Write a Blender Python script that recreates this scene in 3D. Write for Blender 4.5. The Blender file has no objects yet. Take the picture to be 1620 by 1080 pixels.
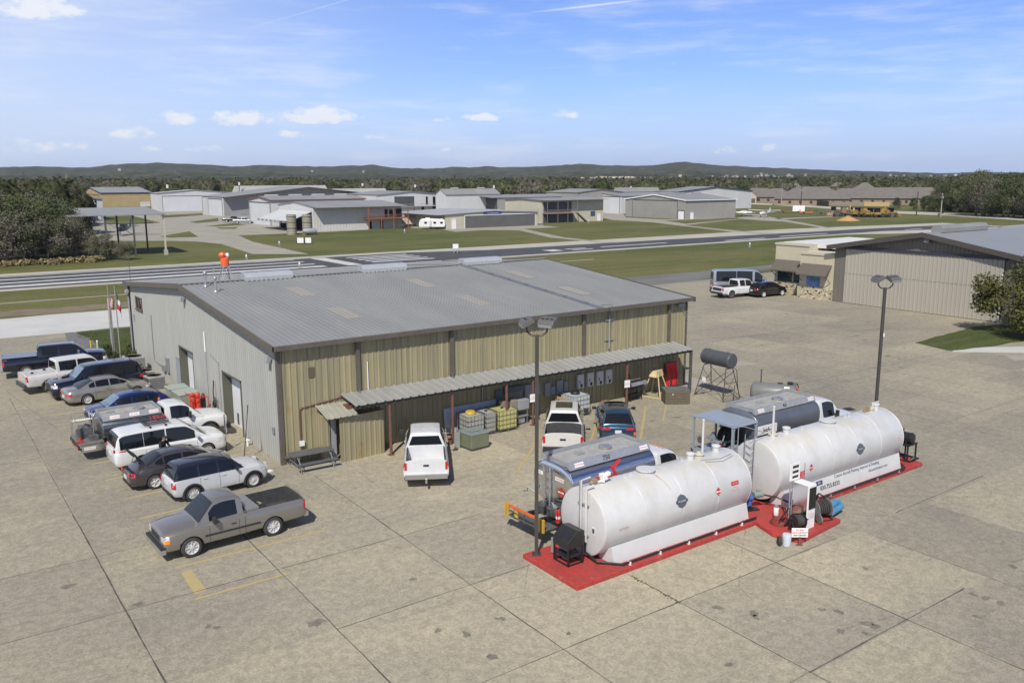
import bpy, bmesh, math, random
import numpy as np
from mathutils import Vector, Matrix, Euler
R_=math.radians; PI=math.pi; C=bpy.context.scene; COL=C.collection
# ---------------- camera ----------------
F_,CX,CY=1355.36,810.,540.; PITCH,YAW,ROLL=.1879127,.6190123,.0032130
CAM=np.array([-13.55,-37.62,13.2])
FW=np.array([math.sin(YAW)*math.cos(PITCH),math.cos(YAW)*math.cos(PITCH),-math.sin(PITCH)])
_r=np.array([math.cos(YAW),-math.sin(YAW),0.]); _d=np.cross(FW,_r)
RT=math.cos(ROLL)*_r+math.sin(ROLL)*_d; DN=-math.sin(ROLL)*_r+math.cos(ROLL)*_d
def G(x,y,h=0.):
    v=FW*F_+RT*(x-CX)+DN*(y-CY); t=(h-CAM[2])/v[2]; p=CAM+t*v; return (p[0],p[1])
cd=bpy.data.cameras.new('camera'); cam=bpy.data.objects.new('camera',cd); COL.objects.link(cam); C.camera=cam
cd.sensor_width=36; cd.lens=F_/1620*36; cd.clip_end=20000; cd.clip_start=.1
M3=Matrix([[RT[i],-DN[i],-FW[i]] for i in range(3)]); cam.matrix_world=Matrix.Translation(CAM)@M3.to_4x4()
# ---------------- light ----------------
EL,AZ=47.5,224.   # sun elevation; azimuth of the direction towards the sun, degrees anticlockwise from +X
C.view_settings.view_transform='Standard'; C.view_settings.look='None'; C.view_settings.exposure=.0; C.view_settings.gamma=1
sd=bpy.data.lights.new('sun','SUN'); so=bpy.data.objects.new('sun',sd); COL.objects.link(so)
sd.energy=4.6; sd.angle=R_(.55); sd.color=(1,.945,.86)
sv=Vector((math.cos(R_(AZ))*math.cos(R_(EL)),math.sin(R_(AZ))*math.cos(R_(EL)),math.sin(R_(EL))))
so.rotation_euler=sv.to_track_quat('Z','Y').to_euler(); so.location=(0,0,60)
W=bpy.data.worlds.new('World'); C.world=W; W.use_nodes=True
def world():
    nt=W.node_tree; N=nt.nodes; Lk=nt.links; N.clear()
    out=N.new('ShaderNodeOutputWorld'); bg=N.new('ShaderNodeBackground'); sky=N.new('ShaderNodeTexSky')
    sky.sky_type='NISHITA'; sky.sun_disc=False; sky.sun_elevation=R_(EL); sky.sun_rotation=R_(90-AZ)
    sky.altitude=400; sky.air_density=1.; sky.dust_density=.3; sky.ozone_density=2.2
    bg.inputs[1].default_value=.08; Lk.new(bg.outputs[0],out.inputs[0])
    tc=N.new('ShaderNodeTexCoord')
    def math_(op,a,b=None,c=None):
        n=N.new('ShaderNodeMath'); n.operation=op
        for i,v in enumerate((a,b,c)):
            if v is None: continue
            if isinstance(v,(int,float)): n.inputs[i].default_value=v
            else: Lk.new(v,n.inputs[i])
        return n.outputs[0]
    sp=N.new('ShaderNodeSeparateXYZ'); Lk.new(tc.outputs['Generated'],sp.inputs[0]); x,y,z=sp.outputs
    az=math_('ARCTAN2',x,y); el=math_('ARCSINE',z)   # azimuth from +Y clockwise, elevation
    azd=math_('MULTIPLY',az,57.2958); eld=math_('MULTIPLY',el,57.2958)
    def noise(sc,det,rough,sx=1,sy=1):
        cb=N.new('ShaderNodeCombineXYZ'); Lk.new(math_('MULTIPLY',azd,sx),cb.inputs[0]); Lk.new(math_('MULTIPLY',eld,sy),cb.inputs[1])
        n=N.new('ShaderNodeTexNoise'); n.inputs['Scale'].default_value=sc; n.inputs['Detail'].default_value=det; n.inputs['Roughness'].default_value=rough
        Lk.new(cb.outputs[0],n.inputs[0]); return n.outputs[0]
    nz=noise(.75,7,.62,1,1.6)
    tot=None
    for ca,ce,ra,re,am in CLOUDS:
        dx=math_('DIVIDE',math_('SUBTRACT',azd,ca),ra); dy0=math_('SUBTRACT',eld,ce)
        # flat bottoms: the lower half falls off faster
        dy=math_('DIVIDE',dy0,re); dyb=math_('MULTIPLY',math_('MINIMUM',dy,0.),.7); dy=math_('ADD',dy,dyb)
        d=math_('SUBTRACT',1.,math_('ADD',math_('MULTIPLY',dx,dx),math_('MULTIPLY',dy,dy)))
        d=math_('MULTIPLY',math_('MAXIMUM',d,-.6),am)
        tot=d if tot is None else math_('MAXIMUM',tot,d)
    v=math_('ADD',math_('MULTIPLY',math_('SUBTRACT',nz,.5),3.6),tot)
    mr=N.new('ShaderNodeMapRange'); mr.interpolation_type='SMOOTHSTEP'; Lk.new(v,mr.inputs[0])
    mr.inputs[1].default_value=.2; mr.inputs[2].default_value=1.25; mr.inputs[3].default_value=0; mr.inputs[4].default_value=.82
    cum=mr.outputs[0]
    # thin cirrus, stronger to the right and low down
    cz=noise(.16,8,.62,1,7.5); cz2=noise(.05,3,.5,1,2.2)
    c1=N.new('ShaderNodeMapRange'); c1.interpolation_type='SMOOTHSTEP'; Lk.new(math_('ADD',math_('MULTIPLY',cz,.55),math_('MULTIPLY',cz2,.6)),c1.inputs[0])
    c1.inputs[1].default_value=.52; c1.inputs[2].default_value=.80; c1.inputs[4].default_value=.42
    # two vapour trails as great-circle bands
    def trail(a0,e0,a1,e1,w,am):
        sl=(e1-e0)/(a1-a0)
        d=math_('ABSOLUTE',math_('SUBTRACT',eld,math_('ADD',math_('MULTIPLY',math_('SUBTRACT',azd,a0),sl),e0)))
        k=math_('MAXIMUM',math_('SUBTRACT',1.,math_('DIVIDE',d,w)),0.)
        t=math_('DIVIDE',math_('SUBTRACT',azd,(a0+a1)/2),(a1-a0)/2); k2=math_('MAXIMUM',math_('SUBTRACT',1.,math_('MULTIPLY',t,t)),0.)
        return math_('MULTIPLY',math_('MULTIPLY',k,k2),am)
    trs=math_('ADD',trail(36.5,10.2,44.5,10.9,.09,.55),trail(18,8.6,33,13.2,.07,.22))
    low=N.new('ShaderNodeMapRange'); Lk.new(eld,low.inputs[0]); low.inputs[1].default_value=6; low.inputs[2].default_value=.5; low.inputs[3].default_value=0; low.inputs[4].default_value=.85
    a=math_('MINIMUM',math_('ADD',math_('MAXIMUM',cum,c1.outputs[0]),trs),.95)
    m0=N.new('ShaderNodeMixRGB'); Lk.new(low.outputs[0],m0.inputs[0]); 
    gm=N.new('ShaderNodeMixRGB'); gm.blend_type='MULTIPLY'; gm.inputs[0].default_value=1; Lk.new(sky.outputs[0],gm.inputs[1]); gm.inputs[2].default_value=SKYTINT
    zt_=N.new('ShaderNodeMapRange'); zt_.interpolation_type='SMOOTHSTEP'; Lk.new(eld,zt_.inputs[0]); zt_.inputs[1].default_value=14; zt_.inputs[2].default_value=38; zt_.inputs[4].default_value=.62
    zm=N.new('ShaderNodeMixRGB'); Lk.new(zt_.outputs[0],zm.inputs[0]); Lk.new(gm.outputs[0],zm.inputs[1]); zm.inputs[2].default_value=(.35,.55,1.1,1)  # higher sky, out of view, darkened to weaken its fill light
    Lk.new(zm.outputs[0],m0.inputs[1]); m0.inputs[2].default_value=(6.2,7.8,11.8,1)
    ve=N.new('ShaderNodeMapRange'); ve.interpolation_type='SMOOTHSTEP'; Lk.new(azd,ve.inputs[0]); ve.inputs[1].default_value=38; ve.inputs[2].default_value=0; ve.inputs[4].default_value=.62
    vf=math_('MULTIPLY',math_('MULTIPLY',ve.outputs[0],math_('SUBTRACT',1.,math_('MULTIPLY',zt_.outputs[0],1.5))),math_('ADD',.55,math_('MULTIPLY',cz2,.9)))
    m1=N.new('ShaderNodeMixRGB'); Lk.new(vf,m1.inputs[0]); Lk.new(m0.outputs[0],m1.inputs[1]); m1.inputs[2].default_value=(9.4,10.5,12.6,1); m0=m1
    mx=N.new('ShaderNodeMixRGB'); Lk.new(a,mx.inputs[0]); Lk.new(m0.outputs[0],mx.inputs[1]); mx.inputs[2].default_value=(11.6,11.8,12.3,1)
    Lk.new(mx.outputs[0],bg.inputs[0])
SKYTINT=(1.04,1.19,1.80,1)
def pxdir(x,y):
    v=FW*F_+RT*(x-CX)+DN*(y-CY); v=v/np.linalg.norm(v); return math.degrees(math.atan2(v[0],v[1])),math.degrees(math.asin(v[2]))
CLOUDS=[]
for x,y,w,h,am in [(275,190,38,15,1.),(375,190,55,17,1.05),(505,185,60,22,1.25),(465,214,28,9,.9),(215,215,36,14,.8),(320,236,40,8,.75),(762,188,36,9,.95),(700,190,18,8,.6),(705,237,26,6,.7),
                   (60,15,85,32,1.25),(240,235,22,9,.7),(895,184,26,12,.65),(980,233,24,7,.65),(1145,238,34,9,.6),(1220,236,40,8,.55),(1285,208,18,10,.45),(590,217,26,7,.55),(60,235,90,14,.5)]:
    a0,e0=pxdir(x,y); a1,_=pxdir(x+w,y); _,e1=pxdir(x,y-h); CLOUDS.append((a0,e0,abs(a1-a0)*1.15,abs(e1-e0)*1.2,am*1.12))
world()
# ---------------- materials ----------------
MATS={}
def mat(name,col=(.5,.5,.5),rough=.6,metal=0.,coat=0.,var=.0,vs=3.,stretch=None,col2=None,bump=0.,bs=40.,emit=None,spec=None,alpha=None,ov=0.):
    """principled material; var: brightness variation, col2: second colour mixed by noise of scale vs; ov: per-object hue/brightness variation"""
    if name in MATS: return MATS[name]
    m=bpy.data.materials.new(name); MATS[name]=m; m.use_nodes=True; nt=m.node_tree; N=nt.nodes; Lk=nt.links; b=N['Principled BSDF']
    b.inputs['Base Color'].default_value=(*col,1); b.inputs['Roughness'].default_value=rough; b.inputs['Metallic'].default_value=metal
    b.inputs['Coat Weight'].default_value=coat; b.inputs['Coat Roughness'].default_value=.06
    if spec is not None: b.inputs['Specular IOR Level'].default_value=spec
    if emit: b.inputs['Emission Color'].default_value=(*emit[:3],1); b.inputs['Emission Strength'].default_value=emit[3]
    if var or col2 or bump:
        tc=N.new('ShaderNodeTexCoord'); mp=N.new('ShaderNodeMapping'); Lk.new(tc.outputs['Object'],mp.inputs[0])
        if stretch: mp.inputs['Scale'].default_value=stretch
        n=N.new('ShaderNodeTexNoise'); n.inputs['Scale'].default_value=vs; n.inputs['Detail'].default_value=6; n.inputs['Roughness'].default_value=.62; Lk.new(mp.outputs[0],n.inputs[0])
        rp=N.new('ShaderNodeMapRange'); Lk.new(n.outputs[0],rp.inputs[0]); rp.inputs[1].default_value=.32; rp.inputs[2].default_value=.68
        mx=N.new('ShaderNodeMixRGB'); Lk.new(rp.outputs[0],mx.inputs[0])
        c2=col2 or tuple(min(1,c*(1+var)) for c in col); c1=col if col2 else tuple(c*(1-var) for c in col)
        mx.inputs[1].default_value=(*c1,1); mx.inputs[2].default_value=(*c2,1); src=mx.outputs[0]
        if ov:
            oi=N.new('ShaderNodeObjectInfo'); hs=N.new('ShaderNodeHueSaturation'); 
            r1=N.new('ShaderNodeMapRange'); Lk.new(oi.outputs['Random'],r1.inputs[0]); r1.inputs[3].default_value=1-ov; r1.inputs[4].default_value=1+ov; Lk.new(r1.outputs[0],hs.inputs['Value'])
            r2=N.new('ShaderNodeMapRange'); Lk.new(oi.outputs['Random'],r2.inputs[0]); r2.inputs[3].default_value=.5+ov*.09; r2.inputs[4].default_value=.5-ov*.09; Lk.new(r2.outputs[0],hs.inputs['Hue'])
            Lk.new(src,hs.inputs['Color']); src=hs.outputs[0]
        Lk.new(src,b.inputs['Base Color'])
        rr=N.new('ShaderNodeMapRange'); Lk.new(n.outputs[0],rr.inputs[0]); rr.inputs[3].default_value=max(.02,rough-.08); rr.inputs[4].default_value=min(1,rough+.08); Lk.new(rr.outputs[0],b.inputs['Roughness'])
        if bump:
            n2=N.new('ShaderNodeTexNoise'); n2.inputs['Scale'].default_value=bs; n2.inputs['Detail'].default_value=4; Lk.new(mp.outputs[0],n2.inputs[0])
            bp=N.new('ShaderNodeBump'); bp.inputs['Strength'].default_value=bump; bp.inputs['Distance'].default_value=.02; Lk.new(n2.outputs[0],bp.inputs['Height']); Lk.new(bp.outputs[0],b.inputs['Normal'])
    return m
# ---------------- mesh builder ----------------
class MB:
    def __init__(s): s.v=[]; s.f=[]; s.m=[]; s.cur=0; s.T=None
    def mi(s,i): s.cur=i; return s
    def xf(s,M): s.T=M; return s
    def add(s,vs,fs):
        o=len(s.v)
        if s.T is not None: vs=[tuple(s.T@Vector(v)) for v in vs]
        s.v+= [tuple(v) for v in vs]; s.f+=[tuple(i+o for i in f) for f in fs]; s.m+=[s.cur]*len(fs); return s
    def box(s,x0,x1,y0,y1,z0,z1):
        return s.add([(x0,y0,z0),(x1,y0,z0),(x1,y1,z0),(x0,y1,z0),(x0,y0,z1),(x1,y0,z1),(x1,y1,z1),(x0,y1,z1)],
            [(0,3,2,1),(4,5,6,7),(0,1,5,4),(1,2,6,5),(2,3,7,6),(3,0,4,7)])
    def cbox(s,c,d,rot=None):
        hx,hy,hz=d[0]/2,d[1]/2,d[2]/2; M=Matrix.Translation(c)@(Euler(rot).to_matrix().to_4x4() if rot else Matrix())
        vs=[M@Vector(p) for p in [(-hx,-hy,-hz),(hx,-hy,-hz),(hx,hy,-hz),(-hx,hy,-hz),(-hx,-hy,hz),(hx,-hy,hz),(hx,hy,hz),(-hx,hy,hz)]]
        return s.add(vs,[(0,3,2,1),(4,5,6,7),(0,1,5,4),(1,2,6,5),(2,3,7,6),(3,0,4,7)])
    def tube(s,p0,p1,r0,r1=None,n=10,cap=True):
        r1=r0 if r1 is None else r1; p0=Vector(p0); p1=Vector(p1); d=(p1-p0).normalized(); a=d.orthogonal().normalized(); b=d.cross(a)
        vs=[]; 
        for p,r in ((p0,r0),(p1,r1)):
            for i in range(n): t=2*PI*i/n; vs.append(p+(a*math.cos(t)+b*math.sin(t))*r)
        fs=[(i,(i+1)%n,n+(i+1)%n,n+i) for i in range(n)]
        if cap: fs+=[tuple(range(n-1,-1,-1)),tuple(range(n,2*n))]
        return s.add(vs,fs)
    def path(s,pts,r,n=6,closed=False):
        pts=[Vector(p) for p in pts]; k=len(pts); vs=[]; up=None
        for i,p in enumerate(pts):
            a=pts[i-1] if (i>0 or closed) else p; b=pts[(i+1)%k] if (i<k-1 or closed) else p; d=(b-a).normalized()
            if up is None: up=d.orthogonal().normalized()
            up=(up-d*up.dot(d)); up=up.normalized() if up.length>1e-6 else d.orthogonal().normalized(); w=d.cross(up)
            rr=r[i] if isinstance(r,(list,tuple)) else r
            for j in range(n): t=2*PI*j/n; vs.append(p+(up*math.cos(t)+w*math.sin(t))*rr)
        fs=[]
        for i in range(k if closed else k-1):
            for j in range(n): a=i*n+j; b=i*n+(j+1)%n; c=((i+1)%k)*n+(j+1)%n; d=((i+1)%k)*n+j; fs.append((a,b,c,d))
        if not closed: fs+=[tuple(range(n-1,-1,-1)),tuple(range((k-1)*n,k*n))]
        return s.add(vs,fs)
    def lathe(s,prof,org=(0,0,0),axis=(0,0,1),n=24,cap=True):
        """prof: (radius, height) pairs along axis"""
        ax=Vector(axis).normalized(); a=ax.orthogonal().normalized(); b=ax.cross(a); o=Vector(org); vs=[]; 
        for r,h in prof:
            for j in range(n): t=2*PI*j/n; vs.append(o+ax*h+(a*math.cos(t)+b*math.sin(t))*max(r,1e-4))
        fs=[]
        for i in range(len(prof)-1):
            for j in range(n): fs.append((i*n+j,i*n+(j+1)%n,(i+1)*n+(j+1)%n,(i+1)*n+j))
        if cap and prof[0][0]>1e-3: fs.append(tuple(range(n-1,-1,-1)))
        if cap and prof[-1][0]>1e-3: fs.append(tuple(range((len(prof)-1)*n,len(prof)*n)))
        return s.add(vs,fs)
    def prism(s,poly,z0,z1):
        n=len(poly); vs=[(x,y,z0) for x,y in poly]+[(x,y,z1) for x,y in poly]
        return s.add(vs,[tuple(range(n-1,-1,-1)),tuple(range(n,2*n))]+[(i,(i+1)%n,n+(i+1)%n,n+i) for i in range(n)])
    def prismv(s,poly,vec):
        """extrude a 3-D polygon by vec"""
        n=len(poly); vec=Vector(vec); vs=[Vector(p) for p in poly]; vs+=[p+vec for p in vs]
        return s.add(vs,[tuple(range(n-1,-1,-1)),tuple(range(n,2*n))]+[(i,(i+1)%n,n+(i+1)%n,n+i) for i in range(n)])
    def quad(s,a,b,c,d): return s.add([a,b,c,d],[(0,1,2,3)])
    def grid(s,rows,closed=False):
        nr=len(rows); nc=len(rows[0]); vs=[p for r in rows for p in r]; fs=[]
        for i in range(nr-1):
            for j in range(nc-1+(1 if closed else 0)): fs.append((i*nc+j,i*nc+(j+1)%nc,(i+1)*nc+(j+1)%nc,(i+1)*nc+j))
        return s.add(vs,fs)
    def mesh(s,name,mats,smooth=None):
        me=bpy.data.meshes.new(name); me.from_pydata(s.v,[],s.f); 
        mats=mats if isinstance(mats,(list,tuple)) else [mats]
        for m in mats: me.materials.append(m)
        if len(mats)>1: me.polygons.foreach_set('material_index',s.m)
        bm=bmesh.new(); bm.from_mesh(me); bmesh.ops.recalc_face_normals(bm,faces=bm.faces); bm.to_mesh(me); bm.free()
        if smooth is not None:
            me.polygons.foreach_set('use_smooth',[True]*len(me.polygons)); me.set_sharp_from_angle(angle=R_(smooth))
        me.update(); return me
    def build(s,name,mats,parent=None,smooth=None,loc=None,rot=None,bevel=None):
        o=bpy.data.objects.new(name,s.mesh(name,mats,smooth)); COL.objects.link(o)
        if parent: o.parent=parent
        if loc: o.location=loc
        if rot: o.rotation_euler=rot
        if bevel:
            b=o.modifiers.new('bevel','BEVEL'); b.width=bevel; b.segments=2; b.limit_method='ANGLE'; b.angle_limit=R_(40)
        return o
def tag(o,label=None,cat=None,group=None,kind=None):
    if label: o['label']=label
    if cat: o['category']=cat
    if group: o['group']=group
    if kind: o['kind']=kind
    return o
def thing(name,label,cat,loc=(0,0,0),rz=0.,group=None):
    o=bpy.data.objects.new(name,None); COL.objects.link(o); o.location=loc; o.rotation_euler=(0,0,rz); o.empty_display_size=.3
    return tag(o,label,cat,group)
def kids(o): return [c for c in bpy.data.objects if c.parent==o]
KID={}
def copytree(o,loc=None,rz=None,label=None,parent=None,scale=None,matmap=None):
    c=o.copy(); COL.objects.link(c)
    if parent is not None: c.parent=parent
    if loc is not None: c.location=loc
    if rz is not None: c.rotation_euler=(0,0,rz)
    if scale is not None: c.scale=scale if isinstance(scale,(tuple,list)) else (scale,)*3
    if label: c['label']=label
    ch=KID.get(o.name)
    if ch is None: ch=kids(o); KID[o.name]=ch
    for k in ch: copytree(k,parent=c)
    return c
FONT_CACHE={}
def text_mesh(string,size,ext=.002,bold=0.):
    cu=bpy.data.curves.new('txt','FONT'); cu.body=string; cu.size=size; cu.extrude=ext; cu.align_x='CENTER'; cu.align_y='CENTER'; cu.offset=bold; cu.resolution_u=2
    o=bpy.data.objects.new('txt',cu); COL.objects.link(o); dg=bpy.context.evaluated_depsgraph_get(); me=bpy.data.meshes.new_from_object(o.evaluated_get(dg))
    bpy.data.objects.remove(o); bpy.data.curves.remove(cu); return me
def text(name,string,size,m,parent,fn,ext=.002,bold=0.,stretch=1.):
    """fn maps (u,v,w) of the flat lettering to a point of the thing"""
    me=text_mesh(string,size,ext,bold); me.materials.clear(); me.materials.append(m)
    for v in me.vertices: v.co=fn(v.co.x*stretch,v.co.y,v.co.z)
    me.name=name; o=bpy.data.objects.new(name,me); COL.objects.link(o); o.parent=parent; return o
def plane_fn(c,ux,uy):
    c=Vector(c); ux=Vector(ux).normalized(); uy=Vector(uy).normalized(); n=ux.cross(uy)
    return lambda u,v,w: c+ux*u+uy*v+n*w
HAZE=7e-5
random.seed(7); rng=np.random.default_rng(5)
# shared materials
WHITE=mat('white_paint',(.78,.78,.76),.35,var=.06,vs=2); WHITE_GLOSS=mat('white_steel_paint',(.74,.74,.72),.35,var=.07,vs=1.2,coat=.15)
BLACKM=mat('black_paint',(.018,.018,.02),.45); RUBBER=mat('rubber',(.045,.043,.040),.85,var=.3,vs=8); CHROME=mat('chrome',(.55,.55,.55),.28,.85)
STEEL=mat('galvanised_steel',(.42,.43,.44),.45,.6,var=.15,vs=6); DGREY=mat('dark_grey_paint',(.09,.092,.095),.5,var=.2,vs=5)
GLASS=mat('tinted_glass',(.010,.012,.015),.05,0,spec=.45); REDP=mat('red_paint',(.5,.03,.03),.5,var=.15,vs=2); YELLOW=mat('yellow_paint',(.50,.34,.05),.6,var=.15,vs=4)
ORANGE=mat('orange_paint',(.60,.13,.03),.6,var=.12,vs=4); BROWNRUST=mat('rusty_steel',(.185,.080,.055),.8,col2=(.12,.055,.04),vs=9); GREYP=mat('grey_paint',(.27,.28,.29),.5,var=.12,vs=4)
ALU=mat('polished_aluminium',(.72,.73,.75),.16,1.,var=.05,vs=3); WOOD=mat('weathered_wood',(.30,.24,.16),.85,col2=(.16,.12,.08),vs=3,stretch=(1,1,8)); INKR=mat('red_ink',(.55,.02,.03),.5); INKB=mat('black_ink',(.02,.02,.02),.5); INKN=mat('navy_ink',(.03,.04,.14),.5)
# ---------------- ground ----------------
def node_mat(name):
    m=bpy.data.materials.new(name); m.use_nodes=True; MATS[name]=m; return m,m.node_tree.nodes,m.node_tree.links,m.node_tree.nodes['Principled BSDF']
def nnoise(N,Lk,vec,sc,det=6,ro=.6,dist=0.):
    n=N.new('ShaderNodeTexNoise'); n.inputs['Scale'].default_value=sc; n.inputs['Detail'].default_value=det; n.inputs['Roughness'].default_value=ro; n.inputs['Distortion'].default_value=dist; Lk.new(vec,n.inputs[0]); return n.outputs[0]
def nmap(N,Lk,src,sc,rot=0.,loc=(0,0,0)):
    n=N.new('ShaderNodeMapping'); n.inputs['Scale'].default_value=sc; n.inputs['Rotation'].default_value=(0,0,rot); n.inputs['Location'].default_value=loc; Lk.new(src,n.inputs[0]); return n.outputs[0]
def nramp(N,Lk,src,a,b,c=0.,d=1.):
    n=N.new('ShaderNodeMapRange'); n.interpolation_type='SMOOTHSTEP'; Lk.new(src,n.inputs[0])
    for i,v in zip((1,2,3,4),(a,b,c,d)): n.inputs[i].default_value=v
    return n.outputs[0]
def nmix(N,Lk,fac,a,b,mode='MIX'):
    n=N.new('ShaderNodeMixRGB'); n.blend_type=mode
    for i,v in enumerate((fac,a,b)):
        if isinstance(v,(int,float)): n.inputs[i].default_value=v
        elif isinstance(v,tuple): n.inputs[i].default_value=(*v,1)
        else: Lk.new(v,n.inputs[i])
    return n.outputs[0]
def nmath(N,Lk,op,a,b=0.):
    n=N.new('ShaderNodeMath'); n.operation=op
    for i,v in enumerate((a,b)):
        if isinstance(v,(int,float)): n.inputs[i].default_value=v
        else: Lk.new(v,n.inputs[i])
    return n.outputs[0]
def concrete_mat():
    m,N,Lk,b=node_mat('stained_concrete'); tc=N.new('ShaderNodeTexCoord').outputs['Object']
    big=nnoise(N,Lk,nmap(N,Lk,tc,(.05,.09,.1),R_(20)),1.,5,.55,.3); mid=nnoise(N,Lk,nmap(N,Lk,tc,(.22,.35,.3),R_(12)),1.,7,.62,.5)
    c=nmix(N,Lk,nramp(N,Lk,big,.38,.62),CONC_A,CONC_B)
    c=nmix(N,Lk,nramp(N,Lk,mid,.44,.72,0,.6),c,CONC_C)
    # slab to slab differences
    sp=N.new('ShaderNodeSeparateXYZ'); Lk.new(tc,sp.inputs[0]); cb=N.new('ShaderNodeCombineXYZ')
    for i,(o,w) in enumerate(((.6,4.8),(-5.7,4.85))): Lk.new(nmath(N,Lk,'FLOOR',nmath(N,Lk,'DIVIDE',nmath(N,Lk,'SUBTRACT',sp.outputs[i],o),w)),cb.inputs[i])
    wn=N.new('ShaderNodeTexWhiteNoise'); wn.noise_dimensions='2D'; Lk.new(cb.outputs[0],wn.inputs['Vector'])
    c=nmix(N,Lk,1.,c,nmix(N,Lk,wn.outputs['Value'],(.86,.86,.885),(1.08,1.07,1.045)),'MULTIPLY')
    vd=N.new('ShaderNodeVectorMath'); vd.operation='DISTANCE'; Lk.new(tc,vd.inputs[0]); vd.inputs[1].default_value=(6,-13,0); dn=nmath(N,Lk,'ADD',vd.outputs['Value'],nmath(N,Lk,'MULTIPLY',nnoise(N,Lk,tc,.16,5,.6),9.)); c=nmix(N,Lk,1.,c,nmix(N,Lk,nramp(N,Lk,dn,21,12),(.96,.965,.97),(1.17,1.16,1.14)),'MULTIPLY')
    # broom / tyre streaks running with the traffic
    st=nnoise(N,Lk,nmap(N,Lk,tc,(.12,2.2,1),R_(38)),1.,5,.6); c=nmix(N,Lk,nramp(N,Lk,st,.56,.76,0,.30),c,(.17,.16,.135))
    st2=nnoise(N,Lk,nmap(N,Lk,tc,(.16,1.2,1),R_(8),(5,9,0)),1.,6,.6,.6); c=nmix(N,Lk,nramp(N,Lk,st2,.58,.76,0,.40),c,(.40,.36,.28))
    # fine mottling, pitting and dark spots
    fi=nnoise(N,Lk,tc,3.2,10,.78,.6); c=nmix(N,Lk,1.,c,nmix(N,Lk,nramp(N,Lk,fi,.38,.62),(.84,.84,.84),(1.12,1.12,1.12)),'MULTIPLY')
    fz=nnoise(N,Lk,tc,14.,4,.7); c=nmix(N,Lk,1.,c,nmix(N,Lk,nramp(N,Lk,fz,.32,.68),(.80,.80,.80),(1.12,1.12,1.12)),'MULTIPLY')
    bl=nnoise(N,Lk,tc,.55,4,.7,.6); c=nmix(N,Lk,nramp(N,Lk,bl,.60,.74,0,.22),c,(.13,.12,.10))
    vo=N.new('ShaderNodeTexVoronoi'); vo.inputs['Scale'].default_value=.42; Lk.new(tc,vo.inputs[0]); dd=nmath(N,Lk,'ADD',vo.outputs['Distance'],nmath(N,Lk,'MULTIPLY',nnoise(N,Lk,tc,5.,3,.6),.12))
    gate=nramp(N,Lk,nnoise(N,Lk,tc,.3,2,.5),.52,.58); c=nmix(N,Lk,nmath(N,Lk,'MULTIPLY',nramp(N,Lk,dd,.16,.11,0,.55),gate),c,(.07,.065,.055))
    wh=nnoise(N,Lk,nmap(N,Lk,tc,(1,1,1),.4,(50,20,0)),.9,8,.75,1.2); c=nmix(N,Lk,nramp(N,Lk,wh,.66,.76,0,.5),c,(.46,.44,.39))
    # faint cracks
    vc=N.new('ShaderNodeTexVoronoi'); vc.feature='DISTANCE_TO_EDGE'; vc.inputs['Scale'].default_value=.23; w2=nmix(N,Lk,.35,tc,N.new('ShaderNodeTexNoise').outputs['Color']); Lk.new(tc,vc.inputs[0])
    cr=nmath(N,Lk,'ADD',vc.outputs['Distance'],nmath(N,Lk,'MULTIPLY',nmath(N,Lk,'SUBTRACT',nnoise(N,Lk,tc,3.,6,.7),.5),.05))
    crm=nmath(N,Lk,'MULTIPLY',nramp(N,Lk,nmath(N,Lk,'ABSOLUTE',cr),.0035,.001,0,.45),nramp(N,Lk,nnoise(N,Lk,tc,.12,2,.5),.5,.56)); c=nmix(N,Lk,crm,c,(.09,.085,.075))
    Lk.new(c,b.inputs['Base Color']); b.inputs['Roughness'].default_value=.88; b.inputs['Specular IOR Level'].default_value=.3
    bp=N.new('ShaderNodeBump'); bp.inputs['Strength'].default_value=.25; bp.inputs['Distance'].default_value=.01; Lk.new(fz,bp.inputs['Height']); Lk.new(bp.outputs[0],b.inputs['Normal']); return m
CONC_A=(.352,.318,.236); CONC_B=(.300,.274,.214); CONC_C=(.408,.364,.258)
def grass_mat(name='mown_grass',a=(.088,.106,.032),b_=(.140,.136,.052),c_=(.195,.170,.086)):
    m,N,Lk,b=node_mat(name); tc=N.new('ShaderNodeTexCoord').outputs['Object']
    n1=nnoise(N,Lk,nmap(N,Lk,tc,(.02,.045,.03)),1.,6,.6,.4); n2=nnoise(N,Lk,nmap(N,Lk,tc,(.12,.3,.2)),1.,7,.68,.4); n3=nnoise(N,Lk,tc,3.,6,.75)
    c=nmix(N,Lk,nramp(N,Lk,n1,.36,.62),a,b_); c=nmix(N,Lk,nramp(N,Lk,n2,.50,.72,0,.75),c,c_)
    st=nnoise(N,Lk,nmap(N,Lk,tc,(.008,.9,1)),1.,3,.5); c=nmix(N,Lk,1.,c,nmix(N,Lk,nramp(N,Lk,st,.4,.6),(.90,.90,.90),(1.08,1.08,1.05)),'MULTIPLY')
    c=nmix(N,Lk,1.,c,nmix(N,Lk,nramp(N,Lk,n3,.3,.7),(.72,.74,.70),(1.22,1.2,1.15)),'MULTIPLY')
    Lk.new(c,b.inputs['Base Color']); b.inputs['Roughness'].default_value=.95; b.inputs['Specular IOR Level'].default_value=.15
    bp=N.new('ShaderNodeBump'); bp.inputs['Strength'].default_value=.5; bp.inputs['Distance'].default_value=.06; Lk.new(n3,bp.inputs['Height']); Lk.new(bp.outputs[0],b.inputs['Normal']); return m
CONC=concrete_mat(); GRASS=grass_mat(); GRASS2=grass_mat('green_grass',(.062,.082,.026),(.080,.097,.034),(.105,.108,.052))
ASPH=mat('asphalt',(.045,.046,.050),.9,col2=(.080,.080,.080),vs=.35,bump=.2,bs=8); ASPH2=mat('old_asphalt',(.12,.118,.112),.92,col2=(.19,.183,.165),vs=.25,stretch=(.3,1,1))
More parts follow.
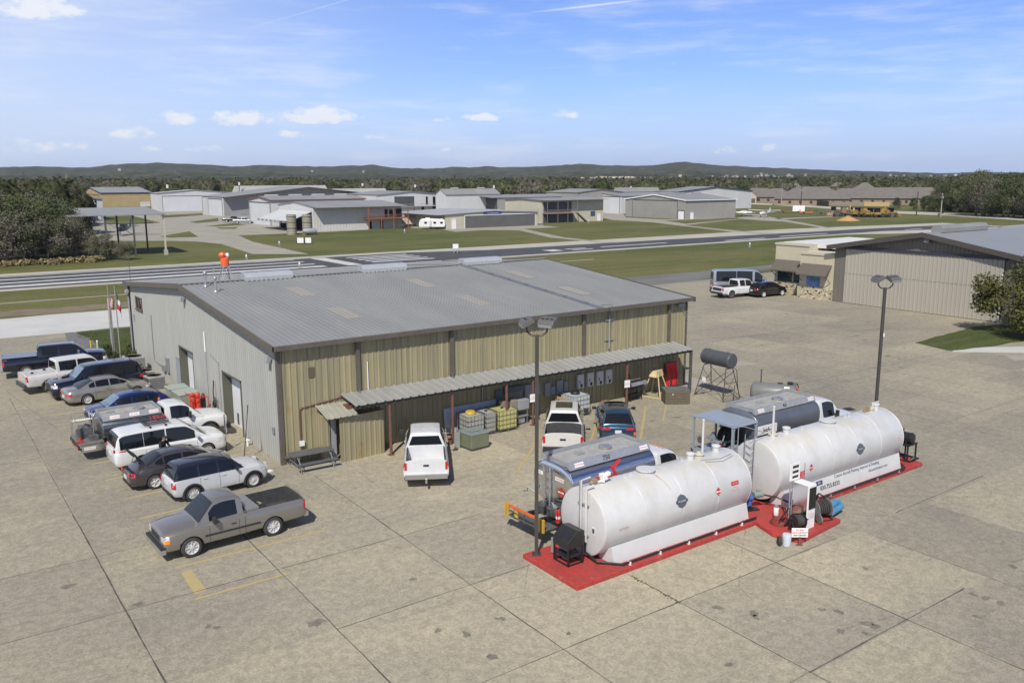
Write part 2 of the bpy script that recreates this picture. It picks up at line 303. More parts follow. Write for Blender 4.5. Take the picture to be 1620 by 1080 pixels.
NEWC=mat('new_concrete',(.46,.46,.43),.85,col2=(.53,.53,.50),vs=.25); PALEC=mat('pale_concrete',(.37,.35,.29),.9,col2=(.46,.43,.36),vs=.15,bump=.1); TANC=mat('dusty_concrete',(.27,.25,.205),.9,col2=(.36,.335,.27),vs=.18)
DIRT=mat('bare_dirt',(.22,.17,.11),.95,col2=(.14,.125,.075),vs=.5); GRAVEL=mat('dark_gravel',(.10,.10,.10),.95,col2=(.2,.2,.195),vs=4.)
YLINE=mat('worn_yellow_line',(.47,.35,.12),.85,col2=(.38,.32,.19),vs=3.5); WLINE=mat('white_marking',(.60,.60,.58),.8,col2=(.42,.42,.41),vs=.8)
JOINT=mat('joint_tar',(.045,.042,.038),.9,col2=(.14,.13,.11),vs=1.3)
def pxs(*p): return [G(x,y) for x,y in p]
def tri_ok(poly):
    a=sum(poly[i][0]*poly[(i+1)%len(poly)][1]-poly[(i+1)%len(poly)][0]*poly[i][1] for i in range(len(poly))); return poly if a>0 else poly[::-1]
def sheet(name,polys,m,z,kind='structure'):
    bm=bmesh.new()
    for p in polys:
        p=tri_ok(p); f=bm.faces.new([bm.verts.new((x,y,z)) for x,y in p]); 
    bm.normal_update(); bmesh.ops.triangulate(bm,faces=bm.faces)
    me=bpy.data.meshes.new(name); bm.to_mesh(me); bm.free(); me.materials.append(m); o=bpy.data.objects.new(name,me); COL.objects.link(o); return tag(o,kind=kind)
def rect(x0,x1,y0,y1): return [(x0,y0),(x1,y0),(x1,y1),(x0,y1)]
def wob(poly,amp,step,seed=0):
    """break the edges of an outline into small uneven steps"""
    r=random.Random(seed); out=[]; n=len(poly)
    for i in range(n):
        a=Vector((*poly[i],0)); b=Vector((*poly[(i+1)%n],0)); L=(b-a).length; k=max(1,min(60,int(L/step))); nn=Vector((-(b-a).y,(b-a).x,0)).normalized()
        for j in range(k):
            p=a.lerp(b,j/k); 
            if j: p=p+nn*r.uniform(-amp,amp)
            out.append((p.x,p.y))
    return out
sheet('ground',[rect(-2500,5200,-700,7000)],GRASS,0.)
sheet('apron',[[(-60,-60),(90,-60),(90,-8),(75,20),(72,31),(100,31),(90,40),(69,39.2),(30,39),(28,45.7),(-1.8,45.7),(-1.9,35.7),(-1.2,31.6),(-60,31.6)],[(-60,31.6),(-1.2,31.6),(-1.9,35.7),(-1.8,45.7),(-60,46.2)]],CONC,.004)
sheet('new_concrete_road',[wob([(-80,45.7),(40,45.7),(40,57.9),(-80,57.6)],.25,3,3)],NEWC,.010)
sheet('green_verge',[[(-1.7,45.4),(-1.9,35.7),(-1.0,31.0),(.0,30.6),(40,30.6),(40,45.4)]],GRASS2,.014)
sheet('gravel_strip',[[(-1.9,45.4),(-2.6,45.4),(-3.0,41),(-2.0,35.8),(-1.4,36),(-1.2,41)]],GRAVEL,.018)
sheet('bare_ground',[wob([(-90,58.2),(45,58.6),(45,62.),(2,63.2),(-90,62.)],.8,2.5,4)],DIRT,.006)
sheet('footpath',[[(-90,69.2),(80,70),(80,70.5),(-90,69.7)]],PALEC,.008)
sheet('old_asphalt_strip',[[(40,39),(69,39),(83.1,42.3),(110,42.5),(110,46.2),(78.7,46.7),(40,47.4)]],ASPH2,.010)
sheet('runway_shoulder',[[(-260,81.8),(144,81.4),(175,81.8),(189,76),(230,70),(236,95),(175,104),(-260,104)]],PALEC,.008)
sheet('turning_area',[pxs((1256,368),(1377,359.5),(1420,357),(1470,358.5),(1522,366.5),(1480,368),(1400,370),(1300,372))],PALEC,.011)
sheet('runway',[[(-260,84.2),(186,83.6),(205,79),(228,75),(229,88),(190,92),(120,95.5),(76,96.5),(62,100.6),(-260,101)]],ASPH,.014)
strp=[]
for y0,w in ((99.6,.7),(95.4,1.1),(90.9,1.2),(86.7,2.0)): strp.append(rect(-120,39.7,y0-w/2,y0+w/2))
strp+= [[(42.8,100.2),(45.3,99.9),(45.3,85.2),(43.,85.4)]]
for y0 in (97.6,95.2,92.8,90.2,87.9): strp.append(rect(48.2,59.8,y0-.55,y0+.55))
strp+=[rect(84,87,86.5,89.8),rect(89,94,86.3,87.2),rect(89,94,88.3,89.3),rect(98,116,88.4,89.4),rect(130,143,84.8,86),rect(150,168,86.2,87.2),rect(196,204,83,83.8)]
sheet('runway_marking',strp,WLINE,.020)
sheet('taxiway',[pxs((400,402),(489,402),(400,382.5),(377,372.5),(430,370.5),(497,368),(560,365),(635,360.5),(700,363),(721,367),(764,364),(804,364),(824,365),(873,376.5),(897,376.5),(828,362),(886,359.6),(860,357),(850,340),(700,331),(330,331),(240,331),(100,331),(150,373),(175,381),(260,381),(310,382),(350,386))],TANC,.008)
sheet('taxiway_east',[pxs((945,337),(985,337),(990,344),(1050,347.5),(1166,344),(1200,341.5),(1168,339),(1200,339),(1237,346.5),(1322,362),(1304,361),(1240,350.5),(1205,349),(1172,346.5),(1083,356.5),(1180,366.5),(1225,369),(1208,371),(1160,367),(1083,358),(1034,352),(967,348),(955,345)),pxs((1225,345.5),(1317,342.3),(1317,343.3),(1237,347.2)),pxs((873,376),(897,376),(960,383),(995,384.5),(960,385))],TANC,.010)
sheet('verge_patch',[pxs((165,342.5),(207,341),(255,352.5),(205,354.5),(165,354)),pxs((252,374),(300,366),(314,375),(267,376)),pxs((252,341),(320,337.5),(321,340.5),(262,344.5)),pxs((300,351),(345,345),(346,350),(312,353)),pxs((326,357.5),(370,353),(390,356),(345,358.5)),pxs((342,360),(378,359),(372,362),(350,362.5)),pxs((1052,349),(1166,344.5),(1172,346),(1085,354))],GRASS,.016)
sheet('road',[pxs((1150,316),(1189,321),(1240,322.5),(1312,327),(1420,334),(1495,337),(1620,344),(1750,351),(1750,357),(1620,349),(1495,341),(1400,337),(1290,328.5),(1230,325),(1150,322))],PALEC,.010)
sheet('corner_lawn',[wob(pxs((1447,542),(1502,555),(1560,549),(1640,536),(1660,520),(1590,513),(1540,517)),.12,1.,9)],GRASS2,.012)
sheet('pale_slab',[[(51.4,-4.7),(53.4,-4.0),(70,-14.5),(66.5,-17.5)]],NEWC,.009)
# joints of the slabs
jm=MB()
def jl(x0,y0,x1,y1,w=.022,seed=0,wig=.012):
    r=random.Random(seed); L=math.hypot(x1-x0,y1-y0); n=max(2,int(L/.8)); nx,ny=-(y1-y0)/L,(x1-x0)/L; rows=[]
    for i in range(n+1):
        t=i/n; o=r.uniform(-wig,wig); ww=w*r.uniform(.6,1.35); x=x0+(x1-x0)*t+nx*o; y=y0+(y1-y0)*t+ny*o; rows.append([(x+nx*ww/2,y+ny*ww/2,.008),(x-nx*ww/2,y-ny*ww/2,.008)])
    jm.grid(rows)
for a in [(-9.07,-.9,-9.03,-26,.035),(-4.17,-6.8,-4.16,-30,.03),(.63,-2.3,.6,-30,.028),(5.35,-17.9,5.3,-32,.024),(10.16,-17.9,10.1,-34,.03),(10.2,-10.5,10.2,-14.6,.018),(15.,-21,15,-34,.02),
    (-30,-5.75,-9.07,-5.73,.024),(-9.07,-5.72,-5.6,-5.7,.012),(-30,-10.5,.65,-10.5,.026),(.65,-10.5,4.3,-10.45,.026),(-30,-15.4,-9,-15.4,.018),(-4.16,-15.4,3.1,-15.3,.022),(.6,-20.22,13.6,-20.18,.03),(-4.16,-20.25,.6,-20.22,.02),(5.3,-25.03,13.55,-25.02,.034),(.6,-25.05,5.3,-25.03,.016),
    (17.8,-20.1,25,-20.0,.03),(16.8,-25,25,-26,.012),(-30,7.9,-9,7.9,.02),(-9.05,22,-9.07,-.9,.018),(-9.0,24,-7.6,12,.014),(26,-4.2,60,-4.6,.03),(31,14,58,3.5,.03),(27,9,62,9,.02),(26.9,-9,26.9,-1,.02),(31.7,-2,31.9,-18,.02),(36.6,8,36.6,-20,.02),(41.4,16,41.4,-20,.02),(30,-14.5,60,-14.5,.022),(46,20,46,-10,.02),(51,20,51,-1,.02),(27,20,60,20,.02),(20,-5.7,44,-5.7,.02),(-20,17.5,-8,17.5,.015)]:
    jl(*a[:4],w=a[4]*1.25,seed=int(abs(a[0]*13+a[1]*7)*10)%997)
for a in [(32,11.5,49,8),(49,8,61,1),(38,6,47,4.8),(15,-9.8,24,-7)]: jl(*a,w=.02,seed=3,wig=.18)
tag(jm.build('pavement_joints',JOINT),kind='structure')
sheet('pavement_patch',[rect(26.6,29.,-1.2,2.8),[(52,-9),(60,-12.5),(60.6,-11.2),(53,-7.9)],[(30,3),(36,1.2),(35.8,2.8)],rect(.7,2.4,-2.0,-.1)],mat('concrete_patch',(.30,.285,.24),.9,col2=(.36,.33,.27),vs=.8),.0065)
yl=[]
for y in (-8.3,): yl.append([(-7.,y-.06),(-1.5,y-.06),(-1.5,y+.06),(-7.,y+.06)])
yl+= [[(-7.1,-11.07),(-3.9,-11.05),(-3.9,-10.94),(-7.1,-10.95)],[(-7,-10.7),(-6.6,-10.6),(-6.6,-8.8),(-6.95,-8.8)],[(-7,-2.96),(-4.8,-2.86),(-4.8,-2.74),(-7,-2.84)],[(-7,-.36),(-5.2,-.26),(-5.2,-.14),(-7,-.24)],
  [(-7.,-5.56),(-1.5,-5.46),(-1.5,-5.34),(-7.,-5.44)],[(-7.2,2.6),(-.6,2.75),(-.6,2.87),(-7.2,2.72)],[(-7.3,5.4),(-6,5.4),(-6,5.52),(-7.3,5.52)],[(-8.2,22.3),(-5.7,22.1),(-5.7,22.24),(-8.2,22.44)],[(-7.8,19.2),(-5.,18.8),(-5.,18.95),(-7.8,19.34)],[(-7.9,16.2),(-5,16.0),(-5,16.12),(-7.9,16.32)],[(-7.7,13.8),(-5,13.6),(-5,13.7),(-7.7,13.9)],[(-7.5,9.5),(-5,9.4),(-5,9.5),(-7.5,9.6)]]
def ang(x0,y0,x1,y1,w): 
    L=math.hypot(x1-x0,y1-y0); nx,ny=-(y1-y0)/L*w/2,(x1-x0)/L*w/2; return [(x0+nx,y0+ny),(x0-nx,y0-ny),(x1-nx,y1-ny),(x1+nx,y1+ny)]
yl+=[ang(8.3,-7.3,12.2,-3.8,.13),ang(13.2,-6.6,17.6,-2.3,.13),ang(15.6,-7.7,21.2,-2.4,.13),ang(19.8,-5.2,24.5,-1.,.09)]
sheet('parking_line',yl,YLINE,.0075)
def blob(x,y,a,b,seed,rot=0.):
    r=random.Random(seed); out=[]
    for i in range(14):
        t=2*PI*i/14; k=r.uniform(.65,1.2); u,v=a*k*math.cos(t),b*k*math.sin(t); out.append((x+u*math.cos(rot)-v*math.sin(rot),y+u*math.sin(rot)+v*math.cos(rot)))
    return out
sts=[]
for i,(px,py,a) in enumerate([(107,927,.16),(693,997,.10),(738,1003,.12),(779,1039,.14),(652,916,.10),(1192,970,.13),(1196,976,.10),(1326,967,.14),(1372,986,.16),(1385,991,.14),(1330,998,.12),(1371,1002,.11),(1135,961,.13),(1560,945,.13),(1583,954,.12),(1370,899,.09),(1545,975,.1),(1300,964,.1),(1153,1051,.1),(900,1002,.08),(795,978,.08),(786,978,.07),(1071,660,.2),(1404,563,.22),(1355,531,.2),(1367,538,.2),(343,992,.10),(500,985,.2),(330,990,.1),(1540,940,.12)]):
    x,y=G(px,py); sts.append(blob(x,y,a*1.5,a,i,i*.7))
sheet('pavement_stain',sts,mat('oil_stain',(.13,.12,.095),.8,col2=(.235,.215,.17),vs=5),.0085)
rd=random.Random(5); sheet('red_paint_trace',[ang(*a,.09) for a in ((52.5,1.2,54.6,.6),(55.2,.4,57.6,-.5),(49.5,2.6,50.6,2.2))],mat('faded_red_paint',(.36,.20,.16),.85,col2=(.30,.25,.19),vs=4),.0087)
wd=[]
for i in range(46):
    if i<20: t=i/20; x,y=G(1001+72*t,912+40*t)
    elif i<30: x,y=G(1073+rd.uniform(-3,3),952+rd.uniform(-2,2))
    else: x,y=5.3+rd.uniform(-.05,.05),-18-rd.uniform(0,2)
    wd.append((x+rd.uniform(-.04,.04),y+rd.uniform(-.04,.04)))
mw=MB()
for x,y in wd:
    for k in range(3): a=rd.uniform(0,6.3); h=rd.uniform(.02,.06); mw.add([(x-.02,y,.006),(x+.02,y,.006),(x+.04*math.cos(a),y+.04*math.sin(a),h)],[(0,1,2)])
tag(mw.build('joint_weeds',GRASS2),'small green weeds growing along the joint in front of the red base','weeds',kind='stuff')
# ---------------- main hangar ----------------
def ribs(u0,u1,s,d,off=0.):
    """(u, depth) outline of a ribbed metal sheet; ribs keep one phase for the whole wall"""
    br=((0.,0.),(.70,0.),(.76,d),(.94,d),(1.,0.))
    def h(u):
        t=((u-off)/s)%1.
        for (a,ha),(b,hb) in zip(br,br[1:]):
            if a<=t<=b: return ha+(hb-ha)*(t-a)/(b-a)
        return 0.
    us={u0,u1}; k=math.floor((u0-off)/s)
    while off+k*s<u1:
        for a,_ in br[:-1]:
            u=off+(k+a)*s
            if u0+1e-3<u<u1-1e-3: us.add(u)
        k+=1
    return [(u,h(u)) for u in sorted(us)]
def ribwall(mb,p0,p1,z0,z1,s=.305,d=.035,nrm=None,splits=(),off=0.):
    """ribbed wall from p0 to p1 (x,y); z0/z1 numbers or functions of the distance along"""
    dx,dy=p1[0]-p0[0],p1[1]-p0[1]; L=math.hypot(dx,dy); dx/=L; dy/=L; n=nrm or (dy,-dx); prof=ribs(0,L,s,d,off)
    for sp in splits:
        if 0<sp<L: prof.append((sp,d*.5))
    prof=sorted(prof); f=lambda z,u: z(u) if callable(z) else z
    mb.grid([[(p0[0]+dx*u+n[0]*h,p0[1]+dy*u+n[1]*h,f(z0,u)),(p0[0]+dx*u+n[0]*h,p0[1]+dy*u+n[1]*h,f(z1,u))] for u,h in prof]); return mb
HB=(0,26.9,0,30.3); EV,RG=5.72,7.03; RY=15.15
TANWALL=mat('weathered_tan_sheet',(.155,.135,.088),.6,col2=(.36,.315,.185),vs=1.6,stretch=(3.2,3.2,.10)); 
def tanwall():
    m,N,Lk,b=node_mat('tan_sheet'); tc=N.new('ShaderNodeTexCoord').outputs['Object']
    a=nnoise(N,Lk,nmap(N,Lk,tc,(2.6,.2,.05)),1.,3,.5); c_=nnoise(N,Lk,nmap(N,Lk,tc,(9.,.2,.12)),1.,4,.6); d=nnoise(N,Lk,nmap(N,Lk,tc,(.5,.5,.6)),1.,5,.6)
    c=nmix(N,Lk,nramp(N,Lk,a,.30,.70),(.27,.24,.145),(.355,.312,.175)); c=nmix(N,Lk,nramp(N,Lk,c_,.50,.68,0,.7),c,(.165,.15,.10)); c=nmix(N,Lk,nramp(N,Lk,d,.4,.75,0,.35),c,(.24,.225,.17))
    ru=nnoise(N,Lk,nmap(N,Lk,tc,(1.2,1,.5),0,(3,1,2)),1.,6,.7); sp=N.new('ShaderNodeSeparateXYZ'); Lk.new(tc,sp.inputs[0])
    zr=nmath(N,Lk,'MULTIPLY',nramp(N,Lk,sp.outputs[2],4.1,3.0,0,1),nramp(N,Lk,ru,.54,.68,0,.6)); c=nmix(N,Lk,zr,c,(.26,.12,.045))
    Lk.new(c,b.inputs['Base Color']); b.inputs['Roughness'].default_value=.55; return m
TANS=tanwall()
LGREY=mat('light_grey_sheet',(.345,.35,.325),.5,col2=(.385,.39,.365),vs=1.2,stretch=(1,1,.15)); ROOFG=mat('galvalume_roof',(.222,.228,.218),.5,.08,col2=(.272,.276,.262),vs=.5,stretch=(1,.25,1))
TRIMB=mat('brown_trim',(.115,.10,.082),.5,var=.15,vs=2); SKYL=mat('yellowed_skylight',(.325,.29,.225),.5,col2=(.27,.265,.25),vs=5,stretch=(1,.3,1)); OLIVE=mat('olive_jamb',(.10,.10,.075),.6)
ROLLW=mat('white_roller_door',(.74,.75,.77),.4,var=.04); 
hg=thing('hangar','large metal hangar with weathered tan front wall, light grey gable wall and ribbed grey roof','hangar')
zg=lambda y: EV+(RG-EV)*(1-abs(y-RY)/RY)-.03
m=MB(); ribwall(m,(0,0),(26.9,0),0,EV-.02); m.build('front_wall',TANS,hg)
m=MB(); f=lambda a,b,z0: ribwall(m,(0,b),(0,a),z0,lambda u:zg(b-u),nrm=(-1,0),splits=[b-RY],off=b%.305)
f(0,5.45,0); f(5.45,8.5,2.95); f(8.5,14.15,0); f(14.15,17.2,3.0); f(17.2,18.15,2.15); f(18.15,26.5,0); f(26.5,28.4,4.95); f(28.4,30.3,0); 
ribwall(m,(0,28.4),(0,26.5),0,4.05,nrm=(-1,0),off=28.4%.305); m.build('gable_wall',LGREY,hg)
m=MB(); ribwall(m,(26.9,0),(26.9,30.3),0,lambda u:zg(u),nrm=(1,0),splits=[RY]); m.build('end_wall',TANS,hg)
m=MB(); ribwall(m,(26.9,30.3),(0,30.3),0,EV-.02,nrm=(0,1)); m.build('rear_wall',LGREY,hg)
zr_=lambda y: EV+(RG-EV)*(1-abs(y-RY)/RY)+.02
def roofpart(x0,x1,dz,name):
    m=MB(); pr=ribs(x0,x1,.305,.034); rows=[[(x,y,zr_(y)+h+dz) for y in (-.32,RY)] for x,h in pr]; m.grid(rows); rows=[[(x,y,zr_(y)+h+dz) for y in (RY,30.6)] for x,h in pr]; m.grid(rows); return m.build(name,ROOFG,hg)
rf=roofpart(-.32,19.35,0,'roof'); roofpart(19.45,27.2,-.01,'roof')
m=MB(); 
for y0,y1 in ((-.32,RY),(RY,30.6)):
    for x0,x1,t in ((19.2,19.6,.075),): m.add([(x0,y0,zr_(y0)+t),(x1,y0,zr_(y0)+t),(x1,y1,zr_(y1)+t),(x0,y1,zr_(y1)+t),(x0,y0,zr_(y0)),(x1,y0,zr_(y0)),(x1,y1,zr_(y1)),(x0,y1,zr_(y1))],[(0,1,2,3),(0,1,5,4),(1,2,6,5),(3,0,4,7)])
for i in range(8): m.cbox((19.4,1+i*2.,zr_(1+i*2.)+.1),(.16,.22,.06))
m.build('expansion_flashing',mat('flashing_grey',(.15,.155,.165),.5,var=.15,vs=2),hg)
m=MB(); m.box(-.32,27.2,RY-.22,RY+.22,RG+.06,RG+.10); m.build('ridge_cap',ROOFG,hg)
# trims
m=MB(); m.box(-.36,27.25,-.46,-.325,EV-.19,EV+.03); m.box(-.33,27.22,-.325,-.04,EV-.06,EV-.04); m.build('gutter',TRIMB,hg)
for xa,xb,nm in ((-.37,-.30,'rake_trim'),(27.18,27.26,'rake_trim')):
    m=MB()
    for y0,y1 in ((-.46,RY),(RY,30.75)):
        m.add([(x,y,zr_(y)+dz) for x in (xa,xb) for y,dz in ((y0,-.22),(y1,-.22),(y1,.075),(y0,.075))],[(0,1,2,3),(4,7,6,5),(0,4,5,1),(1,5,6,2),(2,6,7,3),(3,7,4,0)])
    x0_,x1_=(xb,-.04) if xa<0 else (26.94,xa)
    for y0,y1 in ((-.3,RY),(RY,30.6)): m.quad((x0_,y0,zr_(y0)-.07),(x1_,y0,zr_(y0)-.07),(x1_,y1,zr_(y1)-.07),(x0_,y1,zr_(y1)-.07))
    m.build(nm,TRIMB,hg)
m=MB(); m.box(-.07,.0,-.06,.13,0,EV-.05); m.box(0,.13,-.065,-.0,0,EV-.05); m.build('corner_trim',TRIMB,hg)
m=MB(); m.box(26.85,26.98,-.07,.1,0,EV-.05); m.build('corner_trim',TRIMB,hg); m=MB(); m.box(-.08,.05,30.2,30.4,0,EV-.05); m.build('corner_trim',TRIMB,hg)
for x in (3.97,9.31,18.29,25.3):
    m=MB(); m.box(x-.10,x+.10,-.17,-.045,3.1 if x<25 else 3.1,EV-.1); m.path([(x,-.11,3.15),(x,-.16,3.02),(x+.02,-.30,2.93)],.06,8); m.build('downspout',TRIMB,hg)
m=MB(); m.path([(-.16,30.1,EV-.2),(-.16,30.1,.1)],.06,8); m.build('downspout',GREYP,hg)
m=MB(); m.box(1.45,1.78,-.05,-.036,4.02,4.5); m.build('vent_panel',mat('vent_brown',(.12,.09,.06),.7),hg)
# roller doors and person door, set back in their openings
def gdoor(y0,y1,h,nm):
    m=MB(); n=int(h/.09)
    for i in range(n): m.box(.42,.445 if i%2 else .43,y0+.05,y1-.05,i*h/n,(i+1)*h/n-.012)
    m.box(.44,.46,y0,y1,0,h); d=m.build('roller_door',ROLLW,hg)
    q=MB(); q.box(.0,.44,y0-.06,y0,0,h+.05); q.box(.0,.44,y1,y1+.06,0,h+.05); q.box(0,.44,y0,y1,h,h+.06); q.box(-.05,.0,y0-.09,y0,0,h+.09); q.box(-.05,.0,y1,y1+.09,0,h+.09); q.box(-.05,.0,y0-.09,y1+.09,h+.0,h+.1); q.build('door_frame',OLIVE,hg); return d
d1=gdoor(5.52,8.43,2.92,'a'); m=MB(); m.box(.40,.42,7.5,7.75,.12,.75); m.build('cat_flap',DGREY,d1)
d2=gdoor(14.22,17.13,2.97,'b')
m=MB(); m.box(-.01,.03,17.28,18.08,0.03,2.1); pd=m.build('door',mat('grey_blue_door',(.30,.33,.38),.5,var=.08),hg); m=MB(); m.lathe([(.03,0),(.03,.06)],(-.07,17.38,1.0),(1,0,0),8); m.build('handle',STEEL,pd)
m=MB()
for y in (17.24,18.12): m.box(-.045,.0,y-.035,y+.035,0,2.18)
m.box(-.045,0,17.2,18.16,2.11,2.18); m.build('door_frame',GREYP,hg)
m=MB(); m.box(-.06,.02,26.5,26.58,4.05,4.95); m.box(-.06,.02,28.32,28.4,4.05,4.95); m.box(-.06,.02,27.41,27.49,4.05,4.95); m.box(-.061,.02,26.5,28.4,4.05,4.12); m.box(-.061,.02,26.5,28.4,4.88,4.95); wf=m.build('window',TRIMB,hg)
m=MB(); m.box(.0,.01,26.5,28.4,4.05,4.95); m.build('pane',GLASS,wf); m=MB(); m.box(-.12,.02,26.42,28.48,3.98,4.05); m.build('sill',TRIMB,wf)
def on_roof(px,py):
    lo,hi=0.,1.; z=EV
    for _ in range(30):
        x,y=G(px,py,z); z=zr_(y)+.03
    return x,y,z
# yellowed skylight panels
for a in ((473,461),(541,494.5),(667,447),(747,475),(825,434),(912,459)):
    x,y,z=on_roof(*a); k=round((x)/.305)*.305; m=MB(); pr=ribs(k-.45,k+.47,.305,.036); m.grid([[(u,yy,zr_(yy)+h+.008) for yy in (y-1.35,y+1.35)] for u,h in pr]); m.build('skylight',SKYL,hg)
# ridge ventilators
for a,b in ((386,462),(572,642),(733,792)):
    xa=G(a,440,RG+.1); y=RY
    def xat(px): # x on the ridge line seen at column px
        lo,hi=-5,60
        for _ in range(40):
            mid=(lo+hi)/2; w=np.array([mid,RY-.3,RG+.2])-CAM; u=CX+F_*(w@RT)/(w@FW)
            if u<px: lo=mid
            else: hi=mid
        return lo
    x0,x1=xat(a),xat(b); m=MB(); P_=[(-.50,RG+.02),(-.50,RG+.22),(-.30,RG+.46),(.30,RG+.46),(.50,RG+.22),(.50,RG+.02)]
    m.prismv([(x0,RY+p,z) for p,z in P_],(x1-x0,0,0)); 
    for i in range(int((x1-x0)/.3)): m.box(x0+.08+i*.3,x0+.2+i*.3,RY-.62,RY-.5,RG-.0,RG+.09)
    m.build('ridge_vent',mat('ridge_vent_grey',(.42,.44,.46),.4,.2,var=.06),hg)
for px,py,h in ((325.5,452.5,.72),(341.5,461,.72)):
    x,y,z=on_roof(px,py); m=MB(); m.tube((x,y,z-.05),(x,y,z+h),.06,n=12); m.lathe([(.10,0),(.12,.10),(.10,.16),(.02,.2)],(x,y,z+h-.03),n=12); m.lathe([(.16,-.02),(.09,.07)],(x,y,z),n=12); m.build('vent_pipe',STEEL,hg)
# floodlights under the eaves and conduits of the gable wall
def flood(x,y,z,nm='wall_light'):
    m=MB(); m.cbox((x-.16,y,z),(.22,.36,.26),(0,.35,0)); m.box(x-.06,x-.0,y-.05,y+.05,z-.1,z+.1); m.build(nm,GREYP,hg,bevel=.02)
flood(-.05,.72,4.95); flood(-.05,15.0,6.2); flood(-.1,30.0,5.1)
for pp_,r_2 in (([(-.06,11.3,.2),(-.06,11.3,3.6)],.022),([(-.06,8.95,.0),(-.06,8.95,3.35),(-.06,10.5,3.6)],.022),([(-.05,24.0,1.0),(-.05,24.0,4.1)],.03),([(-.06,24.0,.95),(-.07,22.8,.9),(-.07,20.8,.95),(-.07,20.6,1.2)],.02)): m=MB(); m.path(pp_,r_2,6); m.build('conduit',GREYP,hg)
m=MB(); m.path([(-.075,11.3,3.6),(-.075,11.3,4.75)],.045,8); m.build('vent_pipe',WHITE,hg)
for bb_ in ((-.14,-.03,20.0,20.5,.75,1.75),(-.2,-.03,20.9,21.4,.7,1.1),(-.10,-.03,.75,.95,1.35,1.65),(-.10,-.03,29.0,29.25,3.05,3.5)): m=MB(); m.box(*bb_); m.build('meter_box',STEEL,hg)
m=MB(); m.path([(x_,-.045,z_) for x_,z_ in ((.95,1.0),(.95,2.52),(1.02,2.6),(3.2,2.85))],.028,6); m.build('conduit',BROWNRUST,hg)
m=MB(); m.box(.84,1.06,-.16,-.04,.8,1.03); m.build('socket_box',WHITE,hg)
m=MB(); m.tube((4.5,-.06,2.95),(4.5,-.06,4.4),.025,n=8); m.build('vent_pipe',WHITE,hg)
m=MB(); m.path([(20.3,-.10,3.2),(20.3,-.10,5.5),(20.15,-.42,5.62),(19.6,-.35,5.80)],.05,8); m.box(19.95,20.65,-.09,-.045,3.7,3.76); m.box(19.95,20.65,-.09,-.045,4.9,4.96); m.build('conduit',GREYP,hg)
m=MB(); m.path([(20.3,-.2,5.3),(20.1,-.5,5.2),(19.9,-.48,5.6),(20.3,-.4,5.9),(19.5,-.2,5.9)],.012,5); m.build('cable',BLACKM,hg)
m=MB(); m.box(26.0,26.5,-.25,-.05,5.2,5.42); m.path([(26.4,-.1,5.2),(26.75,-.15,4.6),(26.8,-.1,4.4)],.02,5); m.build('wall_light',GREYP,hg)
# lean-to awning on rusty posts
AX0,AX1=3.0,25.75; aw=thing('awning','long low awning of grey ribbed sheets along the tan wall on rusty posts','awning',(3,0,2.9))
def bl(o): o.location=(-3,0,-2.9); return o
m=MB(); prA=ribs(AX0,AX1,.46,.045); m.grid([[(x,-.05,3.0+h),(x,-1.8,2.76+h)] for x,h in prA]); m.grid([[(x,-.05,2.985+h),(x,-1.8,2.745+h)] for x,h in prA]); bl(m.build('roof_sheet',mat('awning_sheet',(.40,.40,.38),.5,.25,col2=(.31,.31,.29),vs=.9,stretch=(1,.3,1)),aw))
m=MB(); m.box(AX0,AX1,-1.72,-1.62,2.60,2.74); m.box(AX0,AX1,-.9,-.82,2.72,2.84); bl(m.build('beam',mat('dark_steel',(.05,.045,.04),.7,var=.3),aw))
for x,y in ((4.85,-1.62),(8.4,-1.6),(11.75,-1.6),(13.5,-1.6),(20.4,-1.6)):
    m=MB(); m.tube((x,y,0),(x,y,2.62),.075,n=12); m.cbox((x,y,.01),(.3,.3,.02)); bl(m.build('post',BROWNRUST,aw,smooth=40))
m=MB(); m.box(25.62,25.76,-1.74,-1.6,0,2.68); bl(m.build('post',DGREY,aw))
m=MB(); m.box(2.95,4.3,-.9,-.45,2.42,2.6); bl(m.build('rusty_panel',BROWNRUST,aw))
# tan sheet screen with its small roof
sh=thing('shed','small tan sheet shed with a grey sloping roof against the wall','shed',(2.35,-1.3,0))
def sl(o): o.location=(-2.35,1.3,0); return o
m=MB(); ribwall(m,(2.35,-1.3),(4.75,-1.12),0,2.18,s=.28,d=.03); sl(m.build('front_panel',TANS,sh)); m=MB(); ribwall(m,(4.75,-1.12),(4.75,-.05),0,2.2,s=.28,d=.03,nrm=(1,0)); sl(m.build('side_panel',TANS,sh))
m=MB(); ribwall(m,(1.75,-.05),(1.75,-.75),0,2.3,s=.28,d=.03,nrm=(-1,0)); ribwall(m,(1.75,-.75),(2.1,-.75),0,2.3,s=.28,d=.03); sl(m.build('side_panel',TANS,sh))
m=MB(); pr=ribs(1.7,3.25,.3,.03); m.grid([[(x,-.05,2.62+h),(x,-1.5,2.26+h)] for x,h in pr]); m.grid([[(x,-.05,2.605+h),(x,-1.5,2.245+h)] for x,h in pr]); sl(m.build('roof_sheet',mat('shed_roof',(.42,.41,.34),.5,.15,col2=(.33,.32,.26),vs=2),sh))
m=MB(); m.box(2.1,2.35,-.9,-.86,0,2.2); sl(m.build('door',GREYP,sh))
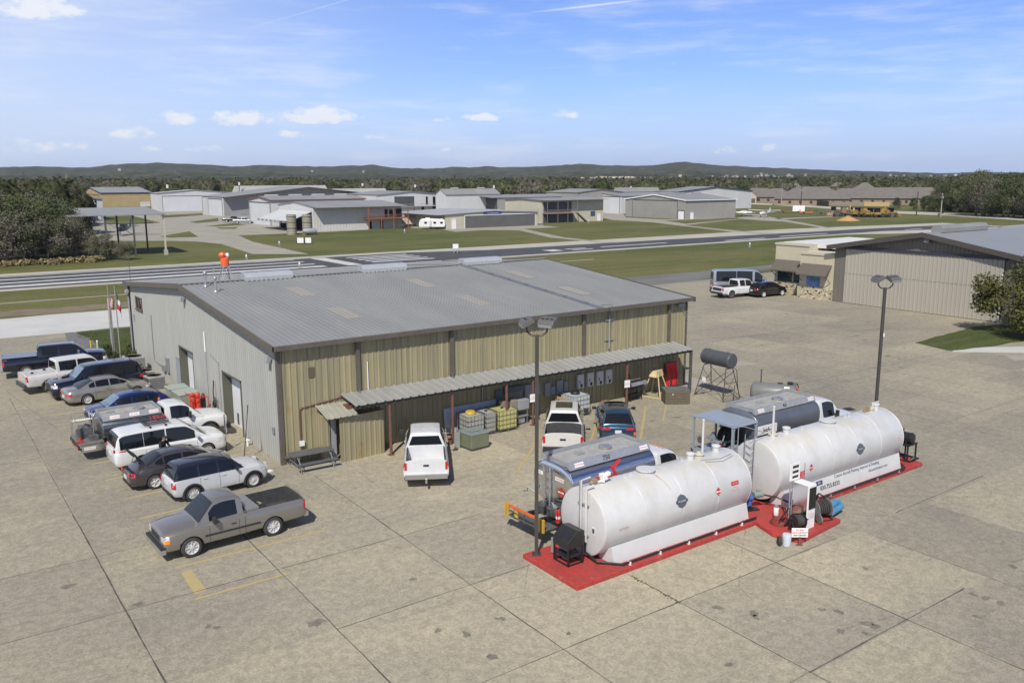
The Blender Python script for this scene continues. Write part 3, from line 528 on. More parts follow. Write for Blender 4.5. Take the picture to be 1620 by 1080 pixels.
# rooftop beacon on its lattice stand
xb,yb=None,None
def line_ridge(px,Y,Z):
    lo,hi=-60,200
    for _ in range(50):
        mid=(lo+hi)/2; w=np.array([mid,Y,Z])-CAM; u=CX+F_*(w@RT)/(w@FW)
        if u<px: lo=mid
        else: hi=mid
    return lo
bx=line_ridge(357,RY+.5,7.4); by=RY+.5; bz=RG-.02
bc=thing('airport_beacon','orange rotating beacon on a grey lattice stand on the hangar roof','beacon',(bx,by,bz))
m=MB()
for i in range(4):
    a=PI/4+i*PI/2; p0=(.52*math.cos(a),.52*math.sin(a),0); p1=(.22*math.cos(a),.22*math.sin(a),.95); m.tube(p0,p1,.025,n=6)
    b=a+PI/2; m.tube(p0,(.22*math.cos(b),.22*math.sin(b),.95),.014,n=5); m.tube((.22*math.cos(a),.22*math.sin(a),.95),(.22*math.cos(b),.22*math.sin(b),.95),.02,n=5)
for dx in (-.75,.8): m.tube((dx,0,0),(dx*.95,0,.95),.018,n=5)
m.build('stand',STEEL,bc)
BO=mat('beacon_orange',(.80,.13,.04),.4); m=MB(); m.lathe([(.24,.95),(.25,1.0),(.25,1.42),(.2,1.46)],n=20); m.build('housing',BO,bc,smooth=40)
m=MB(); m.lathe([(.05,-.2),(.17,-.17),(.19,.05),(.1,.16),(.02,.2)],(-.17,-.02,1.62),(-1,-.3,.15),16); m.build('lamp_head',BO,bc,smooth=40); m=MB(); m.lathe([(.05,-.12),(.12,-.1),(.13,.1),(.05,.14)],(.15,0,1.60),(1,-.4,.1),16); m.build('lamp_head',WHITE,bc,smooth=40)
# ---------------- vehicles ----------------
def paint(name,col,metal=.0,rough=.3,coat=.8): return mat('paint_'+name,col,rough,metal,coat,var=.05,vs=1.3)
TRIMK=mat('black_plastic',(.028,.028,.03),.6); DARKIN=mat('wheel_well_dark',(.008,.008,.008),.9); LAMPR=mat('red_lens',(.45,.01,.015),.15,coat=1.); LAMPC=mat('clear_lens',(.62,.63,.62),.12,coat=1.,var=.25,vs=9); LAMPO=mat('amber_lens',(.80,.25,.02),.2,coat=1.)
RIMM=mat('alloy_rim',(.62,.62,.61),.35,.1); RIMD=mat('rim_shadow',(.03,.03,.03),.7); PLATE=mat('number_plate',(.62,.64,.66),.4,var=.2,vs=20); BEDM=mat('bed_liner',(.055,.057,.06),.7,var=.25,vs=6)
def interp(xs,ys,x,smooth=True):
    if x<=xs[0]: return ys[0]
    if x>=xs[-1]: return ys[-1]
    for i in range(len(xs)-1):
        if xs[i]<=x<=xs[i+1]:
            t=(x-xs[i])/(xs[i+1]-xs[i]); return ys[i]+(ys[i+1]-ys[i])*t
def cr(pts,n):
    """Catmull-Rom through the points (list of tuples), n samples per span"""
    out=[]; P=[pts[0]]+list(pts)+[pts[-1]]
    for i in range(1,len(P)-2):
        for j in range(n):
            t=j/n; out.append(tuple(.5*((2*b)+(-a+c)*t+(2*a-5*b+4*c-d)*t*t+(-a+3*b-3*c+d)*t**3) for a,b,c,d in zip(P[i-1],P[i],P[i+1],P[i+2])))
    out.append(tuple(pts[-1])); return out
class Car:
    """S: stations (x, bottom z, shoulder z, top z, half width) rear to front; roof: (x,z) rear to front"""
    def __init__(s,label,cat,name,P,pm,loc,rz,group=None,cabm=None):
        s.P=P; s.root=thing(name,label,cat,(loc[0],loc[1],0),rz,group); s.pm=pm; s.cabm=cabm or pm
        s.S=cr(P['S'],3); s.xs=[q[0] for q in s.S]; s.body(); s.wheels()
        if 'roof' in P: s.cabin()
        s.trim()
    def st(s,x): return [interp(s.xs,[q[i] for q in s.S],x) for i in range(1,5)]
    def sec(s,x):
        zb,zs,zt,w=s.st(x); tk=s.P.get('tuck',.05); zm=zb+(zs-zb)*.42
        return [(0,zb),(w-.16,zb),(w-tk,zb+.05),(w-.012,zb+(zm-zb)*.5),(w,zm),(w-.004,zm+(zs-zm)*.55),(w-.03,zs),(w-.085,zs+(zt-zs)*.55),(w-.17,zt-.012),(w*.5,zt+s.P.get('crown',.02)*.8),(0,zt+s.P.get('crown',.02))]
    def body(s):
        m=MB(); rows=[]
        for x in s.xs:
            h=s.sec(x); full=[(x,y,z) for y,z in h]+[(x,-y,z) for y,z in reversed(h[1:-1])]; rows.append(full)
        m.grid(rows,closed=True); n=len(rows[0]); k=len(rows)
        m.f.append(tuple(range(n-1,-1,-1))); m.m.append(0); m.f.append(tuple(range((k-1)*n,k*n))); m.m.append(0)
        me=m.mesh('body',[s.pm,DARKIN,BEDM]); ob=bpy.data.objects.new('body',me); COL.objects.link(ob); cut=[]
        r=s.P['tr']; wr=r+s.P.get('arch',.055); W=s.P['W']/2
        for x in s.P['ax']:
            q=MB(); 
            for sg in (1,-1): q.tube((x,sg*(W-.30),r),(x,sg*(W+.25),r),wr,n=28)
            cut.append(q)
        if 'bed' in s.P:
            x0,x1,zf,yw=s.P['bed']; q=MB(); q.box(x0,x1,-yw,yw,zf,zf+2); cut.append(q)
        for q in cut:
            co=q.build('cutter',s.pm); b=ob.modifiers.new('b','BOOLEAN'); b.operation='DIFFERENCE'; b.solver='EXACT'; b.object=co
            dg=bpy.context.evaluated_depsgraph_get(); nm=bpy.data.meshes.new_from_object(ob.evaluated_get(dg)); ob.modifiers.clear(); ob.data=nm; bpy.data.objects.remove(co)
        me=ob.data; me.name='body'
        for p in me.polygons:
            c=p.center; p.use_smooth=True; p.material_index=0
            for x in s.P['ax']:
                if math.hypot(c.x-x,c.z-r)<wr+.01 and abs(c.y)<W-.015 and (abs(p.normal.y)>.9 or Vector((c.x-x,0,c.z-r)).dot(p.normal)<-.0) and abs(c.y)>W-.31: p.material_index=1
            if 'bed' in s.P and x0-.01<=c.x<=x1+.01 and abs(c.y)<=yw+.01 and c.z>=zf-.01 and c.z<s.st(c.x)[2]-.003: p.material_index=2 if not s.P.get('bedpaint') else 0
        me.set_sharp_from_angle(angle=R_(32)); ob.parent=s.root; s.bo=ob
        if s.P.get('archtrim'):
            for x in s.P['ax']:
                for sg in (1,-1):
                    q=MB(); rows=[]; zb=s.st(x)[0]
                    a0=math.asin(max(-.95,min(.95,(zb-.02-r)/wr)))
                    for i in range(19):
                        a=a0+(PI-2*a0)*i/18; px,pz=math.cos(a),math.sin(a); 
                        xx=x+px*(wr+.03); w=s.st(xx)[3]
                        rows.append([(x+px*(wr-.02),sg*(W-.06),r+pz*(wr-.02)),(x+px*(wr-.015),sg*(w+.03),r+pz*(wr-.015)),(x+px*(wr+.055),sg*(w+.022),r+pz*(wr+.055)),(x+px*(wr+.075),sg*(w-.04),r+pz*(wr+.075))])
                    q.grid(rows); q.build('arch_trim',s.P['archtrim'],s.root,smooth=40)
    def wheels(s):
        r=s.P['tr']; tw=s.P.get('tw',.22); rr=r*s.P.get('rim',.68); W=s.P['W']/2
        if 'wm' not in s.P:
            t=MB(); pr=[(rr*.95,-tw*.42),(rr,-tw*.5),(r*.90,-tw*.5),(r*.985,-tw*.40),(r,-tw*.28),(r,tw*.28),(r*.985,tw*.40),(r*.90,tw*.5),(rr,tw*.5),(rr*.95,tw*.42)]
            t.lathe(pr,(0,0,0),(0,1,0),28,cap=False); tm=t.mesh('tyre',RUBBER,50)
            q=MB(); ns=s.P.get('spokes',5)
            q.mi(1).lathe([(.02,tw*.05),(rr*.97,tw*.12)],(0,0,0),(0,1,0),24); q.mi(0).lathe([(rr*.99,tw*.1),(rr*.99,tw*.46),(rr*.9,tw*.44),(rr*.86,tw*.2)],(0,0,0),(0,1,0),28); q.lathe([(rr*.24,tw*.2),(rr*.22,tw*.42),(.01,tw*.44)],(0,0,0),(0,1,0),14)
            sw=PI/ns*s.P.get('sw',.42)*.72
            for i in range(ns):
                a=2*PI*i/ns
                def pt(rad,da,y): return (rad*math.cos(a+da),y,rad*math.sin(a+da))
                q.add([pt(rr*.18,-sw*1.6,tw*.34),pt(rr*.9,-sw*.75,tw*.34),pt(rr*.9,sw*.75,tw*.34),pt(rr*.18,sw*1.6,tw*.34),pt(rr*.18,-sw*1.3,tw*.42),pt(rr*.9,-sw*.5,tw*.40),pt(rr*.9,sw*.5,tw*.40),pt(rr*.18,sw*1.3,tw*.42)],[(4,5,6,7),(0,1,5,4),(3,7,6,2),(0,4,7,3),(1,2,6,5)])
            rm=q.mesh('rim',[s.P.get('rimm',RIMM),RIMD],40); s.P['wm']=(tm,rm)
        tm,rm=s.P['wm']
        for x in s.P['ax']:
            for sg in (1,-1):
                o=bpy.data.objects.new('wheel',tm); COL.objects.link(o); o.parent=s.root; o.location=(x,sg*(W-tw/2-.02),r); 
                if sg<0: o.rotation_euler=(0,0,PI)
                k=bpy.data.objects.new('rim',rm); COL.objects.link(k); k.parent=o
    def gh(s,x,t):
        """point on the greenhouse side: t 0 at the belt, 1 at the roof edge"""
        zb=s.st(x)[2]-.03; zr=interp(s.rx,s.rz,x); P=s.P; H=P['rh']-zb; w=s.st(x)[3]
        wb=min(w-.10,P['W']/2-.10); wt=wb-(wb-P['rw'])*max(0,(zr-zb))/max(.1,H); e=.07
        return (wb+(wt-wb)*t, zb+(zr-e-zb)*t)
    def cabin(s):
        P=s.P; pts=cr(P['roof'],4); s.rx=[p[0] for p in pts]; s.rz=[p[1] for p in pts]; P['rh']=max(s.rz)
        m=MB(); rows=[]
        for x,z in pts:
            (y0,z0),(y1,z1)=s.gh(x,0),s.gh(x,1); y2=y1-.05; 
            if z<z0+.08: y1,z1=y0,max(z0,z-.05); y2=y0-.05
            h=[(y0,z0-.10),(y0,z0),(y1,z1),(y1-.02,z-.02 if z>z0+.08 else z),(y1-.10,z+.005),(y1*.5,z+.022),(0,z+.03)]
            rows.append([(x,y,q) for y,q in h]+[(x,-y,q) for y,q in reversed(h[:-1])])
        m.grid(rows); n=len(rows[0]); m.f.append(tuple(range(n-1,-1,-1))); m.m.append(0); k=len(rows); m.f.append(tuple(range((k-1)*n,k*n))); m.m.append(0)
        s.cab=m.build('cabin',s.cabm,s.root,smooth=38)
        # side windows
        for sg in (1,-1):
            for i,(xa,xb) in enumerate(P['sw_']):
                q=MB(); rows=[]; N_=12
                for j in range(N_+1):
                    x=xa+(xb-xa)*j/N_; (y0,z0),(y1,z1)=s.gh(x,0),s.gh(x,1); zl=z0+P.get('wl',.055); zh=z1-.015
                    if zh<zl+.02: zh=zl+.02
                    f=lambda z:(y0+(y1-y0)*(z-z0)/max(.02,(z1-z0)))+.010
                    rows.append([(x,sg*f(zl),zl),(x,sg*f((zl+zh)/2),(zl+zh)/2),(x,sg*f(zh),zh)])
                q.grid(rows); q.build('side_window',P.get('glass',GLASS),s.root,smooth=50)
        # windscreen and rear window follow the roof line
        def strip(xa,xb,name,gm):
            q=MB(); rows=[]; N_=8; a=xa; b=xb
            for j in range(N_+1):
                x=a+(b-a)*j/N_; z=interp(s.rx,s.rz,x); (y0,z0),(y1,z1)=s.gh(x,0),s.gh(x,1); y=y1-.055; sl=(interp(s.rx,s.rz,x+.02)-interp(s.rx,s.rz,x-.02))/.04; L=math.hypot(1,sl); nx,nz=-sl/L*.012,1/L*.012
                row=[]
                for t in (-1,-.8,-.45,0,.45,.8,1): row.append((x+nx,y*t,z+.005+(.024*(1-t*t))+nz))
                rows.append(row)
            q.grid(rows); return q.build(name,gm,s.root,smooth=60)
        if P.get('ws'): strip(*P['ws'],'windshield',P.get('wsglass',GLASS))
        if P.get('rw_'): strip(*P['rw_'],'rear_window',GLASS)
        if P.get('cabback'): # vertical rear window of a pickup cab
            x=P['roof'][0][0]-.004; (y0,z0),(y1,z1)=s.gh(P['roof'][0][0]+.1,0),s.gh(P['roof'][0][0]+.1,1); q=MB(); q.add([(x-.008,-y0+.14,z0+.10),(x-.008,y0-.14,z0+.10),(x-.008,y1-.10,z1-.03),(x-.008,-y1+.10,z1-.03)],[(0,1,2,3)]); q.build('rear_window',GLASS,s.root)
        if P.get('sunroof'):
            a,b=P['sunroof']; q=MB(); q.grid([[(x,y,interp(s.rx,s.rz,x)+.046) for y in (-.42,0,.42)] for x in (a,(a+b)/2,b)]); q.build('sunroof',GLASS,s.root)
    def onside(s,x,z):
        h=s.sec(x)[1:9]; 
        for (ya,za),(yb,zb) in zip(h,h[1:]):
            if za<=z<=zb: return ya+(yb-ya)*(z-za)/max(1e-4,zb-za)
        return h[-1][0] if z>h[-1][1] else h[0][0]
    def patch(s,name,m,x0,x1,z0,z1,off=.006,both=True,nx=5,nz=3,skew=0.,sides=(1,-1)):
        for sg in sides:
            q=MB(); rows=[]
            for i in range(nx+1):
                row=[]
                for j in range(nz+1):
                    x=x0+(x1-x0)*i/nx; t=j/nz; z=z0+(z1-z0)*t; x+=skew*(t-.5); row.append((x,sg*(s.onside(x,z)+off),z))
                rows.append(row)
            q.grid(rows); q.build(name,m,s.root,smooth=50)
    def endbox(s,name,m,front,z0,z1,y0,y1,t=.012,dep=.05,bev=None):
        x=s.S[-1][0] if front else s.S[0][0]; a,b=(x-dep,x+t) if front else (x-t,x+dep); q=MB(); q.box(a,b,y0,y1,z0,z1); return q.build(name,m,s.root,bevel=bev)
    def trim(s):
        P=s.P; xf=s.S[-1][0]; xr=s.S[0][0]; wf=s.S[-1][4]; wr=s.S[0][4]
        # lamps: on the corners
        h=P.get('hl'); 
        if h: # (x length, z0, z1, width on the face)
            s.patch('headlight',P.get('hlm',LAMPC),xf-h[0],xf-.01,h[1],h[2],.007)
            for sg in (1,-1): s.endbox('headlight',LAMPC,True,h[1],h[2],*sorted((sg*(wf-.03),sg*(wf-.03-h[3]))),t=.008)
        if P.get('amber'):
            a=P['amber']; s.patch('turn_signal',LAMPO,xf-a[0],xf-a[1],a[2],a[3],.010)
        h=P.get('tl')
        if h:
            s.patch('taillight',LAMPR,xr+.005,xr+h[0],h[1],h[2],.007)
            for sg in (1,-1): s.endbox('taillight',LAMPR,False,h[1],h[2],*sorted((sg*(wr-.01),sg*(wr-.01-h[3]))),t=.010)
        for k in P.get('front',[]): s.endbox(k[0],k[1],True,*k[2:])
        for k in P.get('rear',[]): s.endbox(k[0],k[1],False,*k[2:])
        # door gaps, handles, sill
        q=MB()
        for sg in (1,-1):
            for x in P.get('gaps',[]):
                zs=s.st(x)[2]-.03; zb=s.st(x)[0]+.07; rows=[[(x+d,sg*(s.onside(x,z)+.003),z) for d in (-.006,.006)] for z in [zb+(zs-zb)*i/6 for i in range(7)]]; q.grid(rows)
        if q.f: q.build('door_gaps',DARKIN,s.root)
        for x in P.get('handles',[]):
            for sg in (1,-1): q=MB(); z=s.st(x)[1]-P.get('hz',.10); y=s.onside(x,z); q.cbox((x,sg*(y+.015),z),(.18,.035,.035)); q.build('door_handle',P.get('hm',s.pm),s.root,bevel=.01)
        if P.get('clad'): s.patch('sill_trim',P['clad'],P['ax'][0]+P['tr']+.08,P['ax'][1]-P['tr']-.08,s.st(0)[0]+.02,s.st(0)[0]+P.get('cladh',.12),.008)
        if P.get('side_strip'): z=P['side_strip']; s.patch('side_strip',TRIMK,P['ax'][0]+P['tr']+.12,P['ax'][1]-P['tr']-.1,z,z+.07,.012)
        if P.get('mir'):
            x,z=P['mir']; 
            for sg in (1,-1):
                q=MB(); y=s.gh(x,0)[0]; sz=P.get('mirs',(.12,.22,.15)); q.cbox((x,sg*(y+.10+sz[1]/2),z),sz); q.cbox((x,sg*(y+.06),z-.03),(.06,.16,.05)); q.build('mirror',P.get('mirm',s.pm),s.root,bevel=.03)
        if P.get('plate'): s.endbox('number_plate',PLATE,False,P['plate'],P['plate']+.15,-.16,.16,t=.03)
        q=MB()
        if P.get('ws') and not P.get('nowip'):
            x=P['ws'][1]+.02 if P['ws'][1]>P['ws'][0] else P['ws'][0]; z=s.st(x)[2]; 
            for y in (-.5,.1): q.path([(x+.05,y,z+.02),(x-.12,y+.28,z+.10),(x-.22,y+.55,z+.17)],.008,4)
            q.build('wiper',BLACKM,s.root)
# --- body shapes: (x, bottom, shoulder, top, half width) ---
def sedan(L=4.8,W=1.82,wb=2.85,H=1.45,hood=.93,deck=1.0,tr=.33,**k):
    f=L/2+ .0; P=dict(W=W,tr=tr,ax=(-wb/2,wb/2)); w=W/2; fo=wb/2+(L-wb)*.46; ro=-(wb/2+(L-wb)*.54)
    P['S']=[(ro,.42,.60,.66,w*.78),(ro+.06,.30,.72,deck-.10,w*.90),(ro+.22,.24,.80,deck-.02,w*.965),(ro+.6,.21,.85,deck,w*.99),(-wb/2+.3,.20,.86,deck+.0,w),(-.3,.19,.86,.97,w),(wb/2-.5,.19,.84,hood+.02,w),(wb/2+.1,.20,.80,hood-.03,w*.985),(fo-.35,.21,.72,hood-.12,w*.95),(fo-.12,.23,.64,hood-.22,w*.86),(fo,.30,.55,hood-.33,w*.70)]
    P.update(rw=W*.31,crown=.035,roof=[(ro+.55,deck-.06),(ro+.95,deck+.14),(-.95,H-.06),(-.45,H),(.1,H-.01),(.45,H-.07),(1.1,hood+.13),(1.38,hood-.03)],sw_=[(-1.25,-.92),(-.86,-.12),(-.04,.92)],ws=(.50,1.26),rw_=(ro+.66,-.97),
      gaps=(-.95,-.08,.98),handles=(-.8,.1),hl=(.34,.52,.68,.24),tl=(.26,.62,.78,.30),mir=(.82,1.0),plate=.5,
      front=[('grille',TRIMK,.42,.58,-.36,.36,.015),('bumper_intake',TRIMK,.24,.34,-.5,.5,.01)],rear=[('bumper_lip',TRIMK,.26,.34,-.55,.55,.01)])
    P.update(k); return P
def suv(L=4.9,W=1.92,wb=2.85,H=1.75,hood=1.08,belt=1.12,tr=.37,rear=.0,**k):
    w=W/2; fo=wb/2+(L-wb)*.46; ro=-(wb/2+(L-wb)*.54); P=dict(W=W,tr=tr,ax=(-wb/2,wb/2))
    P['S']=[(ro,.45,.70,.90,w*.84),(ro+.05,.34,.85,belt-.03,w*.93),(ro+.18,.27,.95,belt,w*.975),(ro+.6,.25,.98,belt,w),(-.3,.24,.98,belt,w),(wb/2-.6,.24,.96,belt-.01,w),(wb/2-.2,.24,.95,hood+.02,w),(wb/2+.3,.25,.90,hood-.02,w*.985),(fo-.25,.26,.84,hood-.07,w*.95),(fo-.07,.28,.74,hood-.16,w*.87),(fo,.36,.62,hood-.30,w*.76)]
    P.update(rw=W*.335,crown=.03,roof=[(ro+.10,belt+.02),(ro+.28,H-.30),(ro+.42,H-.09),(ro+.8,H-.01),(-.4,H),(.25,H-.02),(.55,H-.09),(1.05,hood+.20),(1.38,hood-.02)],sw_=[(ro+.55,-1.18),(-1.1,-.30),(-.22,.78)],ws=(.60,1.25),rw_=(ro+.14,ro+.34),
      gaps=(-1.15,-.26,.85),handles=(-.9,.0),hl=(.35,.68,.86,.28),tl=(.28,.82,1.02,.30),mir=(.78,1.17),plate=.72,
      front=[('grille',TRIMK,.52,.80,-.45,.45,.015)],rear=[('bumper_trim',TRIMK,.38,.56,-.7,.7,.02)])
    P.update(k); return P
def pickup(L=5.9,W=2.02,wb=3.68,H=1.90,hood=1.18,rail=1.28,tr=.40,cab0=-.62,cabl=None,**k):
    w=W/2; fo=wb/2+.93; ro=fo-L; P=dict(W=W,tr=tr,ax=(-wb/2,wb/2)); c0=cab0
    P['S']=[(ro,.62,1.02,rail-.04,w*.95),(ro+.03,.56,1.08,rail,w*.985),(ro+.3,.50,1.12,rail,w),(-.8,.44,1.12,rail,w),(c0+.1,.42,1.12,rail-.01,w),(.7,.42,1.10,rail-.05,w),(wb/2-.65,.42,1.08,hood+.04,w),(wb/2-.2,.42,1.05,hood+.02,w),(wb/2+.4,.42,1.02,hood-.02,w*.985),(fo-.12,.42,.95,hood-.08,w*.95),(fo,.46,.86,hood-.16,w*.88)]
    P.update(rw=W*.345,crown=.05,tuck=.03,roof=[(c0,H-.22),(c0+.06,H-.05),(c0+.3,H),(.55,H),(.85,H-.05),(1.02,H-.14),(1.42,hood+.16),(1.62,hood+.0)],sw_=[(c0+.18,.16),(.26,1.12)],ws=(.95,1.53),cabback=1,bed=(ro+.07,c0-.05,.62 if True else .6,w-.14),
      gaps=(c0-.02,.20,1.16),handles=(-.15,.75),hz=.08,hl=(.22,.78,1.0,.26),tl=(.10,.86,1.20,.13),mir=(1.02,1.38),mirs=(.13,.24,.24),mirm=TRIMK,plate=.46,spokes=6,
      front=[('grille',CHROME,.72,1.0,-.52,.52,.02),('bumper',CHROME,.42,.66,-.93,.93,.14)],rear=[('bumper',CHROME,.46,.66,-.92,.92,.13),('tailgate_handle',TRIMK,1.0,1.08,-.12,.12,.02)])
    P.update(k)
    return P
LOT='vehicles parked in the row beside the light grey gable wall'
car=lambda *a,**k: Car(*a,**k)
# silver single-cab pickup with a tool box
PS=pickup(L=5.25,W=1.99,wb=3.02,H=1.80,hood=1.10,rail=1.20,cab0=-.42,tr=.375,spokes=8,sw=.5,hz=.16)
PS['S']=[(q[0],q[1]-.05,q[2]-.04,q[3],q[4]) for q in PS['S']]; PS['roof']=[(-.42,1.58),(-.36,1.74),(-.12,1.79),(.25,1.80),(.50,1.76),(.66,1.69),(1.14,1.22),(1.36,1.08)]
xr=PS['S'][0][0]; PS.update(bed=(xr+.07,-.52,.58,.855),sw_=[(-.20,.82)],ws=(.60,1.20),gaps=(-.45,-.22,.86),handles=(-.02,),mir=(.70,1.25),amber=(.20,.02,.70,.84),hl=(.20,.72,.92,.24),side_strip=.66,nowip=False,hm=TRIMK,tl=(.09,.80,1.12,.10),front=[('grille_surround',CHROME,.66,.96,-.54,.54,.02),('grille',TRIMK,.70,.92,-.48,.48,.03),('bumper_top',TRIMK,.52,.60,-.93,.93,.12),('bumper',CHROME,.34,.52,-.92,.92,.13)])
s1=Car('champagne silver single cab pickup with an aluminium tool box in its bed','pickup','parked_pickup',PS,paint('champagne',(.255,.24,.215),.5,.32),(-4.80,-6.78),R_(182.3),LOT)
m=MB(); m.box(-1.05,-.56,-.80,.80,1.10,1.26); m.box(-1.03,-.58,-.78,-.02,1.26,1.275); m.box(-1.03,-.58,.02,.78,1.26,1.275); tb=m.build('tool_box',mat('dull_aluminium',(.40,.40,.39),.38,.6,var=.1,vs=5),s1.root,bevel=.012)
m=MB(); m.cbox((-1.32,.3,.82),(.42,.6,.42)); m.cbox((-1.3,-.42,.76),(.36,.4,.3)); m.build('cargo_bin',BLACKM,s1.root,bevel=.03); m=MB(); m.cbox((-1.4,.02,.98),(.08,.2,.05)); m.build('strap',mat('hi_vis',(.6,.65,.05),.6),s1.root)
# white and black compact
PM=suv(L=4.10,W=1.79,wb=2.60,H=1.54,hood=1.0,belt=.99,tr=.335,clad=TRIMK,cladh=.1,archtrim=TRIMK,spokes=10,sw=.36,mirm=BLACKM,hz=.09)
ro=PM['S'][0][0]; PM['roof']=[(ro+.10,1.0),(ro+.24,1.30),(ro+.40,1.48),(ro+.8,1.535),(-.3,1.545),(.15,1.52),(.40,1.45),(.80,1.10),(1.0,.96)]
PM.update(sw_=[(ro+.30,-1.02),(-.94,-.20),(-.12,.58)],ws=(.44,.90),rw_=(ro+.12,ro+.36),gaps=(-.98,-.16,.66),handles=(-.78,.02),hl=(.26,.70,.92,.20),tl=(.12,.66,.92,.10),mir=(.55,1.06),mirs=(.10,.18,.12),rear=[('bumper_trim',TRIMK,.30,.42,-.6,.6,.02)],amber=None)
s2=Car('white compact crossover with a black roof and black wheel arches','car','parked_car',PM,paint('white_sparkle',(.56,.58,.60),.1,.3),(-3.45,-1.33),R_(3.5),LOT,cabm=paint('gloss_black',(.012,.013,.018),.0,.12))
m=MB()
for y in (-.36,.36): m.grid([[(x,y-.05*k,s2.st(x)[2]+.025-.0) for k in (-1,1)] for x in (.95,1.2,1.4,1.6)])
m.build('bonnet_stripe',BLACKM,s2.root)
# brown grey sedan, boot open
PC=sedan(L=4.52,W=1.75,wb=2.67,H=1.43,hood=.94,deck=1.03,tr=.325,tl=(.22,.68,.84,.22),spokes=5,sw=.5,rw_=(-1.62,-.93)); 
PC['S']=[(q[0],q[1],q[2],(min(q[3],.80) if q[0]<-1.85 else q[3]),q[4]) for q in PC['S']]
s3=Car('brown grey sedan with its boot lid raised','car','parked_car',PC,paint('brown_grey',(.082,.072,.074),.5,.28),(-4.33,1.05),R_(2),LOT)
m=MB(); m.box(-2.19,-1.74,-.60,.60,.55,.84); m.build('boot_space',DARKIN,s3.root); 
m=MB(); m.grid([[(-1.66,y,1.10),(-1.78,y*1.02,1.30),(-1.98,y*1.02,1.50),(-2.16,y*.97,1.62)] for y in (-.62,-.3,0,.3,.62)]); m.grid([[(-1.64,y,1.10),(-1.75,y*1.02,1.32),(-1.96,y*1.02,1.53),(-2.15,y*.97,1.65)] for y in (-.62,-.3,0,.3,.62)]); 
for sg in (1,-1): m.path([(-1.66,sg*.6,.9),(-1.9,sg*.58,1.0),(-1.8,sg*.6,1.22)],.015,5)
m.build('boot_lid',BLACKM,s3.root)
# white people carrier
PV=suv(L=5.13,W=1.97,wb=3.0,H=1.78,hood=1.10,belt=1.06,tr=.34,spokes=7,tl=(.50,.98,1.10,.12),hl=(.45,.68,.86,.2),mir=(1.02,1.20),rw=.74)
ro=PV['S'][0][0]; PV['roof']=[(ro+.06,1.08),(ro+.16,1.48),(ro+.30,1.70),(ro+.7,1.78),(-.4,1.80),(.35,1.77),(.70,1.68),(1.38,1.18),(1.68,1.04)]; PV.update(rw=.77,sw_=[(ro+.26,-1.36),(-1.34,-.38),(-.32,.98)],ws=(.80,1.55),rw_=(ro+.08,ro+.28),gaps=(-1.3,-.34,1.05),handles=(-.55,.0),rear=[])
PV['wl']=.04
s4=Car('white minivan with dark wraparound windows and a wire basket on its roof','minivan','parked_minivan',PV,paint('white',(.66,.67,.66),.0,.3),(-4.02,4.22),R_(2),LOT)
m=MB()
for i in range(9): m.tube((-1.15,-.45+i*.1125,1.93),(-.05,-.45+i*.1125,1.93),.010,n=4)
for i in range(10): m.tube((-1.15+i*.122,-.45,1.93),(-1.15+i*.122,.45,1.93),.012,n=4)
for z in (1.93,2.03): m.path([(-1.15,-.45,z),(-.05,-.45,z),(-.05,.45,z),(-1.15,.45,z)],.016,5,closed=True)
for x in (-.95,-.25):
    for y in (-.62,.62): m.cbox((x,y,1.83),(.08,.08,.12))
    m.tube((x,-.66,1.87),(x,.66,1.87),.018,n=5)
m.build('roof_basket',BLACKM,s4.root)
# blue hatchback facing the lot
PB=suv(L=4.35,W=1.80,wb=2.63,H=1.56,hood=1.02,belt=1.0,tr=.33,rw=.6,wsglass=mat('sunshade_glass',(.17,.24,.30),.08,spec=.7,col2=(.10,.15,.2),vs=4))
ro=PB['S'][0][0]; PB['roof']=[(ro+.10,1.04),(ro+.42,1.28),(ro+.75,1.46),(-.6,1.56),(-.1,1.57),(.3,1.52),(.55,1.42),(1.12,1.07),(1.4,.98)]; PB.update(sw_=[(ro+.72,-1.0),(-.92,-.15),(-.07,.72)],ws=(.50,1.25),rw_=(ro+.16,ro+.66),gaps=(-.96,-.11,.8),tl=(.40,.90,1.02,.3))
s5=Car('bright blue crossover hatchback facing away from the wall','car','parked_car',PB,paint('blue',(.004,.022,.14),.35,.22),(-4.15,12.7),R_(183),LOT)
# silver sedan
s6=Car('pale silver sedan parked nose to the wall','car','parked_car',sedan(L=4.85,W=1.82,wb=2.85,H=1.44,spokes=7,deck=.99,hood=.95),paint('silver',(.40,.385,.35),.65,.3),(-4.10,18.45),R_(7),LOT)
# dark blue large suv, facing out
PT=suv(L=5.35,W=2.04,wb=3.05,H=1.92,hood=1.20,belt=1.22,tr=.42,spokes=6,wsglass=MATS['sunshade_glass'],rw=.74); ro=PT['S'][0][0]
PT['roof']=[(ro+.08,1.25),(ro+.24,1.62),(ro+.40,1.85),(ro+.8,1.91),(-.4,1.93),(.35,1.9),(.65,1.82),(1.12,1.38),(1.36,1.20)]; PT.update(sw_=[(ro+.50,-1.32),(-1.22,-.40),(-.32,.74)],ws=(.68,1.25),rw_=(ro+.11,ro+.34),hl=(.3,.82,1.0,.3),front=[('grille',TRIMK,.62,1.0,-.6,.6,.02)],mirs=(.13,.22,.17),mirm=BLACKM,mir=(.80,1.34))
s7=Car('dark navy full size SUV facing out of the row','suv','parked_suv',PT,paint('navy_dark',(.005,.008,.018),.2,.2),(-4.5,20.35),R_(184),LOT)
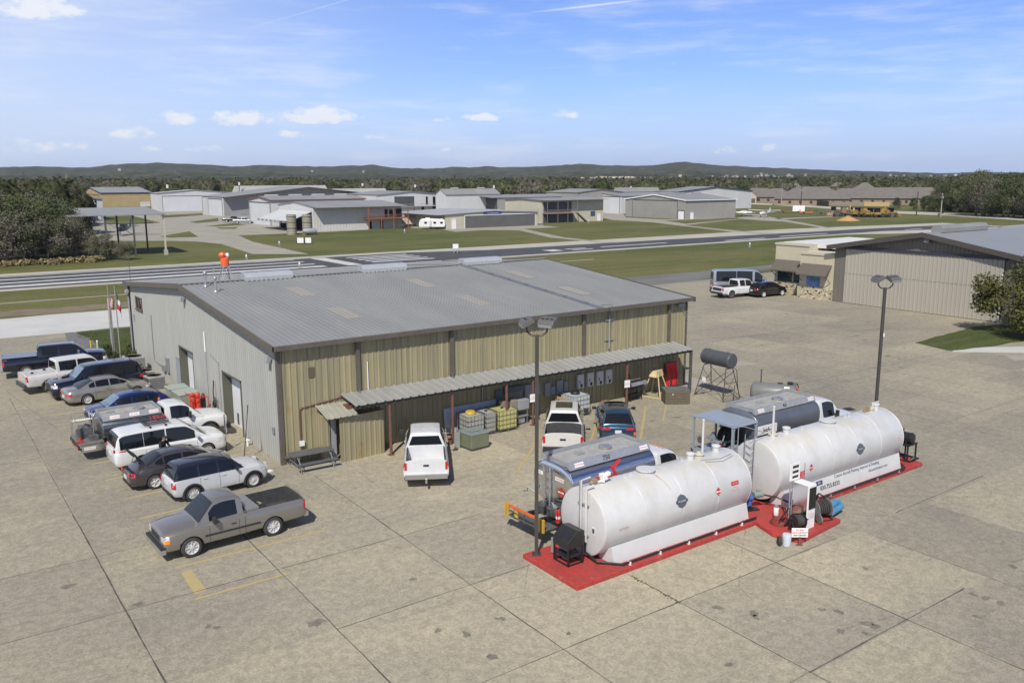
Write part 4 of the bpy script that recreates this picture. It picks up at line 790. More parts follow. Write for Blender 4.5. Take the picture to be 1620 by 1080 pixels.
# white crew pickup
PF=pickup(L=5.9,wb=3.68,H=1.95,archtrim=mat('grey_cladding',(.06,.055,.05),.55),spokes=12,sw=.35,rim=.72,bedpaint=1,rear=[('bumper',MATS['grey_cladding'],.46,.70,-.95,.95,.15)],cab0=-1.33); PF['sw_']=[(-1.15,-.12),(-.04,1.12)]; PF['gaps']=(-1.36,-.08,1.16); PF['handles']=(-.95,.15)
s8=Car('white crew cab pickup with grey wheel arches and boxes in its bed','pickup','parked_pickup',PF,paint('white_pearl',(.62,.61,.58),.1,.3),(-5.1,23.35),R_(8),LOT)
m=MB(); m.box(-2.95,-1.42,-.78,.78,1.17,1.24); m.build('bed_cover',mat('white_gear',(.55,.55,.54),.6,col2=(.35,.35,.36),vs=6,bump=.6,bs=5),s8.root)
for x,y in ((-2.6,-.3),(-1.75,.3)):
    m=MB(); m.cbox((x,y,1.28),(.14,.14,.1)); m.build('cargo_box',BLACKM,s8.root)
# black heavy pickup with bed cover
PK=pickup(L=6.35,W=2.07,wb=4.04,H=2.02,hood=1.34,rail=1.40,tr=.42,cab0=-1.22,spokes=6,rimm=RIMM); PK['sw_']=[(-1.02,-.02),(.06,1.30)]; PK['roof']=[(-1.26,1.80),(-1.20,1.96),(-.95,2.02),(.65,2.02),(1.0,1.96),(1.18,1.88),(1.62,1.50),(1.85,1.34)]; PK.update(ws=(1.08,1.72),gaps=(-1.22,.02,1.36),handles=(-.85,.25),mir=(1.22,1.52),mirm=CHROME,archtrim=None)
s9=Car('black heavy duty crew pickup with a flat bed cover','pickup','parked_pickup',PK,paint('black_blue',(.006,.008,.016),.1,.15),(-5.35,28.5),R_(-5),LOT)
m=MB(); x0=PK['S'][0][0]; m.box(x0+.03,-1.30,-.90,.90,1.385,1.43); m.build('bed_cover',paint('cover_navy',(.012,.018,.035),.0,.3),s9.root,bevel=.015)
# --- three parked diagonally in front of the tan wall ---
DG='vehicles parked at an angle before the tan wall'
PD=pickup(L=5.78,W=1.99,wb=3.64,H=1.86,hood=1.14,rail=1.26,tr=.375,cab0=-.98,cabback=1,bedpaint=1,spokes=8); PD['S']=[(q[0],q[1]-.05,q[2]-.03,q[3],q[4]) for q in PD['S']]
PD['tl']=(.12,.84,1.18,.11)
s10=Car('white extended cab pickup with its empty white bed towards us and a tow ball','pickup','parked_pickup',PD,paint('white_b',(.64,.65,.66),.0,.28),(5.42,-4.02),R_(60.5),DG)
m=MB(); xr=PD['S'][0][0]; m.box(xr-.42,xr-.1,-.04,.04,.38,.46); m.lathe([(.03,.0),(.03,.08),(.045,.12),(.02,.17)],(xr-.38,0,.44),n=10); m.build('tow_ball',STEEL,s10.root)
m=MB(); m.box(PD['S'][0][0]+.12,-1.06,-.85,-.80,1.1,1.275); m.box(PD['S'][0][0]+.12,-1.06,.80,.85,1.1,1.275); m.build('bed_rail',TRIMK,s10.root)
PE=pickup(L=5.9,wb=3.68,H=1.95,hood=1.2,rail=1.33,tr=.41,cab0=-1.25,sunroof=(-.75,.35),spokes=6,rear=[('bumper',TRIMK,.48,.72,-.95,.95,.14),('tailgate_emblem',mat('navy_badge',(.02,.03,.08),.3),1.02,1.11,-.14,.14,.015)]); PE['tl']=(.10,.88,1.22,.12)
s11=Car('white pickup with a black sunroof and a dark bed, parked left of the blue hatchback','pickup','parked_pickup',PE,paint('white_c',(.60,.59,.55),.0,.3),(13.0,-4.9),R_(50),DG)
m=MB(); m.lathe([(.10,-.12),(.36,-.12),(.42,-.05),(.42,.05),(.36,.12),(.1,.12)],(-2.2,-.15,.86),n=24); m.build('spare_tyre',RUBBER,s11.root,smooth=50)
PZ=suv(L=4.60,W=1.87,wb=2.70,H=1.66,hood=1.04,belt=1.03,tr=.36,clad=TRIMK,mirm=BLACKM,spokes=5,rw=.6); ro=PZ['S'][0][0]
PZ['roof']=[(ro+.12,1.08),(ro+.38,1.42),(ro+.55,1.60),(ro+.9,1.665),(-.4,1.68),(.2,1.65),(.5,1.56),(1.05,1.14),(1.3,1.02)]; PZ.update(ws=(.55,1.18),rw_=(ro+.16,ro+.50),sw_=[(ro+.62,-1.08),(-1.0,-.25),(-.17,.68)],gaps=(-1.05,-.21,.78),tl=(.32,.88,1.0,.38),sunroof=(-.75,.12))
s12=Car('steel blue hatchback SUV with a dark glass roof, parked nearest the rusty post sign','suv','parked_suv',PZ,paint('steel_blue',(.03,.075,.13),.5,.25),(16.05,-5.35),R_(52),DG)
# --- three by the stucco office ---
OG='vehicles parked by the stucco office'
PW=suv(L=7.0,W=2.05,wb=4.3,H=2.65,hood=1.35,belt=1.35,tr=.37,rw=.82); ro=PW['S'][0][0]
PW['roof']=[(ro+.04,1.4),(ro+.10,2.3),(ro+.25,2.6),(ro+.8,2.66),(0,2.68),(1.35,2.6),(1.75,2.42),(2.55,1.62),(2.85,1.34)]; PW.update(sw_=[(ro+.4,-.9),(-.85,.95),(1.2,2.1)],ws=(1.78,2.7),rw_=(ro+.05,ro+.12),gaps=(1.1,2.2),mir=(2.2,1.6),mirm=BLACKM,hl=(.3,.8,1.05,.3),handles=(1.3,),wl=.10,front=[('grille',TRIMK,.55,.85,-.6,.6,.02)])
s13=Car('tall silver passenger van with a dark side beside the office','van','parked_van',PW,paint('van_silver',(.20,.21,.23),.5,.3),(66.2,27.9),R_(-38),OG,cabm=paint('van_silver2',(.30,.32,.36),.4,.3))
PR=dict(PF); PR.pop('wm',None); PR=pickup(L=5.9,wb=3.7,H=2.0,tr=.46,archtrim=WHITE,cab0=-.75,spokes=6,rimm=DGREY,mirm=BLACKM,rear=[('tailgate_panel',TRIMK,.86,1.16,-.7,.7,.015),('bumper',TRIMK,.48,.7,-.9,.9,.12)])
s14=Car('white off road pickup with a black tailgate panel, parked behind the silver van','pickup','parked_pickup',PR,paint('white_d',(.62,.63,.64),.0,.3),(63.3,26.0),R_(-8),OG)
PX=suv(L=4.75,W=1.93,wb=2.87,H=1.64,hood=1.04,belt=1.06,tr=.37,rw=.6); ro=PX['S'][0][0]; PX['roof']=[(ro+.1,1.10),(ro+.55,1.35),(ro+.95,1.54),(-.6,1.63),(0,1.65),(.4,1.6),(.6,1.5),(1.15,1.14),(1.4,1.02)]; PX.update(ws=(.62,1.25),rw_=(ro+.2,ro+.85),sw_=[(-1.35,-.35),(-.27,.8)],tl=(.25,.9,1.0,.4))
s15=Car('glossy black coupe style SUV in front of the white off road pickup','suv','parked_suv',PX,paint('black_gloss',(.006,.007,.009),.0,.12),(66.2,24.3),R_(-6),OG)
# --- far vehicles ---
s16=Car('dark blue pickup beside the metallic silver pickup on the far taxiway','pickup','parked_pickup',pickup(archtrim=None),paint('navy2',(.006,.008,.02),.0,.2),G(369,351.5),R_(-28)); s17=Car('metallic silver pickup behind the far hangars by the dark blue one','pickup','parked_pickup',pickup(W=1.9),paint('silver2',(.36,.39,.41),.5,.3),G(386,353.6),R_(-26))
PU=suv(L=4.9,H=1.8,belt=1.2,rw=.72); s18=Car('dark green boxy SUV parked against the far white hangar','suv','parked_suv',PU,paint('dark_green',(.01,.022,.022),.1,.25),G(549,363.5),R_(183))
# ---------------- fuel equipment ----------------
TANKW=mat('tank_white',(.56,.56,.55),.42,coat=.1,col2=(.62,.62,.61),vs=1.1)
def tankmat():
    m,N,Lk,b=node_mat('tank_white_stained'); tc=N.new('ShaderNodeTexCoord').outputs['Object']
    n1=nnoise(N,Lk,nmap(N,Lk,tc,(.8,.8,.8)),1.,6,.65,.4); n2=nnoise(N,Lk,nmap(N,Lk,tc,(5,.6,.5)),1.,5,.6); c=nmix(N,Lk,nramp(N,Lk,n1,.35,.7),(.60,.60,.59),(.51,.51,.50))
    sp=N.new('ShaderNodeSeparateXYZ'); Lk.new(tc,sp.inputs[0]); top=nramp(N,Lk,sp.outputs[2],2.0,2.62,0,1); c=nmix(N,Lk,nmath(N,Lk,'MULTIPLY',top,nramp(N,Lk,n1,.42,.62,.05,.55)),c,(.58,.545,.42))
    c=nmix(N,Lk,nramp(N,Lk,n2,.60,.78,0,.22),c,(.47,.45,.38)); Lk.new(c,b.inputs['Base Color']); b.inputs['Roughness'].default_value=.33; b.inputs['Coat Weight'].default_value=.15; return m
TANKS=tankmat(); node_mat('red_painted_concrete')[0]
def redpad():
    m=MATS['red_painted_concrete']; N=m.node_tree.nodes; Lk=m.node_tree.links; b=N['Principled BSDF']; tc=N.new('ShaderNodeTexCoord').outputs['Object']
    n1=nnoise(N,Lk,tc,1.3,6,.65,.4); n2=nnoise(N,Lk,nmap(N,Lk,tc,(2.2,2.2,1),.3),1.,8,.72,.8); n3=nnoise(N,Lk,tc,9.,4,.7)
    c=nmix(N,Lk,nramp(N,Lk,n1,.35,.65),(.46,.045,.038),(.36,.055,.045)); c=nmix(N,Lk,nramp(N,Lk,n2,.60,.68,0,.75),c,(.36,.20,.15)); c=nmix(N,Lk,nramp(N,Lk,n2,.34,.28,0,.5),c,(.16,.045,.04)); c=nmix(N,Lk,1.,c,nmix(N,Lk,nramp(N,Lk,n3,.3,.7),(.82,.82,.82),(1.1,1.1,1.1)),'MULTIPLY')
    Lk.new(c,b.inputs['Base Color']); b.inputs['Roughness'].default_value=.62; return m
REDC=redpad()
PADB=.17
m=MB(); pad=[(3.17,-17.75),(12.15,-17.67),(11.5,-18.75),(12.0,-19.75),(14.95,-19.45),(15.0,-18.3),(14.2,-17.7),(24.1,-17.7),(24.65,-15.95),(24.4,-14.7),(3.2,-14.75)]
pad=[(3.17,-17.75),(12.2,-17.65),(11.85,-18.7),(12.15,-19.75),(15.05,-19.45),(15.0,-17.75),(24.05,-17.7),(24.6,-15.9),(24.4,-14.7),(3.2,-14.72)]
m.prism(pad,0,PADB); tag(m.build('fuel_pad',REDC,bevel=.02),'long red painted concrete base under the two white fuel tanks','base')
def cyl_fn(x0,yc,zc,R,ang0,s=1):
    """wrap lettering onto the near side of a horizontal tank; ang0 = elevation angle of its centre"""
    return lambda u,v,w:(x0+u, yc-(R+.006+w)*math.cos(ang0+v/R), zc+(R+.006+w)*math.sin(ang0+v/R))
def htank(name,label,x0,x1,yc,zc,R,mt,grp=None,seams=4):
    t=thing(name,label,'fuel tank',(x0,yc,0),0,grp); m=MB(); L=x1-x0
    m.lathe([(.0,-.03),(R*.9,-.03),(R*.985,.0),(R,.05),(R,L-.05),(R*.985,L),(R*.9,L+.03),(.0,L+.03)],(0,0,zc),(1,0,0),64); b=m.build('shell',mt,t,smooth=35)
    for i in range(seams+1):
        m=MB(); x=.06+ (L-.12)*i/seams; m.lathe([(R-.002,-.018),(R+.008,-.010),(R+.008,.010),(R-.002,.018)],(x,0,zc),(1,0,0),64,cap=False); m.build('weld_seam',mt,t,smooth=60)
    return t
def rel(o,x0,y0,z0=0.): o.location=(-x0,-y0,-z0); return o
def disc_logo(parent,fn,words):
    m=MB(); n=28; vs=[fn(.25*math.cos(2*PI*i/n),.25*math.sin(2*PI*i/n)*1.0,.004) for i in range(n)]; k=9; rows=[]
    for j in range(k):
        v=-.25+.5*j/(k-1)*.998+.0005; hw=math.sqrt(max(0,.0625-v*v)); rows.append([fn(-hw+2*hw*i/6,v,.004) for i in range(7)])
    m.grid(rows); e=m.build('emblem',mat('slate_ink',(.095,.11,.135),.5),parent,smooth=60)
    m=MB(); m.grid([[fn(-.30+.60*i/6,v,.009) for i in range(7)] for v in (-.052,.052)]); b=m.build('band',mat('slate_ink2',(.05,.06,.08),.5),e)
    text('lettering',words,.105,mat('pale_ink',(.62,.64,.66),.5),e,lambda u,v,w:fn(u,v,.014),0,stretch=.9)
def placard(parent,fn,s=.15,txt='1993'):
    m=MB(); m.add([fn(-s,0,.004),fn(0,-s,.004),fn(s,0,.004),fn(0,s,.004)],[(0,1,2,3)]); p=m.build('hazard_placard',REDP,parent)
    m=MB(); m.add([fn(-s*.82,-.028,.008),fn(s*.82,-.028,.008),fn(s*.82,.028,.008),fn(-s*.82,.028,.008)],[(0,1,2,3)]); m.build('number_panel',WHITE,p)
    text('lettering',txt,.06,INKB,p,lambda u,v,w:fn(u,v,.012),0)
    text('lettering','3',.06,WHITE,p,lambda u,v,w:fn(u,v-s*.62,.010),0)
def label_plate(parent,fn,w,h,bg,txts,name='label_plate'):
    m=MB(); m.grid([[fn(-w/2+w*i/4,-h/2+h*j/2,.004) for i in range(5)] for j in range(3)]); p=m.build(name,bg,parent)
    for (s,sz,ink,dy) in txts: text('lettering',s,sz,ink,p,lambda u,v,q,dy=dy:fn(u,v+dy,.010),0)
    return p
T1=dict(x0=4.85,x1=12.42,yc=-16.02,zc=1.42,R=1.22)
t1=htank('fuel_tank','nearer white horizontal fuel tank, rust streak below its hatch, on the red base','4.85' and T1['x0'],T1['x1'],T1['yc'],T1['zc'],T1['R'],TANKS,'white horizontal fuel tanks on the red base')
T2=dict(x0=13.9,x1=22.75,yc=-16.22,zc=1.5,R=1.22)
t2=htank('fuel_tank','farther white horizontal fuel tank with a ladder on its end and lettering on its skirt',T2['x0'],T2['x1'],T2['yc'],T2['zc'],T2['R'],TANKS,'white horizontal fuel tanks on the red base',5)
for t,T in ((t1,T1),(t2,T2)):
    L=T['x1']-T['x0']; zc,R=T['zc'],T['R']
    m=MB(); m.add([(.35,-R*.55,zc-R*.83),(L-.25,-R*.55,zc-R*.83),(L-.25,-R-.02,PADB),(.35,-R-.02,PADB)],[(0,1,2,3)])
    m.prismv([(.35,-R*.93,zc-R*.52),(.35,-R-.06,PADB+.002),(.35,-R*.3,PADB+.002),(.35,-R*.3,zc-R*.9)],(L-.55,0,0)); m.build('skirt',TANKW,t)
    m=MB(); 
    for x in (.55,L*.5,L-.7): m.box(x-.08,x+.08,-.9,.9,PADB,zc-.8)
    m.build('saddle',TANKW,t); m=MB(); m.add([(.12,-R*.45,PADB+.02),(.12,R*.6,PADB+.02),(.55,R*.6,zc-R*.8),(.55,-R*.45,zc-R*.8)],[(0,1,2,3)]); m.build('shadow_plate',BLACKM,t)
L1=T1['x1']-T1['x0']; R=1.22
def topdev(t,T,items):
    zc,R=T['zc'],T['R']; zt=zc+R
    for it in items:
        k,x,y=it[:3]; z=zc+math.sqrt(max(0,R*R-y*y)); m=MB()
        if k=='man': m.lathe([(.30,-.06),(.30,.05),(.36,.06),(.36,.10),(.02,.115)],(x,y,z),n=28); m.build('manhole',TANKW,t,smooth=40)
        if k=='cap': m.lathe([(.14,-.05),(.14,.18),(.17,.19),(.17,.24),(.14,.26),(.01,.28)],(x,y,z),n=20); m.build('vent_cap',TANKW,t,smooth=40)
        if k=='pole': m.lathe([(.10,-.03),(.10,.04),(.045,.05),(.045,it[3]),(.01,it[3]+.01)],(x,y,z),n=12); m.lathe([(.05,it[3]-.02),(.06,it[3]+.05),(.01,it[3]+.08)],(x,y,z),n=10); m.build('vent_pipe',TANKW,t,smooth=40)
        if k=='lug': m.prismv([(x-.07,y-.01,z-.03),(x+.07,y-.01,z-.03),(x+.02,y-.01,z+.11),(x-.02,y-.01,z+.11)],(0,.02,0)); m.build('lifting_lug',TANKW,t)
        if k=='rings': m.lathe([(.16,-.03),(.16,.06),(.20,.07),(.20,.10),(.11,.11),(.11,.17),(.01,.18)],(x,y,z),n=20); m.build('flange',mat('aged_white',(.55,.52,.42),.5,var=.1),t,smooth=40)
topdev(t1,T1,[('man',3.0,0),('cap',5.35,0),('rings',5.9,.05),('pole',6.15,.12,1.35),('cap',6.9,.1),('lug',1.95,0),('lug',2.25,.0),('lug',4.9,0)])
topdev(t2,T2,[('pole',.95,.0,1.25),('rings',1.1,.1),('cap',1.9,.05),('man',4.7,0),('lug',2.9,0),('lug',6.0,0),('lug',6.3,.0),('rings',7.95,0),('cap',8.35,.0)])
m=MB(); m.path([(5.7,-.45,T1['zc']+R*.95),(6.5,-.62,T1['zc']+R*.88),(7.2,-.5,T1['zc']+R*.93)],.012,5); m.path([(5.6,-.3,T1['zc']+R*.985),(6.5,-.48,T1['zc']+R*.935),(7.2,-.4,T1['zc']+R*.96)],.012,5); m.build('earthing_cable',GREYP,t1)
m=MB(); m.path([(8.15,.0,2.72),(8.15,.05,3.02),(8.6,.05,3.02),(8.6,.05,2.6)],.04,8); m.build('vent_pipe',TANKW,t2); m=MB(); m.cbox((7.75,0,2.82),(.18,.14,.2)); m.cbox((7.5,0,2.78),(.2,.12,.1)); m.build('valve',mat('brassy',(.30,.22,.14),.5),t2,bevel=.01)
# level gauge, pipes and sticker on the end of the nearer tank
m=MB(); m.path([(-.10,-.02,.9),(-.10,-.02,2.95),(.3,-.02,2.98)],.03,8); m.path([(-.11,-.28,.78),(-.11,-.28,2.72),(.25,-.28,2.78)],.035,8); m.path([(-.11,-.33,.78),(-.11,-.33,2.7)],.02,6); m.build('pipe',TANKW,t1)
m=MB(); m.tube((-.12,.03,.85),(-.12,.03,2.95),.028,n=8); 
for z in (1.0,2.1): m.box(-.11,-.05,-.40,.16,z,z+.04)
m.build('gauge_tube',STEEL,t1); m=MB(); m.path([(-.11,-.28,.80),(-.11,-.28,.42),(-.11,-.9,.28),(.5,-R-.33,.26),(L1-.1,-R-.33,.27)],.042,8); m.path([(-.16,.25,.3),(-.08,.0,.9)],.03,5); m.build('pipe',BLACKM,t1)
m=MB()
for i in range(5): m.cbox((.8+i*1.45,-R-.33,.23),(.05,.14,.12))
m.build('pipe_clamp',WHITE,t1)
m=MB(); m.cbox((-.036,-.62,1.28),(.008,.17,.28)); lp=m.build('label_plate',WHITE,t1); m=MB(); m.cbox((-.044,-.62,1.28),(.008,.11,.17)); m.build('print',DGREY,lp)
m=MB(); m.cbox((.55,.05,2.78),(.18,.16,.16)); m.lathe([(.07,0),(.1,.08),(.04,.14)],(.42,.05,2.68),n=12); m.build('valve',mat('brassy',(.45,.30,.12),.4,.5),t1,bevel=.02)
m=MB(); m.cbox((.95,.02,2.86),(.22,.26,.22)); m.cbox((1.05,-.1,2.98),(.16,.14,.14)); m.tube((.85,-.1,2.7),(1.1,.15,2.86),.05,n=8); m.tube((.7,.0,2.72),(.95,.0,2.72),.05,n=8); m.build('valve_body',WHITE,t1,bevel=.03)
m=MB(); m.cbox((.72,.05,2.86),(.1,.1,.05)); m.build('valve_handle',REDP,t1)
C1=lambda x,a:cyl_fn(x,0,T1['zc'],R,R_(a)); C2=lambda x,a:cyl_fn(x,0,T2['zc'],R,R_(a))
disc_logo(t1,C1(3.68,13),'MODERN'); placard(t1,C1(5.63,10),.17); label_plate(t1,C1(6.58,16),.42,.15,REDP,[('AVGAS 100LL',.052,WHITE,0)],'warning_label'); label_plate(t1,C1(6.58,6.5),.34,.22,TANKW,[('FLAMMABLE',.058,INKR,.05),('NO SMOKING',.058,INKR,-.05)],'warning_label')
label_plate(t1,C1(.82,-2),.44,.11,TANKW,[('NO SMOKING',.068,INKR,0)],'warning_label')
disc_logo(t2,C2(5.42,8),'MODERN'); placard(t2,C2(1.95,2),.16,'1863'); label_plate(t2,C2(1.05,5),.34,.16,INKB,[('JET A',.12,WHITE,0)],'name_label'); label_plate(t2,C2(8.3,4),.40,.20,TANKW,[('FLAMMABLE',.060,INKR,.045),('NO SMOKING',.060,INKR,-.045)],'warning_label')
# rust streak running down from the hatch of the nearer tank
m=MB(); rows=[]
for i in range(13):
    a=R_(88-i*4.4); x=3.05+.28*(i/12)**1.5; w=.032*(1-i/14)+.004; rows.append([(x+d*w,-(R+.003)*math.cos(a),T1['zc']+(R+.003)*math.sin(a)) for d in (-1,1)])
m.grid(rows); m.build('rust_streak',mat('rust_stain',(.42,.24,.08),.7,col2=(.60,.52,.40),vs=6),t1)
# skirt lettering (the skirt leans slightly)
L2=T2['x1']-T2['x0']; a_=Vector((0,-R*.93,T2['zc']-R*.52)); b_=Vector((0,-R-.06,PADB)); up=(a_-b_).normalized()
def skirt(x,z0): 
    o=b_+up*z0; nrm=Vector((1,0,0)).cross(up)
    return lambda u,v,w:(x+u,(o+up*v+nrm*(.006+w)).y,(o+up*v+nrm*(.006+w)).z)
f=skirt(5.35,.60); text('lettering','Custom Aircraft Painting, Interiors & Detailing',.205,INKN,t2,f,.001,stretch=.86)
text('lettering','830.755.8333',.25,INKB,t2,skirt(3.35,.30),.001,bold=.004,stretch=1.0); text('lettering','AkranisAviation.com',.19,INKN,t2,skirt(6.9,.36),.001,stretch=.92)
m=MB(); f=skirt(2.65,.55); m.add([f(-.22,-.09,0),f(.22,-.09,0),f(.22,.09,0),f(-.22,.09,0)],[(0,1,2,3)]); nb=m.build('name_label',INKN,t2); text('lettering','FBO',.12,WHITE,nb,skirt(2.65,.55) and (lambda u,v,w:skirt(2.65,.55)(u,v,.004)),0)
# pipe along the front of the farther tank
m=MB(); m.path([(2.2,-R-.32,.27),(L2-.3,-R-.32,.27),(L2+.05,-R+.1,.3)],.042,8); m.build('pipe',BLACKM,t2); m=MB()
for i in range(4): m.cbox((2.9+i*1.7,-R-.32,.23),(.05,.14,.12))
m.build('pipe_clamp',GREYP,t2)
# access ladder on the end
ld=MB()
for y in (-.05,.42): ld.tube((-.25,y,.35),(-.25,y,2.95),.018,n=6)
for y in (.62,.95): ld.tube((-.45,y,.3),(-.45,y,3.2),.02,n=6)
for i in range(8):
    z=.55+i*.30; ld.path([(-.25,-.05,z+.20),(-.25,.12,z),(-.25,.34,z+.10),(-.25,.42,z+.02)],.014,5)
ld.tube((-.45,.62,2.2),(-.45,.95,2.2),.03,n=6); ld.path([(-.25,-.05,2.9),(.3,-.05,3.05),(.3,.9,3.05),(-.45,.95,3.2)],.018,5); ld.build('ladder',GREYP,t2)
# light poles
def light_pole(label,x,y,h,z0,a1,a2,rz):
    t=thing('light_pole',label,'light pole',(x,y,z0),rz,'light poles on the apron'); m=MB(); m.box(-.16,.16,-.16,.16,0,.03); m.box(-.065,.065,-.065,.065,.02,h-z0); m.build('pole',mat('bronze_pole',(.055,.052,.048),.45,var=.1),t,bevel=.008)
    m=MB(); H=h-z0
    for sg in (1,-1): m.path([(sg*.04,0,H-.05),(sg*.2,0,H-.02),(sg*.33,0,H+.10),(sg*.36,0,H+.32)],.032,8)
    m.build('bracket',MATS['bronze_pole'],t)
    for sg,a in ((1,a1),(-1,a2)):
        e=bpy.data.objects.new('lamp_head',None); COL.objects.link(e); 
        m=MB(); M=Matrix.Translation((sg*.36,0,H+.42))@Matrix.Rotation(a,4,'Z')@Matrix.Rotation(R_(22),4,'X')
        m.xf(M); m.prismv([(-.30,-.22,-.10),(-.30,.22,-.06),(-.30,.20,.10),(-.30,-.10,.12),(-.30,-.22,.02)],(.60,0,0)); m.box(-.12,.12,.05,.26,-.13,-.02); bpy.data.objects.remove(e)
        hd=m.build('lamp_head',mat('lamp_housing',(.115,.112,.105),.5),t,bevel=.012); m=MB(); m.xf(M); m.box(-.26,.26,-.235,-.222,-.09,.01); m.build('lens',mat('lamp_lens',(.34,.36,.38),.15),hd)
        m=MB(); m.xf(M)
        for i in range(3): m.box(-.22+i*.17,-.12+i*.17,-.02,.04,.112,.125)
        m.build('vents',BLACKM,hd)
    return t
lp1=light_pole('nearer twin headed light pole on the red base corner',3.56,-15.05,8.05,PADB,R_(-30),R_(-75),R_(-38))
lp2=light_pole('farther twin headed light pole behind the far end of the white tanks',24.4,-14.95,8.05,PADB,R_(25),R_(-80),R_(-38))
m=MB(); m.cbox((.09,0,5.6),(.06,.12,.16)); m.build('sensor',WHITE,lp2)
# nozzle cabinet: black slope-topped box on an angle-iron stand
cbt=thing('nozzle_cabinet','black sloping cabinet on an open steel stand by the nearer tank','cabinet',(4.15,-16.1,PADB),0)
m=MB(); 
for x in (-.32,.32):
    for y in (-.38,.38): m.box(x-.025,x+.025,y-.025,y+.025,0,.62)
for y in (-.38,.38): m.box(-.34,.34,y-.025,y+.025,0,.05)
m.box(.29,.34,-.38,.38,.0,.05); m.box(-.34,-.29,-.38,.38,.0,.05); m.box(-.33,.33,-.4,.4,.30,.32); m.build('stand',BLACKM,cbt)
m=MB(); m.prismv([(-.36,-.42,.62),(.36,-.42,.62),(.36,-.42,1.18),(.05,-.42,1.22),(-.36,-.42,.88)],(0,.84,0)); m.build('housing',mat('cabinet_black',(.022,.023,.024),.35,var=.15),cbt,bevel=.012)
m=MB(); m.box(-.02,.02,-.02,.5,.0,.5); m.cbox((-.1,.72,.35),(.1,.12,.55)); m.build('hose_bracket',GREYP,cbt)
# pump and meter between the tanks
pm_=thing('fuel_pump','blue and grey fuel pump with pipes on the red base between the tanks','pump',(12.9,-16.75,PADB),R_(-18)); BLUEP=mat('pump_blue',(.05,.14,.42),.4)
m=MB(); m.tube((-.25,0,.52),(.12,0,.52),.12,n=16); m.tube((-.1,0,.52),(-.1,0,.85),.10,n=14); m.cbox((-.1,0,.3),(.3,.22,.2)); m.tube((-.1,-.14,.72),(-.1,.14,.72),.09,n=14); m.build('pump_body',BLUEP,pm_,bevel=.015)
m=MB(); m.tube((.18,0,.62),(.58,0,.62),.13,n=18); m.cbox((.4,0,.76),(.16,.1,.12)); m.build('motor',mat('sage_grey',(.22,.27,.24),.5),pm_,bevel=.01)
m=MB(); m.path([(-1.1,.2,.45),(-.6,.1,.5),(-.25,0,.52)],.05,8); m.path([(.55,0,.6),(1.1,-.25,.5),(1.5,-.6,.35),(1.5,-.9,.1)],.035,8); m.cbox((-.05,.0,.1),(.5,.06,.2),(0,.5,0)); m.box(-.2,.4,-.15,.15,0,.05); m.tube((.12,0,0),(.12,0,.5),.02,n=6); m.build('pipe',BLACKM,pm_)
flt=thing('filter','small white spin-on filter canister beside the fuel pump','filter',(13.1,-17.9,PADB)); m=MB(); m.lathe([(.09,.12),(.10,.14),(.10,.42),(.09,.44)],n=18); m.build('canister',WHITE,flt,smooth=40); m=MB(); m.lathe([(.05,.0),(.05,.12)],n=10); m.build('mount',STEEL,flt); m=MB(); m.lathe([(.075,.44),(.075,.52),(.02,.54)],n=12); m.build('cap',STEEL,flt)
# hose loops lying on the base
hs=MB()
for k in range(3): hs.path([(12.75+.30*math.cos(a)+.05*k,-18.3+.30*math.sin(a)*1.1,PADB+.03+k*.045) for a in np.linspace(0,2*PI,18)],.022,6)
hs.path([(12.9,-18.1,.2),(13.4,-18.4,.3),(13.7,-18.6,.6)],.025,6); tag(hs.build('hose',mat('red_brown_hose',(.20,.04,.03),.6)),'coiled red brown hose on the red base beside the pump','hose')
# dispenser cabinet
dx,dy=13.35,-18.95
dp=thing('fuel_dispenser','tall white fuel dispenser with a black front panel on the red base','dispenser',(dx,dy,PADB),R_(0))
m=MB(); m.box(-.22,.22,-.34,.34,0,1.72); m.build('housing',WHITE,dp,bevel=.01)
m=MB(); m.box(-.20,.20,-.362,-.34,.78,1.62); m.build('front_panel',mat('panel_black',(.012,.014,.015),.12),dp)
m=MB(); m.box(-.26,-.22,-.30,.30,.05,1.70); m.build('side_plate',ALU,dp)
f=plane_fn((0,-.346,.52),(1,0,0),(0,0,1)); label_plate(dp,f,.36,.26,WHITE,[('JET A FUEL',.055,INKR,.06),('NO SMOKING',.05,INKR,-.01),('STOP ENGINE',.05,INKR,-.08)],'warning_label')
# price sign on steel posts
ps=thing('sign','white sign with three black price bars on two steel posts behind the dispenser','sign',(13.15,-18.55,PADB),0)
m=MB(); m.tube((-.16,0,0),(-.16,0,2.15),.025,n=8); m.tube((-.02,0,0),(-.02,0,1.9),.025,n=8); m.build('post',STEEL,ps)
m=MB(); m.box(-.24,.36,-.03,.0,1.72,2.42); sb=m.build('board',WHITE,ps,bevel=.008); f=plane_fn((.07,-.032,2.07),(1,0,0),(0,0,1))
for j in range(3): label_plate(sb,lambda u,v,w,j=j:f(u,v+.20-j*.20,w),.36,.10,INKB,[(('JET A','100LL','OPEN')[j],.07,DGREY,0)],'price_bar')
m=MB(); m.box(.38,.66,-.02,-.0,1.70,1.98); rb=m.build('warning_sign',REDP,ps); f2=plane_fn((.52,-.022,1.84),(1,0,0),(0,0,1))
for j,s in enumerate(('STOP','FUEL','NO FIRE')): text('lettering',s,.07,WHITE,rb,lambda u,v,w,j=j:f2(u,v+.08-j*.08,.002),0)
m=MB(); m.path([(.68,0,0),(.68,0,2.2),(.66,0,2.28)],.018,6); m.build('post',STEEL,ps)
